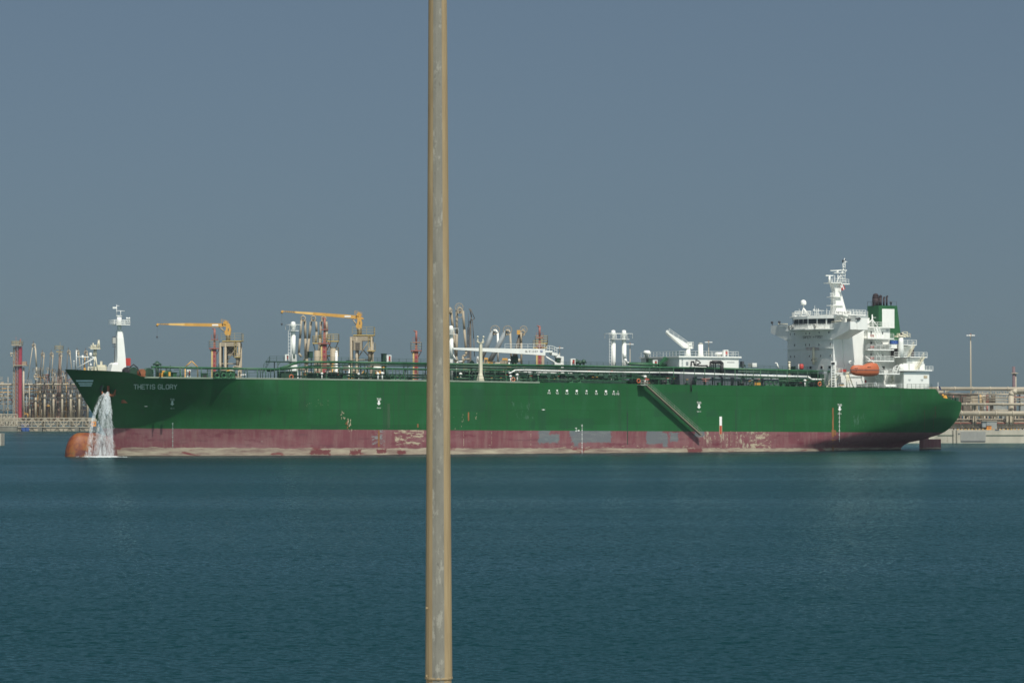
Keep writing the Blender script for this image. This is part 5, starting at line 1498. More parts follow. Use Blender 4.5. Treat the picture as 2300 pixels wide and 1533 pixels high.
m = M().use(YELLOW); bxp(m, 1887, 1897, 864, 866, -14, 1); m.use(BLACKP); bxp(m, 1888, 1896, 860, 864, -14, 1); m.build('mooring_bollards', YELLOW, ship)
for a, b_ in ((1873, 2028), (2029, 2092)):
    def ep2(u):
        x, z = S(u, 872, -14.0); return (x, -hb(x, ZT(x)) + .25, ZT(x))
    n = 6
    m = M().use(WHITE if a < 2000 else DGREEN); m.rail([ep2(a + (b_ - a) * i / n) for i in range(n + 1)], 1.1, 1.9, .04, 3); m.build('side_railing', WHITE, ship)
m = M().use(CREAM); x_, z_ = S(1773, 815, 2); m.tube((x_, 2, D0), (x_, 2, z_ + .4), .25); [m.lathe((x_, 2, z_ - 1.2 * k), [(.3, 0), (.34, .15), (.3, .3)], 10) for k in range(4)]; m.build('bollard_vent', CREAM, ship)
m = M().use(WHITE); frame(m, [(1741, 815, -1), (1745, 816, -1), (1749, 828, -1)], .2); m.build('gooseneck_vent', WHITE, ship)
m = M().use(WHITE); bxp(m, 1793.5, 1795, 817, 828, -1, .4); m.use(RED); x_, z_ = S(1800, 822, -1); m.lathe((x_, -1, z_ - .75), [(.45, 0), (.55, .2), (.55, 1.1), (.3, 1.3)], 12); m.build('fire_reel', RED, ship)
m = M().use(GREYC); bxp(m, 1850, 1860, 833, 839, -12, 2.5); m.build('grey_deck_box', GREYC, ship)
m = M().use(DGREEN); bxp(m, 1842, 1866, 840, 869, -6, 4); m.build('dark_deck_box', DGREEN, ship)
for u, v in ((1784, 826), (1810, 827), (1824, 826)):
    m = M().use(DGREEN); bxp(m, u - 3, u + 3, v - 3, v + 4, 3, 1); m.build('green_locker', DGREEN, ship)

# lifeboat
lx0, lx1 = S(1911, 830, -15.6)[0], S(1972, 830, -15.6)[0]
zl = S(1940, 831, -15.6)[1]
L_ = lx1 - lx0
rings_lo, rings_hi = [], []
m = M().use(ORANGE)
prof = [(0, .05, .15, .2), (.04, .45, .7, .75), (.12, .85, 1.1, 1.15), (.3, 1.25, 1.35, 1.25), (.48, 1.35, 1.4, 1.2), (.58, 1.35, 1.4, 1.5), (.66, 1.35, 1.4, 1.75), (.8, 1.3, 1.35, 1.85), (.93, 1.15, 1.25, 1.7), (.985, .9, 1.05, 1.2), (1.0, .6, .7, .6)]
rr_ = []
for t, hw, dn, up in prof:
    x_ = lx0 + L_ * t
    ring_ = []
    for k in range(20):
        a = 2 * math.pi * k / 20
        c_, s_ = math.cos(a), math.sin(a)
        ring_.append((x_, -15.4 + hw * math.copysign(abs(c_) ** .7, c_), zl + (up if s_ > 0 else dn * 1.05) * math.copysign(abs(s_) ** .8, s_)))
    rr_.append(ring_)
m.loft(rr_)
lb = aboard('lifeboat', 'orange enclosed lifeboat hanging in its davits beside the white superstructure', 'lifeboat', (lx0 + L_ / 2, -15.4, zl - 1.4))
def lbuild(m, name, mat): return m.build(name, mat, lb)
lbuild(m, 'hull', ORANGE)
m = M().use(DGREY)
for (t, hw, dn, up), (t2, hw2, dn2, up2) in zip(prof, prof[1:]):
    m.tube((lx0 + L_ * t, -15.4 - hw * 1.01, zl + .02), (lx0 + L_ * t2, -15.4 - hw2 * 1.01, zl + .02), .07, .07, 6)
lbuild(m, 'fender', BLACKP)
for u in (1921, 1925, 1950, 1954):
    x_, z_ = S(u, 827 if u < 1940 else 824, -16.7); m = M().use(GLASS); m.box(x_ - .12, x_ + .12, -16.78, -16.6, z_ - .1, z_ + .12); lbuild(m, 'porthole', GLASS)
m = M().use(GLASS); x_, z_ = S(1956, 818.5, -15.9); m.box(x_ - .3, x_ + .3, -16.2, -15.2, z_ - .05, z_ + .2); lbuild(m, 'hatch', GLASS)
m = M().use(STEEL); m.tube((lx0 + 1, -15.4, zl + .9), (lx0 + 1, -15.4, zl + 1.9), .07); m.tube((lx1 - .9, -15.4, zl + 1.6), (lx1 - .9, -15.4, zl + 2.1), .07); lbuild(m, 'lifting_hook', STEEL)
# life raft canisters
for i, u in enumerate((1994, 2006)):
    x_, z_ = S(u, 866, -14.2); m = M().use(WHITE)
    m.lathe((x_ - .8, -14.2, z_ - .1), [(.25, 0), (.42, .12), (.42, .78), (.44, .8), (.42, .84), (.42, 1.5), (.25, 1.6)], 14, 'x'); m.use(DGREY); m.box(x_ - .5, x_ - .4, -14.65, -13.8, z_ - .9, z_ - .1); m.box(x_ + .4, x_ + .5, -14.65, -13.8, z_ - .9, z_ - .1)
    single(m, 'life_raft', WHITE, ('white life raft canister nearer the lifeboat of the two on the aft rail', 'white life raft canister nearer the stern of the two on the aft rail')[i], 'life raft', (x_, -14.2, z_ - .9), 'life raft canisters on the aft deck', True)
# mooring deck at the stern
for i, (u, v, y) in enumerate(((2113, 898, -7), (2119, 900, -5), (2126, 901, -8), (2133, 902, -6))):
    x_, z_ = S(u, v, y); z_ = ZT(x_) + .5; m = M().use(DGREEN); m.lathe((x_, y, z_), [(.75, 0), (.75, .12), (.4, .14), (.4, 1.2), (.75, 1.22), (.75, 1.34)], 12, 'y'); m.box(x_ - .8, x_ + .8, y - .2, y + 1.6, z_ - .9, z_ - .5); m.build('mooring_winch', DGREEN, ship)
m = M().use(YELLOW); x_, z_ = S(2121, 891, -9); m.box(x_ - .5, x_ + .5, -9.3, -8.8, z_ - .3, z_ + .4); m.ball((x_ - .6, -9.2, z_ + .4), .3, 8, 5); m.ball((x_ + .4, -9.2, z_ - .3), .35, 8, 5); m.build('yellow_stern_buoy', YELLOW, ship)
m = M().use(PALE); m.rail([s3(2137, 902, -9.5), s3(2153, 903, -9)], .9, .8, .07, 2); m.build('stern_railing', PALE, ship)
for u in (2142, 2150):
    m = M().use(DGREEN); x_, z_ = S(u, 900, -9.8); m.box(x_ - .4, x_ + .4, -9.9, -9.2, z_ - .4, z_ + .8); m.build('mooring_fairlead', DGREEN, ship)
m = M().use(MARK); m.tube(s3(2107, 895, -8), s3(2107, 858, -8), .04); m.build('ensign_staff', MARK, ship)
m = M().use(paint('dark_blue_flag', (.015, .03, .12), .8))
g = [[s3(2108 + 1.6 * i + j * .8, 865 + i * 1.6 + j * 3.6, -8 + .15 * math.sin(i * 2 + j)) for i in range(4)] for j in range(3)]
for j in range(2):
    for i in range(3): m.add([g[j][i], g[j + 1][i], g[j + 1][i + 1], g[j][i + 1]], [(0, 1, 2, 3)], True)
single(m, 'flag', BLUE, 'dark blue ensign drooping from the staff at the stern', 'flag', g[0][0], None, True)

# ================================================================== WATER FALLING FROM THE HAWSE
rg = random.Random(11)
m = M().use(SPRAY)
def streak(p, d, r):
    d = Vector(d); p = Vector(p)
    a = Vector((rg.uniform(-1, 1), rg.uniform(-1, 1), .2)).normalized() * r
    b_ = a.cross(d).normalized() * r
    m.add([p, p + d * .5 + a, p + d * .5 - a * .5 + b_, p + d * .5 - a * .5 - b_, p + d], [(0, 1, 2), (0, 2, 3), (0, 3, 1), (4, 2, 1), (4, 3, 2), (4, 1, 3)])
h0 = H(242, 877, 1.0)
def jet(uend, spread, n, ustart=242, vstart=878, vend=1026, cut=None, dens=1.0):
    for _ in range(n):
        t = rg.random() ** .8
        s_ = rg.gauss(0, 1) * spread
        v = vstart + (vend - vstart) * t
        k = t ** .45
        u = ustart + (uend - ustart) * k + s_ * (.25 + .75 * k)
        if rg.random() > dens: continue
        y = h0[1] - .5 - 2.0 * k + rg.gauss(0, .35) * k
        p = s3(u, v, y)
        ln = rg.uniform(.2, .75) * (1.6 if t < .3 else 1)
        streak(p, (rg.uniform(-.06, .06), 0, -ln), rg.uniform(.02, .055) * (1.3 if t < .3 else 1))
jet(212, 2.4, 300); jet(220, 5, 230); jet(233, 7, 320); jet(246, 5.5, 300); jet(254, 2.4, 300)
jet(241, 1.8, 900, vend=925); jet(231, 4, 500, vend=960)
for _ in range(620):                      # thinner second stream
    t = rg.random() ** .9; k = t
    u = 235 - 27 * min(1, k / .42) ** .75 if t < .42 else 208 - 12 * (t - .42)
    v = 880 + 146 * t
    p = s3(u + rg.gauss(0, 1.2 + 3.2 * t), v, h0[1] - .8 - 2 * k)
    streak(p, (-.1, 0, -rg.uniform(.2, .8)), rg.uniform(.03, .07))
m.use(SHEET)
def sheet(uc, hw, dy, bulge, n=14, rows_=26, u0=242, v0=879):
    g_ = []
    for j in range(rows_ + 1):
        t = j / rows_; k = t ** .5
        g_.append([s3(u0 + (uc - u0) * k + (i / n * 2 - 1) * (1.6 + (hw - 1.6) * k), v0 + (1026 - v0) * t, h0[1] - .5 - dy * k - bulge * k * (1 - (i / n * 2 - 1) ** 2)) for i in range(n + 1)])
    for j in range(rows_):
        for i in range(n): m.add([g_[j][i], g_[j + 1][i], g_[j + 1][i + 1], g_[j][i + 1]], [(0, 1, 2, 3)], True)
sheet(235, 22, 2.0, 1.0); sheet(237, 19, 1.2, .5); sheet(236, 12, 2.8, .4); sheet(222, 8, 1.6, .3); sheet(249, 7, 1.9, .3)
sheet(197, 6, 1.0, .2, 6, 26, 232, 884)
o = m.build('falling_water', SPRAY); o.location = (OX, OY, 0); o.rotation_euler = (0, 0, TH)
tag(o, 'white ballast water pouring from the hawse hole at the bow into the sea', 'falling water'); o['kind'] = 'stuff'; del o['category']
m = M().use(FOAM)
for _ in range(420):
    u = rg.uniform(186, 262) if rg.random() < .5 else rg.gauss(222, 16)
    x_, z_ = S(u, 1026.5, h0[1] - 2); y = h0[1] - 2 + rg.gauss(-1.5, 2.6)
    r = rg.uniform(.1, .55); z_ = .05 + rg.uniform(0, .04); c_ = rg.uniform(0, 3)
    m.add([(x_ + 2.2 * r * math.cos(a + c_), y + r * math.sin(a + c_) * .7, z_) for a in (0, 1.2, 2.5, 3.8, 5.1)], [(0, 1, 2, 3, 4)])
    if rg.random() < .6: m.ball((x_, y, z_), r * .22, 5, 3)
o = m.build('splash_foam', FOAM); o.location = (OX, OY, 0); o.rotation_euler = (0, 0, TH); o['kind'] = 'stuff'; o['label'] = 'white foam on the sea where the water falls beside the bulb'
# ================================================================== JETTY GEAR BEHIND THE TANKER
def wbx(m, u0, u1, v0, v1, Y, depth):
    x0, z1 = B(u0, v0, Y); x1, z0 = B(u1, v1, Y)
    return m.box(x0, x1, Y, Y + depth, z0, z1)
def wp(m, pts, Y, r, n=8):
    return m.path([b3(u, v, Y) if len((u, v)) == 2 else None for u, v in pts], r, n)
def at_base(u, v, Y): return b3(u, v, Y)
JZ = 5.6
YM = 655.0
def platform(u0, u1, Y, depth, label, name='jetty_platform', piles=10):
    x0, x1 = B(u0, 950, Y)[0], B(u1, 950, Y)[0]
    t = thing(name, label, 'jetty', ((x0 + x1) / 2, Y + depth / 2, 0), 'jetty platforms behind the tanker')
    m = M().use(CONC); m.box(x0, x1, Y, Y + depth, JZ - 1.6, JZ); m.build('deck_slab', CONC, t)
    for i in range(piles):
        x = x0 + (x1 - x0) * (i + .5) / piles
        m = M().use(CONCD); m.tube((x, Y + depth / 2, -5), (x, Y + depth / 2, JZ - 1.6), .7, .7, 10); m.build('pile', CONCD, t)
platform(640, 1270, 652, 50, 'concrete loading platform on piles hidden behind the middle of the tanker')
platform(410, 560, 706, 22, 'concrete platform on piles hidden behind the bow of the tanker', piles=5)

def hp(m, u, v, Y, du, h=1.1, r=.05, step=1.3, mat=JYEL, dep=3):
    """round-the-edge handrail on a platform centred on u at level v"""
    x0, z = B(u - du, v, Y); x1, _z = B(u + du, v, Y)
    m.use(mat); m.rail([(x0, Y - dep / 2, z), (x1, Y - dep / 2, z), (x1, Y + dep / 2, z), (x0, Y + dep / 2, z), (x0, Y - dep / 2, z)], h, step, r, 2)

def monitor_tower(u, vtop, vplat, vbot, Y, label, w=4.0, pw=11.5):
    x, zt = B(u, vtop, Y); zp = B(u, vplat, Y)[1]
    t = thing('fire_monitor_tower', label, 'fire tower', (x, Y, JZ), 'red fire monitor towers on the jetty')
    sc = Y / FPX
    m = M(); m.use(JRED)
    a = w * sc
    m.loft([rect(x - a, x + a, Y - a, Y + a, JZ), rect(x - a, x + a, Y - a, Y + a, zp - .1)], True, False)
    m.use(JCRIM)
    for q in range(int((zp - JZ) / 1.2)): m.box(x - a * .4, x + a * .4, Y - a - .04, Y - a, JZ + .3 + q * 1.2, JZ + .9 + q * 1.2)
    m.build('shaft', JRED, t)
    m = M().use(JRAIL)
    for dx in (-1.5, -1.15): m.tube((x + dx * a, Y - a, JZ), (x + dx * a, Y - a, zp), .1, .1, 5)
    for q in range(int((zp - JZ) / 1.0)): m.tube((x - 1.5 * a, Y - a, JZ + q), (x - 1.15 * a, Y - a, JZ + q), .05, .05, 4)
    m.build('caged_ladder', JYEL, t)
    m = M().use(JRED); b_ = pw * sc
    m.box(x - b_, x + b_, Y - b_ * .7, Y + b_ * .7, zp - .15, zp + .12)
    for s_ in (-1, 1): m.tube((x + s_ * a, Y, zp - 1.6), (x + s_ * b_ * .95, Y, zp - .15), .1)
    m.use(JRAIL); m.rail([(x - b_, Y - b_ * .7, zp + .1), (x + b_, Y - b_ * .7, zp + .1), (x + b_, Y + b_ * .7, zp + .1), (x - b_, Y + b_ * .7, zp + .1), (x - b_, Y - b_ * .7, zp + .1)], 1.9, 2.0, .04, 3)
    m.build('service_platform', JYEL, t)
    m = M().use(JRED); a2 = a * .62
    m.loft([rect(x - a2, x + a2, Y - a2, Y + a2, zp + .1), rect(x - a2 * .6, x + a2 * .6, Y - a2 * .6, Y + a2 * .6, zt - 2.6)], True, False)
    m.tube((x, Y, zt - 2.6), (x, Y, zt - .3), .28); m.box(x - .8, x + .9, Y - .6, Y + .6, zt - 3.1, zt - 2.85)
    m.rail([(x - .8, Y - .6, zt - 2.9), (x + .9, Y - .6, zt - 2.9)], 1.1, .8, .05, 2)
    m.ball((x, Y, zt - .3), .3, 8, 5); m.tube((x, Y, zt - .4), (x - .6, Y - .5, zt), .15, .12)
    m.build('fire_monitor', JRED, t)
    return t
monitor_tower(482, 737, 782, 850, 712, 'red fire monitor tower beside the left yellow crane', 4.0, 11.5)
monitor_tower(729, 713, 771, 850, 657, 'tall red fire monitor tower left of the right yellow crane', 5.0, 13.5)
monitor_tower(935, 742, 787, 860, 664, 'lone red fire monitor tower just left of the grey pole', 4.6, 12)
monitor_tower(1212, 731, 778, 860, 664, 'red fire monitor tower behind the base of the white hose crane', 4.8, 9)
# extra galleries beside the towers
def gallery(u0, u1, vf, Y, vbot, label, us=None, mat=JRAIL, rail_h=1.6, second=None):
    x0, z = B(u0, vf, Y); x1, _z = B(u1, vf, Y)
    t = thing('access_gallery', label, 'platform', ((x0 + x1) / 2, Y, JZ), 'steel galleries between the loading gear')
    m = M().use(mat); m.box(x0, x1, Y - 1.5, Y + 1.5, z - .35, z); m.build('floor', mat, t)
    m = M().use(mat); m.rail([(x0, Y - 1.5, z), (x1, Y - 1.5, z), (x1, Y + 1.5, z), (x0, Y + 1.5, z), (x0, Y - 1.5, z)], rail_h, 1.8, .045, 3); m.build('handrail', mat, t)
    m = M().use(JCREAM); xc = (x0 + x1) / 2; w_ = (x1 - x0) / 2
    m.tube((xc, Y, JZ), (xc, Y, z - 2.0), .75, .75, 10)
    for s_ in (-1, 1): m.tube((xc + s_ * .4, Y, z - 2.4), (xc + s_ * w_ * .9, Y, z - .3), .12)
    m.build('column', JCREAM, t)
    return t
gallery(736, 761, 764.5, 672, 820, 'yellow railed gallery on a column right of the tall red tower')
gallery(733, 760, 797, 675, 820, 'lower yellow railed gallery right of the tall red tower', rail_h=1.9)
gallery(703, 722, 769, 674, 820, 'small beige gallery left of the tall red tower')
gallery(1197, 1229, 779, 672, 830, 'lower yellow gallery round the red tower behind the hose crane', rail_h=1.6)
gallery(1202, 1230, 769, 678, 830, 'upper yellow gallery behind the red tower by the hose crane', rail_h=1.7)

# yellow jib cranes on beige towers
def jib_crane(tip, knuckle, base_u, head_v, tower, Y, label, cabin):
    u0, u1, vt, vb = tower
    x0, x1 = B(u0, vt, Y)[0], B(u1, vt, Y)[0]; zt = B(u0, vt, Y)[1]
    t = thing('jib_crane', label, 'crane', ((x0 + x1) / 2, Y + 3, JZ), 'yellow jib cranes on the jetty')
    m = M().use(JCREAM); d = x1 - x0; zl = B(u0, vt + 5, Y)[1]
    for x in (x0 + .3, x0 + d * .3, x1 - .3):
        for y in (Y, Y + 4): m.tube((x, y, JZ), (x, y, zl), .34, .34, 8)
    n = 4
    for k in range(n):
        a, b_ = JZ + (zl - JZ) * k / n, JZ + (zl - JZ) * (k + 1) / n
        m.tube((x0 + d * .3, Y, a), (x1 - .3, Y, b_), .14, .14, 5); m.tube((x0 + .3, Y + 4, b_), (x1 - .3, Y + 4, a), .12, .12, 5)
        m.tube((x0, Y, b_), (x1, Y, b_), .16, .16, 5)
    m.build('tower_legs', JCREAM, t)
    m = M().use(JCREAM)
    m.box(x0 + .2, x1, Y - .3, Y + 4.3, zl - .9, zl); m.box(x0 + d * .12, x1 - d * .03, Y - .1, Y + 4, zl, zl + (zt - zl) * .6)
    m.use(JDARK); m.box(x0 + d * .3, x1 - d * .15, Y - .14, Y - .1, zl + .1, zl + (zt - zl) * .5)
    m.build('tower_head', JCREAM, t)
    m = M().use(JRAIL); zpl = zt + .1; m.box(x0 + d * .15, x1 + .3, Y - .2, Y + 5, zpl - .3, zpl); m.rail([(x0 + d * .1, Y - .2, zpl), (x1 + .3, Y - .2, zpl), (x1 + .3, Y + 5, zpl)], 1.9, 2.0, .045, 3); m.build('top_platform', JYEL, t)
    m = M()
    if cabin:
        m.use(JCREAM); wbx(m, base_u - 5, base_u + 14, 765, 786, Y - .8, 3); m.use(JPALE); wbx(m, base_u - 3, base_u + 11, 767, 769, Y - .86, .05); m.use(JDARK); wbx(m, base_u - .5, base_u + 9, 770, 784, Y - .9, .09); m.build('equipment_cabin', JCREAM, t)
    else:
        m.use(JCREAM); wbx(m, u0 + 15, u1 - 11, 775, 798, Y + 1, 2.4); m.use(JDARK)
        m.tube(b3(u0 + 16, 777, Y + .9), b3(u1 - 12, 797, Y + .9), .16); m.tube(b3(u1 - 12, 777, Y + .9), b3(u0 + 16, 797, Y + .9), .16); m.build('panel_house', JCREAM, t)
    m = M().use(JRAIL); lv = 789 if cabin else 803
    a, b_ = B(u1 - 12, lv, Y), B(u1 + 6 if cabin else u1 + 1, lv, Y)
    m.box(a[0], b_[0], Y - 1.8, Y + .4, a[1], a[1] + .3); m.rail([(a[0], Y - 1.8, a[1] + .3), (b_[0], Y - 1.8, a[1] + .3), (b_[0], Y + .4, a[1] + .3)], 1.7, 1.8, .045, 3)
    m.tube((a[0], Y - .3, a[1] - 3), (b_[0] - .3, Y - .3, a[1]), .13); m.ladder((b_[0] - 1.4, Y - .4, a[1] + .3), (b_[0] - 1.4, Y - .4, zt), (.6, 0, 0), .07, .6); m.use(JCREAM); m.tube(b3(u1 - 7, lv + 22, Y - 1), b3(u1 - 7, lv - 10, Y - 1), .38)
    m.build('side_platform', JYEL, t)
    # slew column, head and boom
    ub = base_u + 8; x, zc = B(ub, head_v + 30, Y + 1)
    m = M().use(JCREAM); m.lathe((x, Y + 1.5, zt), [(.6, 0), (.6, zc - zt - .3), (.75, zc - zt)], 14); m.build('slew_column', JCREAM, t)
    m = M().use(JYEL)
    hw = .75
    P = [(ub - 6, head_v + 30), (ub + 5, head_v + 30), (ub + 6.5, head_v + 18), (ub + 3.5, head_v + 6), (ub, head_v + 3), (ub - 4, head_v + 6), (ub - 5, head_v + 18), (ub - 8, head_v + 25)]
    m.prism([b3(u, v, Y + .8) for u, v in P], (0, 1.5, 0)); m.use(DGREY); wbx(m, ub, ub + 1.8, head_v + 15, head_v + 21, Y + .74, .08); m.build('king_post', JYEL, t)
    tu, tv = tip; ku, kv = knuckle
    L = ku - tu
    def bl(f0, f1, h0, h1, mt, nm, yo=0):
        A = (tu + L * f0, tv + (kv - tv) * f0); C_ = (tu + L * f1, tv + (kv - tv) * f1)
        q = M().use(mt)
        q.prism([b3(A[0], A[1] + h0, Y + 1 + yo), b3(C_[0], C_[1] + h1, Y + 1 + yo), b3(C_[0], C_[1] - h1, Y + 1 + yo), b3(A[0], A[1] - h0, Y + 1 + yo)], (0, 1.1 - 2 * yo, 0))
        return q.build(nm, mt, t)
    bm = bl(.42, 1.0, 3.2, 3.9, JYEL, 'boom')
    bl(.18, .43, 2.0, 3.0, JYELL, 'boom_extension', .08)
    bl(.03, .19, .9, 1.7, JYEL, 'boom_tip', .16)
    q = M().use(JYEL); p = b3(tu + 1.5, tv + 1, Y + 1.5); q.tube((p[0], p[1] - .4, p[2]), (p[0], p[1] + .4, p[2]), .3, .3, 12); q.tube(b3(tu + 2, tv - 1, Y + 1.5), b3(tu - 1, tv + 5, Y + 1.5), .28)
    q.build('tip_sheave', JYEL, t)
    q = M().use(DGREY)
    for k in range(5):
        f = .05 + k * .026; uu = tu + L * f; vv_ = tv + (kv - tv) * f; q.tube(b3(uu, vv_ - 1.5, Y + 1.1), b3(uu + 1.5, vv_ + 1.2, Y + 1.1), .05, .05, 4)
    q.build('tip_stripes', DGREY, t)
    q = M().use(MARK); uu = tu + L * .88; vv_ = tv + (kv - tv) * .88; wbx(q, uu - 7, uu + 7, vv_ - 1.7, vv_ + 1.9, Y + .93, .05); q.build('maker_plate', MARK, bm)
    q = M().use(JYEL); m.cur = 0; q.rail([b3(ku - 4, kv - 5, Y + 1), b3(ku + 12, kv - 1, Y + 1)], 1.0, .8, .06, 2); q.prism([b3(ku - 2, kv - 4, Y + 1), b3(ku + 14, kv + 1, Y + 1), b3(ku + 16, kv + 5, Y + 1), b3(ku - 2, kv + 2, Y + 1)], (0, 1.2, 0)); q.lathe(b3(ku + 5, kv - 5, Y + 1), [(.6, 0), (.6, 1.3)], 12, 'y'); q.build('boom_head', JYEL, t)
    q = M().use(JCREAM); q.tube(b3(ku - 9, kv + 4, Y + 1.3), b3(ub - 5, head_v + 24, Y + 1.3), .2); q.build('luffing_ram', JCREAM, t)
    q = M().use(DGREY); a = b3(tu, tv + 5, Y + 1.5); q.tube(a, (a[0], a[1], B(tu, tv + 27, Y)[1]), .025, .025, 4); q.ball((a[0], a[1], B(tu, tv + 28.5, Y)[1]), .28, 8, 5); q.tube((a[0], a[1], B(tu, tv + 29, Y)[1]), (a[0], a[1], B(tu, tv + 33, Y)[1]), .05, .05, 4); q.build('hook_block', DGREY, t)
    return t
JYELL = paint('pale_yellow_paint', (.74, .47, .15), .6, var=.1, scale=.5)
jib_crane((353, 727.5), (501, 730), 504, 722, (492, 540, 765, 850), 712, 'yellow jib crane with a level boom on the shorter beige tower, behind the bow', False)
jib_crane((633, 698.5), (801, 712), 799, 707, (786, 837, 752, 850), 660, 'yellow jib crane with sloping boom on the taller beige tower with a cabin', True)
t = thing('gangway_frame', 'small yellow A shaped frame seen above the pipes left of the lower crane', 'frame', (B(430, 830, 712)[0], 712, JZ))
m = M().use(JYEL)
for y in (712, 715): m.tube(b3(416, 824, y), b3(430, 811, y), .14); m.tube(b3(444, 824, y), b3(431, 811, y), .14); m.tube(b3(416, 824, y), (B(416, 824, y)[0], y, JZ), .14); m.tube(b3(444, 824, y), (B(444, 824, y)[0], y, JZ), .14)
m.build('yellow_frame', JYEL, t)
m = M().use(GREYC); m.prism([b3(420, 824, 713), b3(440, 824, 713), b3(430, 813, 713)], (0, 1, 0)); m.build('grey_panel', GREYC, t)
for u in (452, 466, 497, 510): pass

# loading arms
def arm(label, Y, riser, inner, outer, wheel=None, mat=JCREAM, r=.34, low=None, wmat=JCREAM, thick=None):
    u, v = riser
    x, z = B(u, v, Y)
    t = thing('cargo_loader', label, 'loading arm', (x, Y, JZ), 'marine loading arms on the jetty')
    m = M().use(mat); m.tube((x, Y, JZ), (x, Y, z), r * 1.15, r * 1.1, 10); m.lathe((x, Y, z - 1.2), [(r * 1.8, 0), (r * 1.8, .5), (r * 1.2, .55)], 12); m.build('riser', mat, t)
    m = M().use(mat); m.path([b3(a, b_, Y) for a, b_ in inner], thick or r, 8); m.build('inboard_arm', mat, t)
    if outer:
        m = M().use(low or mat); m.path([b3(a, b_, Y - .9) for a, b_ in outer], r * .9, 8); m.build('outboard_arm', mat, t)
    if wheel:
        wu, wv, wr = wheel
        c = b3(wu, wv, Y - .4); rr = wr * Y / FPX
        m = M().use(wmat); m.torus(c, rr, .09, 'y', 20, 5)
        for k in range(4): a = k * .785 + .3; m.tube((c[0] - rr * math.cos(a), c[1], c[2] - rr * math.sin(a)), (c[0] + rr * math.cos(a), c[1], c[2] + rr * math.sin(a)), .05, .05, 4)
        m.build('sheave_wheel', wmat, t)
    return t
def head(t, u, v, Y, k=1.0, mat=JCREAM):      # swivel housing at the apex
    k *= .68; x, z = B(u, v, Y - .6); m = M().use(mat)
    m.torus((x, Y - .6, z), .85 * k, .28 * k, 'y', 14, 6); m.box(x - .9 * k, x + .9 * k, Y - 1.0, Y - .2, z - 1.1 * k, z - .5 * k); m.use(JDARK); m.ball((x, Y - .8, z - .4), .5 * k, 8, 5); m.use(mat); m.tube((x, Y - .6, z + .8 * k), (x, Y - .6, z + 1.5 * k), .1)
    m.build('apex_swivel', mat, t)
t = arm('leftmost of the three tall loading arms beside the forward white vent post', 694, (686.5, 800), [(686.5, 800), (686, 760), (685, 720)], [(677, 720), (674, 760), (671, 793), (677, 801)]); head(t, 681, 715, 694)
t = arm('middle of the three tall loading arms beneath the yellow boom', 690, (689, 806), [(689, 806), (694, 760), (698.5, 722)], [(710, 722), (711, 745), (709, 770)]); head(t, 704, 715, 690)
t = arm('right of the three tall loading arms, just behind the tall red tower', 688, (719, 806), [(715, 800), (719, 760), (721, 722)], [(733, 722), (734, 745), (732, 768)]); head(t, 727, 715.5, 688)
t = arm('tall beige loading arm half hidden by the grey pole', 668, (1024, 800), [(1024, 800), (1018, 740), (1013, 700)], [(1011, 690), (1009, 705)]); head(t, 1011, 697, 668, .8)
t = arm('tallest loading arm with a spoked wheel, right of the grey pole', 662, (1027, 812), [(1025, 800), (1026, 750), (1026, 698)], [(1040, 698), (1043, 740), (1047, 790), (1046, 797), (1040, 800), (1039, 815)], (1031, 690, 9)); head(t, 1033, 697, 662)
m = M().use(JCREAM); m.torus(b3(1033, 705, 661), .9, .08, 'y', 14, 5); m.build('balance_weight', JCREAM, t)
t = arm('left of the two loading arms leaning back with grey stay tubes', 664, (1080, 808), [(1080, 808), (1107, 744)], [(1108, 742), (1114, 742), (1118, 748), (1118.5, 812)], (1112, 741, 10), GREYC, .3, WHITE, JCREAM, .62); head(t, 1113, 746, 664, .8)
t = arm('right of the two loading arms leaning back with grey stay tubes', 663, (1098, 816), [(1098, 816), (1136, 744)], [(1136, 742), (1143, 742), (1146, 748), (1149, 812)], (1140, 741, 9.5), GREYC, .3, JPALE, JCREAM, .62); head(t, 1141, 747, 663, .8)
t = arm('dark leaning loading arm with a yellow cage at its top, left of a red tower', 665, (1154, 810), [(1154, 810), (1170, 750)], [(1170, 746), (1171, 770), (1171, 818)], (1176, 740, 8), JDARK, .3, JCREAM, JCREAM, .6); head(t, 1174, 747, 665, .95)
m = M().use(JYEL); wbx(m, 1161, 1168, 741, 751, 664, .6); m.build('yellow_cage', JYEL, t)
t = thing('gantry_mast', 'dark grey lattice mast with hanging cables right of the tallest loading arm', 'mast', (B(1053, 820, 668)[0], 668, JZ))
m = M().use(DGREY); x0, x1 = B(1050, 800, 668)[0], B(1053, 800, 668)[0]; m.lattice(x0, x1, 668, 669.5, JZ, B(1050, 735, 668)[1], 10, .14); m.tube(b3(1052, 735, 668), b3(1052, 702, 668), .08)
m.build('lattice_mast', DGREY, t)
m = M().use(JDARK); m.tube((B(1057, 800, 668)[0], 668, JZ), b3(1056.5, 720, 668), .3, .25); m.path([b3(1057, 722, 668), b3(1059, 712, 668), b3(1055.5, 694, 668), b3(1053, 694, 668)], .14); m.path([b3(1057, 694, 667.5), b3(1066, 715, 667.5), b3(1054, 722, 667.5)], .1); m.path([b3(1061, 718, 667.5), b3(1064, 760, 667.5), b3(1066, 800, 667.5)], .1)
m.build('stay_arm', JDARK, t)
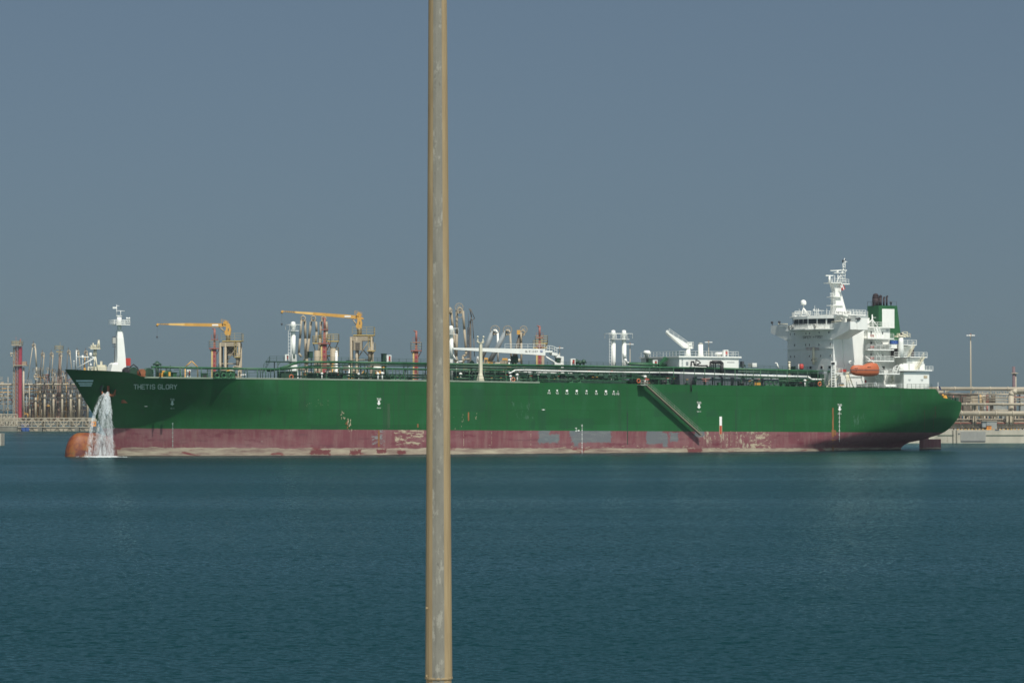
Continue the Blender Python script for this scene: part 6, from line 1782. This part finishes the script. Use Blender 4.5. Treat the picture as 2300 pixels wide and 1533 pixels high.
for i, (u0, u1, v0, v1, mt, lab) in enumerate(((1071, 1075, 800, 816, WHITE, 'small white box at the foot of the leaning loading arms'), (1128, 1140, 804, 818, JYEL, 'yellow machinery housing between the leaning loading arms'), (1088, 1096, 803, 818, JYEL, 'yellow machinery housing left of the leaning loading arms'))):
    x, z = B((u0 + u1) / 2, v1, 661); t = thing('machinery_housing', lab, 'machinery', (x, 661, JZ), 'housings at the feet of the loading arms')
    m = M().use(mt); wbx(m, u0, u1, v0, v1, 661, 2); m.build('housing', mt, t); m = M().use(JDARK); m.tube((x, 662, JZ), (x, 662, z), .3); wbx(m, u0 + 1, u1 - 1, v0 + 4, v1 - 3, 660.95, .06); m.build('support', JDARK, t)
# low machinery and pipework on the loading platform, seen under the tanker's pipes
rg = random.Random(5)
def clutter(t, u0, u1, v0, v1, Y, n, mats, big=1.0, rr=rg, ybelow=None):
    """standing vessels, elbows and cross pipes, one mesh each"""
    for _ in range(n):
        u = rr.uniform(u0, u1); v = rr.uniform(v0, v1); k = rr.random(); x, z = B(u, v, Y); y = Y + rr.uniform(0, 5); m = M().use(rr.choice(mats))
        zb = ybelow if ybelow is not None else JZ
        if k < .35: m.tube((x, y, zb), (x, y, z), .22 * big, .22 * big, 8); m.lathe((x, y, z - .3), [(.4 * big, 0), (.4 * big, .3), (.1, .5)], 10); nm = 'stand_pipe'
        elif k < .6: m.path([(x - 1.2 * big, y, z - .6), (x, y, z - .5), (x + .3, y, z), (x + 1.5 * big, y, z + .1)], .2 * big, 8); m.tube((x, y, zb), (x, y, z - .6), .12); nm = 'bent_pipe'
        elif k < .8: m.box(x - .8 * big, x + .8 * big, y, y + 1.2, z - 1.1 * big, z); m.tube((x, y + .5, zb), (x, y + .5, z - 1), .18); nm = 'valve_box'
        else: m.lathe((x - 1.0 * big, y, z), [(.1, -.1), (.5 * big, 0), (.5 * big, 1.8 * big), (.1, 1.9 * big)], 12, 'x'); m.tube((x, y, zb), (x, y, z - .3), .14); nm = 'drum'
        m.build(nm, None, t)
t = thing('loading_manifold', 'tangle of beige and orange pipework on the jetty below the yellow cranes', 'pipework', (B(740, 850, 658)[0], 658, JZ))
clutter(t, 672, 860, 812, 850, 657, 38, [JCREAM, JCREAM, JPALE, JYEL, JDARK, WHITE])
wv_ = M().use(WHITE); x, z = B(755.5, 790, 655); wv_.tube((x, 655, JZ), (x, 655, z), .35, .35, 10); wv_.ball((x, 655, z), .38, 10, 6); wv_.build('white_stand_pipe', WHITE, t)
wv_ = M().use(JYEL); wv_.ladder(b3(806, 848, 654), b3(818, 832, 654), (0, 1.2, 0), .14, .5); wv_.build('gangway_stair', JYEL, t)
t = thing('loading_manifold', 'beige pipework on the jetty below the left yellow crane', 'pipework', (B(510, 850, 708)[0], 708, JZ))
clutter(t, 495, 538, 822, 846, 708, 12, [JCREAM, JYEL, WHITE, JDARK])
t = thing('loading_manifold', 'pipework on the jetty behind the foot of the leaning loading arms', 'pipework', (B(1080, 850, 658)[0], 658, JZ))
clutter(t, 1018, 1190, 806, 850, 657, 40, [JCREAM, JDARK, JYEL, JPALE, WHITE])

# high mast lights
def mastlight(u, vt, vb, Y, label, r=.16, w=7):
    x, z = B(u, vt, Y); t = thing('high_mast_light', label, 'lamp post', (x, Y, JZ if Y < 790 else 4), 'high mast lights beyond the tanker')
    zb = JZ if Y < 790 else 4
    m = M().use(JPALE); m.tube((x, Y, zb), (x, Y, z), r * 1.5, r * .8, 8); m.build('mast', JPALE, t)
    k = w * Y / FPX
    m = M().use(JPALE); m.torus((x, Y, z - .1), k * .6, .08, 'z', 14, 4); m.use(RUSTY); m.lathe((x, Y, z - .1), [(.3, 0), (.3, .2), (.15, .5)], 8)
    m.build('lamp_ring', JPALE, t)
    for a in range(6):
        m = M().use(MARK); c = (x + k * math.cos(a * 1.047), Y + k * math.sin(a * 1.047), z - .15); m.box(c[0] - .35, c[0] + .35, c[1] - .3, c[1] + .3, c[2] - .2, c[2] + .08); m.tube((x, Y, z), c, .05, .05, 4); m.build('lamp_head', MARK, t)
RUSTY = paint('rust_brown_cap', (.20, .10, .07), .8, var=.2)
mastlight(1415, 771.5, 820, 1000, 'high mast light right of the twin white vent posts', w=6); mastlight(1591.5, 767, 800, 1000, 'high mast light above the white pump room house', w=6.5); mastlight(1257, 780, 820, 1000, 'high mast light just above the head of the white hose crane', w=6)
mastlight(2180, 751.5, 900, 840, 'tall high mast light standing beyond the right quay', .2, 7)
t = thing('flare_stack', 'dull red chimney beyond the quay at the right edge', 'chimney', (B(2277, 900, 1100)[0], 1100, 4))
m = M().use(paint('faded_red_stack', (.14, .09, .095), .8)); x, z = B(2277, 823, 1100); m.tube((x, 1100, 4), (x, 1100, z), .75, .6, 10); m.build('stack', JRED, t)
m = M().use(JPALE); x2, z2 = B(2281.5, 836, 1100); m.tube((x2, 1100, 4), (x2, 1100, z2), .3, .25, 6); m.box(x - 1.2, x2 + .8, 1099, 1101, z2 - .5, z2 - .2); m.build('side_pipe', JPALE, t)

# ================================================================== RIGHT-HAND QUAY
YQ = 800.0
QX0, QX1 = B(1900, 990, YQ)[0], B(2640, 990, YQ)[0]
qz = B(2200, 965, YQ)[1]
t = thing('quay_wall', 'grey concrete quay wall with dark rubbing strip at the right', 'quay', ((QX0 + QX1) / 2, YQ + 45, 0))
m = M().use(CONC); m.box(QX0, QX1, YQ, YQ + 60, -4, qz); m.build('wall', CONC, t)
for u0, u1, v0, v1, mt in ((2106, 2143, 976.5, 978, DGREEN), (2215, 2300, 976.5, 978, DGREEN), (2158, 2213, 990, 991.7, DGREY), (2157.5, 2214, 968.5, 989.5, paint('smooth_concrete_patch', (.26, .26, .24), .9))):
    m = M().use(mt); wbx(m, u0, u1, v0, v1, YQ - .12, .11); m.build('fender_strip', mt, t)
for u in (2140, 2148): m = M().use(CONCD); wbx(m, u, u + 2, 965, 995, YQ - .3, .28); m.build('joint_post', CONCD, t)
m = M().use(DGREY); wbx(m, 2235, 2244, 963.5, 966, YQ - .1, .1); wbx(m, 2152, 2156, 972, 975, YQ - .1, .09); m.build('ladder_recess', DGREY, t)
m = M().use(JYEL)
for k in range(18): wbx(m, 2150 + k * 8, 2153.5 + k * 8, 962.8, 964.6, YQ + .1, .3)
m.build('yellow_kerb_marks', JYEL, t)
def rpipe(label, pts, Y, r, mat, group='pipelines along the right quay'):
    x, z = B(*pts[0], Y); m = M().use(mat); m.path([b3(a, b_, Y) for a, b_ in pts], r, 12)
    for a, b_ in zip(pts, pts[1:]):
        L = abs(a[0] - b_[0]); k = int(L / 38)
        for i in range(k): f = (i + .5) / k; c = b3(a[0] + (b_[0] - a[0]) * f, a[1] + (b_[1] - a[1]) * f, Y); m.lathe((c[0] - .15, c[1], c[2]), [(r * 1.3, 0), (r * 1.3, .3)], 12, 'x')
    return single(m, 'pipeline', mat, label, 'pipeline', (x, Y, z), group)
E_ = 2640
rpipe('topmost long pale pipe along the skyline of the right quay', [(2085, 872.5), (E_, 873.5)], 812, .55, JPALE)
rpipe('wide beige pipe bending down in a big elbow near the right edge', [(E_, 878), (2283, 878), (2274, 881), (2271, 888), (2271, 960)], 808, .85, JPALE)
rpipe('long pale pipe level with the tanker stern, above the fat one', [(2150, 907.5), (E_, 908)], 806, .42, JPALE)
rpipe('fat beige pipe at mid height of the right quay, with dark joints', [(2140, 928), (E_, 929)], 804, .78, JPALE)
rpipe('thin brown pipe under the skyline pipe behind the stern', [(2110, 884), (2196, 886)], 815, .4, JDARK)
t = thing('pipe_trestle', 'beige posts and beams carrying the pipelines along the right quay', 'pipe rack', (B(2230, 960, 807)[0], 807, qz))
for u in (2187, 2190, 2262, 2270, 2345, 2353, 2430, 2438, 2515, 2523, 2600):
    x, z = B(u, 872, 807); m = M().use(JPALE); hgt = B(u, 909 if u < 2200 else 929, 807)[1]; m.box(x - .32, x + .32, 806.6, 807.4, qz, hgt); m.build('post', JPALE, t)
for v, u0, u1 in ((906, 2185, 2272),):
    m = M().use(JPALE); wbx(m, u0, u1, v, v + 1.5, 808.5, .5); m.build('beam', JPALE, t)
for k, v in enumerate((941, 944, 947.5, 950, 953, 956, 959.5)):
    mt = [JPALE, JDARK, JCREAM, JRED, JPALE, JCREAM, JDARK][k]
    m = M().use(mt); m.tube(b3(2120, v, 811 - k), b3(2640, v + .3, 811 - k), .2, .2, 8)
    for j in range(20): uu = 2125 + j * 25 + k * 2; m.box(*sorted((B(uu, v, 811 - k)[0], B(uu + 2, v, 811 - k)[0])), 810.6 - k, 811.4 - k, B(uu, v + 2.5, 811)[1], B(uu, v - 1.5, 811)[1])
    m.build('low_pipe', mt, t)
for i in range(62):
    u = 2142 + i * 7.7; m = M().use([JPALE, JCREAM, JDARK][i % 3]); x, z = B(u, 936, 812); m.tube((x, 812, qz), (x, 812, z + (i % 4) * .5), .18, .18, 6); m.build('stanchion', JPALE, t)
rg = random.Random(9)
t = thing('process_plant', 'brown and grey steel plant with small pipes behind the right quay pipelines', 'plant', (B(2230, 940, 840)[0], 840, 4))
for u0, u1, v0, v1, Y, mt in ((2163, 2182, 886, 905, 840, JDARK), (2182, 2197, 884, 930, 842, JCREAM), (2212, 2262, 890, 932, 845, JGREY), (2164, 2190, 908, 926, 838, JDARK), (2222, 2236, 886, 906, 838, JDARK), (2292, 2330, 882, 930, 843, JGREY), (2100, 2160, 886, 955, 846, JDARK), (2250, 2345, 932, 955, 850, JGREY), (2345, 2420, 890, 940, 846, JDARK), (2440, 2530, 884, 950, 848, JGREY), (2550, 2635, 895, 950, 846, JCREAM)):
    m = M().use(mt); wbx(m, u0, u1, v0, v1, Y, 3); x, z = B((u0 + u1) / 2, v1, Y); m.box(x - .5, x + .5, Y + 1, Y + 2, 4, z); m.build('steel_module', mt, t)
for k in range(4):
    m = M().use(JPALE if k else JYELL); x, z = B(2202 + k * 3.3, 884, 836); m.tube((x, 836, 4), (x, 836, z), .22, .22, 8); m.build('vertical_pipe', JPALE, t)
m = M().use(JRED); wbx(m, 2215, 2221, 886, 906, 837, 1); x, z = B(2218, 906, 837); m.tube((x, 837.5, 4), (x, 837.5, z), .3); m.build('red_panel', JRED, t)
for v in (884, 893, 899): m = M().use(JPALE); m.tube(b3(2170, v, 834), b3(2640, v + .5, 834), .14, .14, 6); m.build('hand_rail', JPALE, t)
for i in range(95):
    u = rg.uniform(2110, 2340) if i < 60 else rg.uniform(2340, 2630); v = rg.uniform(880, 955); x, z = B(u, v, 832); L = rg.uniform(1, 6); m = M().use(rg.choice([JPALE, JCREAM, JDARK, JDARK, GREYC, JRED]))
    if rg.random() < .5: m.tube((x, 832, max(qz, z - L)), (x, 832, z), .13, .13, 6)
    else: m.tube((x, 833, z), (x + L, 833, z), .15, .15, 6); m.tube((x, 833, 4), (x, 833, z), .08, .08, 4)
    m.build('small_pipe', None, t)
m = M().use(JPALE)
for k in range(3): m.truss(b3(2190 + k * 30, 893, 836), b3(2218 + k * 30, 893, 836), 2.0, 5, .1)
m.build('truss', JPALE, t)
t = thing('control_cabin', 'small grey cabin on the right quay behind an orange box', 'cabin', (B(2228, 965, 803)[0], 803, qz))
m = M().use(JGREY); wbx(m, 2216, 2239, 945, 964.5, 803, 3); m.build('walls', JGREY, t); m = M().use(GREYC); wbx(m, 2206.5, 2215.8, 945.5, 959, 803.2, 2.5); m.build('side_box', GREYC, t); m = M().use(JPALE); wbx(m, 2205.5, 2240, 944, 945.2, 802.8, 3.5); m.build('roof', JPALE, t)
x, z = B(2221.7, 966, 801); m = M().use(JORANGE); wbx(m, 2217, 2227, 956, 966, 801, 1.5); m.use(DGREY); wbx(m, 2219, 2225, 959, 960.2, 800.94, .06); wbx(m, 2217.2, 2226.8, 955, 956, 800.9, 1.7)
single(m, 'orange_box', JORANGE, 'square orange box in front of the grey cabin on the right quay', 'box', (x, 801, qz))
x, z = B(2206, 874, 815)
t = thing('jib_light', 'slim cream lamp arm standing on the plant behind the stern railing', 'lamp', (B(2125, 886, 825)[0], 825, 4))
m = M().use(JPALE); m.tube((B(2124, 886, 825)[0], 825, 4), b3(2124, 875, 825), .15); m.tube(b3(2124, 880, 825), b3(2137, 874, 825), .18); m.box(*sorted((B(2108, 880, 825)[0], B(2119, 880, 825)[0])), 825, 827, B(2110, 884, 825)[1], B(2110, 877, 825)[1]); m.build('arm', JPALE, t)

# ================================================================== LEFT-HAND BERTH, FAR
YL = 1260.0
K = YL / FPX
t = thing('jetty_platform', 'low pale concrete jetty platform at the far left with a blue hanging panel', 'jetty', (B(80, 968, YL)[0], YL + 20, 0), 'jetty platforms behind the tanker')
m = M().use(JPALE); wbx(m, 28, 212, 959.5, 968, YL, 16); m.build('deck_slab', CONC, t)
m = M().use(CONCD); wbx(m, -200, 30, 962, 967.5, YL + 5, 6); m.build('lower_wall', CONCD, t)
m = M().use(BLUE); wbx(m, 48, 65.5, 951, 968, YL - .3, .28); m.build('blue_panel', BLUE, t)
zL = B(100, 940, YL)[1]
m = M().use(CONC); x0, x1 = B(-200, 940, YL)[0], B(216, 940, YL)[0]; m.box(x0, x1, YL + 17, YL + 50, zL - 1.0, zL); m.build('upper_deck', CONC, t)
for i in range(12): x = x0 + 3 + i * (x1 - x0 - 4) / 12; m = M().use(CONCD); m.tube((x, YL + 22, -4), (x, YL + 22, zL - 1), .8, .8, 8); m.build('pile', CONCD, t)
t = thing('truss_walkway', 'long pale lattice walkway in front of the far left berth', 'walkway', (B(100, 958, YL - 6)[0], YL - 6, 0))
a, b_ = b3(-200, 958, YL - 6), b3(214, 958, YL - 6)
for yy in (YL - 6, YL - 3):
    m = M().use(JPALE); m.truss((a[0], yy, a[2]), (b_[0], yy, b_[2]), 4.1, 29, .22); m.build('lattice_side', JPALE, t)
m = M().use(JPALE); m.box(a[0], b_[0], YL - 6, YL - 3, a[2] - .2, a[2] + .1); m.build('floor', JPALE, t)
for dz_ in (1.0, 1.8, 2.6):
    m = M().use(JCREAM); m.tube((a[0], YL - 4.5, a[2] + dz_), (b_[0], YL - 4.5, b_[2] + dz_), .28, .28, 8); m.build('pipe', JCREAM, t)
for i in range(5): x = a[0] + (b_[0] - a[0]) * (i + .5) / 5; m = M().use(CONCD); m.box(x - 1, x + 1, YL - 6, YL - 3, -3, a[2] - .2); m.build('pier', CONCD, t)
t = thing('truss_walkway', 'short dense lattice gangway at the left edge of the picture', 'walkway', (B(8, 958, YL - 12)[0], YL - 12, 0))
m = M().use(JPALE)
a, b_ = b3(-30, 956, YL - 12), b3(38, 956, YL - 12); m.truss(a, b_, 5.4, 12, .26); m.truss((a[0], YL - 10, a[2]), (b_[0], YL - 10, b_[2]), 5.4, 9, .26); m.build('lattice_side', JPALE, t)
m = M().use(CONCD); m.box(a[0], b_[0], YL - 12, YL - 10, -3, a[2] - .3); m.build('pier', CONCD, t)
x, z = B(209, 957, YL - 9); m = M().use(JORANGE); wbx(m, 205, 215, 946, 957, YL - 9, 2); m.use(DGREY); wbx(m, 207, 209, 949, 953, YL - 9.1, .08); wbx(m, 211, 213, 949, 953, YL - 9.1, .08); wbx(m, 204.5, 215.5, 957, 967, YL - 9, 2.2)
single(m, 'orange_box', JORANGE, 'orange cabinet at the right end of the far left walkway beside the falling water', 'cabinet', (x, YL - 9, 0))
for v in (862.3,):
    x, z = B(-20, v, YL + 10); m = M().use(JPALE); m.tube(b3(-200, v, YL + 10), b3(172, v + .5, YL + 10), .45, .45, 8); [m.tube(b3(u, v, YL + 10), (B(u, v, YL + 10)[0], YL + 10, zL), .25, .25, 6) for u in range(-198, 172, 24)]
    single(m, 'pipeline', JPALE, 'straight pale pipe high across the far left berth', 'pipeline', (x, YL + 10, zL), 'pipelines on the far left berth')
t = thing('fire_monitor_tower', 'crimson and beige lattice fire tower, tallest thing on the far left berth', 'fire tower', (B(37, 940, YL + 6)[0], YL + 6, zL), 'red fire monitor towers on the jetty')
m = M().use(JCRIM); wbx(m, 42.5, 48, 778, 938, YL + 5, 1.5); m.build('crimson_mast', JCRIM, t)
m = M().use(JCREAM); x0, x1 = B(30, 800, YL + 6)[0], B(34, 800, YL + 6)[0]; m.lattice(x0, x1, YL + 6, YL + 7, zL, B(30, 778, YL)[1], 16, .16); m.use(JRED); x0, x1 = B(36, 800, YL + 6)[0], B(41, 800, YL + 6)[0]; m.lattice(x0, x1, YL + 5.5, YL + 6.6, zL, B(30, 776, YL)[1], 18, .16); m.build('lattice_legs', JCREAM, t)
m = M().use(JORGB) if False else M().use(JCREAM)
wbx(m, 26, 48, 773, 776, YL + 4, 4); m.use(JRAIL); x0, z = B(25.5, 773, YL + 4); x1 = B(48.5, 773, YL + 4)[0]; m.rail([(x0, YL + 4, z), (x1, YL + 4, z), (x1, YL + 8, z), (x0, YL + 8, z), (x0, YL + 4, z)], 1.5, 1.6, .07, 3); m.build('top_platform', JCREAM, t)
m = M().use(JCREAM); wbx(m, 30, 61, 819, 821, YL + 4, 4); wbx(m, 50, 58, 812, 820, YL + 6, 2); m.use(JRED); x0, z = B(30, 819, YL + 4); x1 = B(60, 819, YL + 4)[0]; m.rail([(x0, YL + 4, z), (x1, YL + 4, z)], 1.6, 1.4, .1, 2); m.build('middle_platform', JCREAM, t)
m = M().use(JRED); m.tube(b3(44, 773, YL + 5), b3(46, 763, YL + 5), .2); m.tube(b3(44, 766, YL + 5), b3(47, 761, YL + 5), .25); m.tube(b3(36, 773, YL + 5), b3(36, 756, YL + 5), .08); m.build('monitor_nozzle', JRED, t)
m = M().use(JPALE); m.path([b3(27, 800, YL + 3), b3(24, 798, YL + 3), b3(24.5, 792, YL + 3), b3(30, 795, YL + 3)], .3); m.tube(b3(53, 825, YL + 6), (B(53, 825, YL + 6)[0], YL + 6, zL), .45); m.build('side_piping', JPALE, t)
def far_arm(u, vt, vb, label, big=False, mat=JCREAM):
    Y = YL + 8; x, z = B(u, vt, Y)
    t = thing('cargo_loader', label, 'loading arm', (x, Y, zL), 'folded loading arms on the far left berth')
    m = M().use(JDARK); m.loft([rect(x - .5, x + .5, Y - .3, Y + .3, z - 1.5), rect(x - .05, x + .05, Y - .05, Y + .05, z + 1.6)], True, False); m.build('apex_frame', JDARK, t)
    m = M().use(mat); zz_ = B(u, vt + 8, Y)[1]; m.torus((x + .2, Y, zz_ + 1), .75, .25, 'y', 12, 5); m.tube((x + .7, Y, zz_ + .6), (x + .7, Y, zz_ - 1), .55, .4); m.build('apex_swivel', mat, t)
    dx = 3.4 if big else 1.6
    m = M().use(JDARK if not big else mat); m.tube((x - .4, Y, zz_), (x - dx + .8, Y, B(u, vb, Y)[1]), .2, .2, 6); m.build('stay_tube', JDARK, t)
    m = M().use(mat)
    if big: m.path([b3(u + 4.5, vt + 9, Y - 1), b3(u + 7, vb - 28, Y - 1), b3(u + 6.5, vb - 14, Y - 1), b3(u + 2, vb - 9, Y - 1), b3(u + 3, vb - 2, Y - 1), b3(u + 9, vb + 2, Y - 1)], .38, 8)
    else: m.path([(x + .9, Y - .5, zz_), (x + 2.1 if u > 140 else x + .3, Y - .5, B(u, vb, Y)[1])], .22, 6)
    m.build('outboard_arm', mat, t)
    m = M().use(JCREAM); m.tube((x + 1.2, Y, zL), (x + 1.2, Y, B(u, vb + 40, Y)[1]), .5, .5, 10); m.use(JDARK); m.tube((x + 1.2, Y, B(u, vb + 40, Y)[1]), (x + 1.2, Y, B(u, vb, Y)[1]), .25); m.use(JDARK)
    for k in range(3): m.box(x - 1.0 - k * .3, x + 2.4 + k * .4, Y - .8, Y + .8, B(u, vb + 12 + 17 * k, Y)[1] - .3, B(u, vb + 12 + 17 * k, Y)[1])
    m.build('riser', JPALE, t)
    return t
far_arm(75, 772, 852, 'tallest folded loading arm of the far left berth with S shaped pipe', True, JPALE)
for i, (u, vt) in enumerate(((95, 792), (115, 792), (134.5, 792), (153.5, 787), (173, 787), (192, 788))):
    far_arm(u, vt, 845, 'short folded loading arm, %s from the left in its row on the far berth' % ('first', 'second', 'third', 'fourth', 'fifth', 'sixth')[i])
t = thing('service_tower', 'brown braced tower with a wide railed top among the short loading arms', 'tower', (B(134, 940, YL + 14)[0], YL + 14, zL))
m = M().use(paint('brown_tower', (.24, .15, .11), .8, var=.2)); x0, x1 = B(127, 850, YL + 14)[0], B(140, 850, YL + 14)[0]; xa_, xb_ = B(132.5, 850, YL + 14)[0], B(136.5, 850, YL + 14)[0]
zt = B(134, 785, YL + 14)[1]; zm = B(134, 812, YL + 14)[1]
m.loft([rect(x0, x1, YL + 13, YL + 15, zL), rect(x0 + .6, x1 - .3, YL + 13, YL + 15, B(130, 835, YL)[1]), rect(xa_, xb_, YL + 13.3, YL + 14.6, zm), rect(xa_ + .2, xb_ - .2, YL + 13.5, YL + 14.5, zt)], True, False); m.build('shaft', JDARK, t)
m = M().use(JRAIL); x0, z = B(124, 783, YL + 14); x1 = B(141, 783, YL + 14)[0]; m.box(x0 + .8, x1, YL + 12, YL + 16, z - 1.6, z - 1.2); m.rail([(x0, YL + 12, z - .6), (x1, YL + 12, z - .6), (x1, YL + 16, z - .6), (x0, YL + 16, z - .6), (x0, YL + 12, z - .6)], 2.0, 1.6, .07, 3); m.tube(b3(135, 783, YL + 14), b3(135, 767, YL + 14), .05); m.build('top_platform', JYEL, t)
# pipework mass of the berth: each vessel and pipe a part
rg = random.Random(21)
def plant(label, u0, u1, n, Y, v0=868, v1=936):
    t = thing('loading_manifold', label, 'pipework', (B((u0 + u1) / 2, 940, Y)[0], Y, zL))
    for v in (866, 872, 880, 888, 897, 906, 921):
        m = M().use(rg.choice([JDARK, JCREAM, JPALE, JYEL])); m.tube(b3(u0, v, Y + 2), b3(u1, v + rg.uniform(-1, 1), Y + 2), .22, .22, 6); m.build('header_pipe', None, t)
    for _ in range(n):
        u = rg.uniform(u0, u1); v = rg.uniform(v0, v1) if rg.random() < .8 else rg.uniform(v0 - 22, v0); x, z = B(u, v, Y); y = Y + rg.uniform(-3, 3); k = rg.random(); m = M().use(rg.choice([JCREAM, JCREAM, JPALE, JDARK, JDARK, JYEL, STEEL, JDARK, GREYC, JRED] if k > .2 else [JPALE, JCREAM]))
        if k < .12: m.tube((x, y, zL), (x, y, z), rg.uniform(.12, .3), None, 8); nm = 'stand_pipe'
        elif k < .5: w_ = rg.uniform(.8, 3); m.path([(x - w_, y, z), (x, y, z), (x, y, z - rg.uniform(1, 3))], .2, 6); m.tube((x - w_, y + 1, zL), (x - w_, y, z), .07, .07, 5); nm = 'bent_pipe'
        elif k < .7: w_ = rg.uniform(.3, .9); m.box(x - w_, x + w_, y, y + 1, z - w_, z); m.tube((x, y + .5, zL), (x, y + .5, z - w_), .07, .07, 5); nm = 'valve_box'
        elif k < .85: m.torus((x, y, z), .6, .15, 'y', 10, 5); m.tube((x, y, zL), (x, y, z - .6), .12, .12, 5); nm = 'hand_wheel'
        else: w_ = rg.uniform(2, 6); m.box(x - w_ / 2, x + w_ / 2, y, y + 1.5, z - .2, z); m.rail([(x - w_ / 2, y, z), (x + w_ / 2, y, z)], 1.1, 1.2, .07, 2); m.tube((x, y + .5, zL), (x, y + .5, z), .12, .12, 5); nm = 'small_platform'
        m.build(nm, None, t)
    return t
plant('dense pipework at the very left edge of the far berth', -110, 28, 98, YL + 12)
plant('dense pipework between the crimson tower and the tallest folded arm', 46, 84, 55, YL + 13)
plant('dense pipework under the first short loading arms of the far berth', 84, 128, 95, YL + 14, 850)
plant('dense pipework under the last short loading arms beside the tanker bow', 128, 198, 98, YL + 15, 852)
for i in range(8):  # dark blue panels: the shade under the pipework put into colour
    u = 60 + i * 18; x, z = B(u, 912, YL + 20); m = M().use(paint('blue_grey_shade_panel', (.06, .08, .13), .8) if i == 0 else bpy.data.materials['blue_grey_shade_panel']); wbx(m, u - 8, u + 8, 912, 939, YL + 22, 2); m.use(JPALE); wbx(m, u - 8.5, u + 8.5, 910.5, 911.9, YL + 21.8, 2.4); wbx(m, u - .5, u + .5, 912, 939, YL + 21.8, .15)
    single(m, 'shade_panel', JDARK, 'dark blue panel standing in for shade under the far left pipework, %s from left' % ('first', 'second', 'third', 'fourth', 'fifth', 'sixth', 'seventh', 'eighth')[i], 'shade panel', (x, YL + 22, zL), 'shade panels on the far left berth')
t = thing('mooring_dolphin', 'sliver of a pale concrete mooring dolphin at the left edge', 'dolphin', (B(-8, 1000, 745)[0], 745, 0))
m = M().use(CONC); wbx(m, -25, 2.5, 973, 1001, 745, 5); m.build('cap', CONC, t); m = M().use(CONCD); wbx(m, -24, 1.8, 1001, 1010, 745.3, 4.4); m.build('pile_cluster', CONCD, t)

# vessel moored beyond the bow
YV = 905.0
t = thing('supply_vessel', 'cream and white vessel with a tripod mast seen just above the tanker bow', 'vessel', (B(205, 880, YV)[0], YV, 0))
x0, x1 = B(168, 840, YV)[0], B(300, 840, YV)[0]
zd = B(200, 832, YV)[1]
m = M().use(DGREY); xw_ = B(262, 900, YV)[0]; m.prism([(xw_, YV - 2, -2), (x1, YV - 2, -2), (x1, YV - 2, zd - 2), (x0 + 1, YV - 2, zd - 1.5)], (0, 9, 0)); m.build('hull', DGREY, t)
m = M().use(CREAM); wbx(m, 197, 239, 823, 845, YV, 4); wbx(m, 218, 236, 819, 823.2, YV + .3, 3); wbx(m, 225, 229, 811, 819.2, YV + .8, 1.5); m.build('wheelhouse', CREAM, t)
m = M().use(DGREY)
for u in (200, 205): wbx(m, u, u + 3, 826, 828.5, YV - .06, .06)
m.build('window', DGREY, t)
m = M().use(WHITE)
for pts in (((171.5, 832), (171.5, 786)), ((171.5, 801), (213, 802)), ((213, 803), (173, 826)), ((171.5, 787), (174, 789))): m.path([b3(a, b_, YV - 1) for a, b_ in pts], .17, 6)
m.build('mast_frame', WHITE, t)
m = M().use(CREAM)
for pts in (((211, 832), (212.5, 802), (214, 782)), ((219, 832), (214.5, 800)), ((209, 800), (212, 784)), ((216, 800), (216, 784)), ((221.5, 763), (218.5, 782)), ((222, 763), (224, 782)), ((210, 782), (209, 770)), ((206.5, 782), (206, 776)), ((214, 782), (213, 774))): m.path([b3(a, b_, YV) for a, b_ in pts], .22, 6)
wbx(m, 203, 224.5, 781, 784, YV - 1, 2); wbx(m, 199, 206, 779.5, 780.5, YV, .3); m.rail([b3(204, 781, YV), b3(224, 781, YV)], 1.0, 1, .07, 2)
m.build('signal_mast', CREAM, t)
m = M().use(WHITE)
for u, v, r in ((185.5, 801, .4), (203.5, 796, .5), (166, 811, .2), (204, 819, .3)): p = b3(u, v, YV - 1.3); m.lathe(p, [(r * .8, -r * 1.3), (r, -r), (r, r * .8), (r * .5, r * 1.3)], 10); m.tube(p, (p[0], p[1], zd), .06, .06, 5)
m.build('radome', WHITE, t)
m = M().use(JYEL); wbx(m, 188, 192.5, 825.5, 831, YV - 1, 1); m.tube(b3(191, 800, YV), b3(190, 826, YV), .15); m.build('yellow_post', JYEL, t)

# haze: moist air over the harbour
HZ, nt, b = new_mat('harbour_haze')
nt.nodes.remove(b)
pv_ = nt.nodes.new('ShaderNodeVolumePrincipled')
pv_.inputs['Color'].default_value = (.62, .74, .86, 1)
pv_.inputs['Density'].default_value = .00006
nt.links.new(pv_.outputs[0], nt.nodes['Material Output'].inputs['Volume'])

m = M(); m.box(-900, 1100, -80, 1400, -5.0, 62)
o = m.build('haze', HZ); o['kind'] = 'stuff'; o['label'] = 'thin pale sea haze over the harbour'
for o in bpy.data.objects:
    if 'base' in o: del o['base']
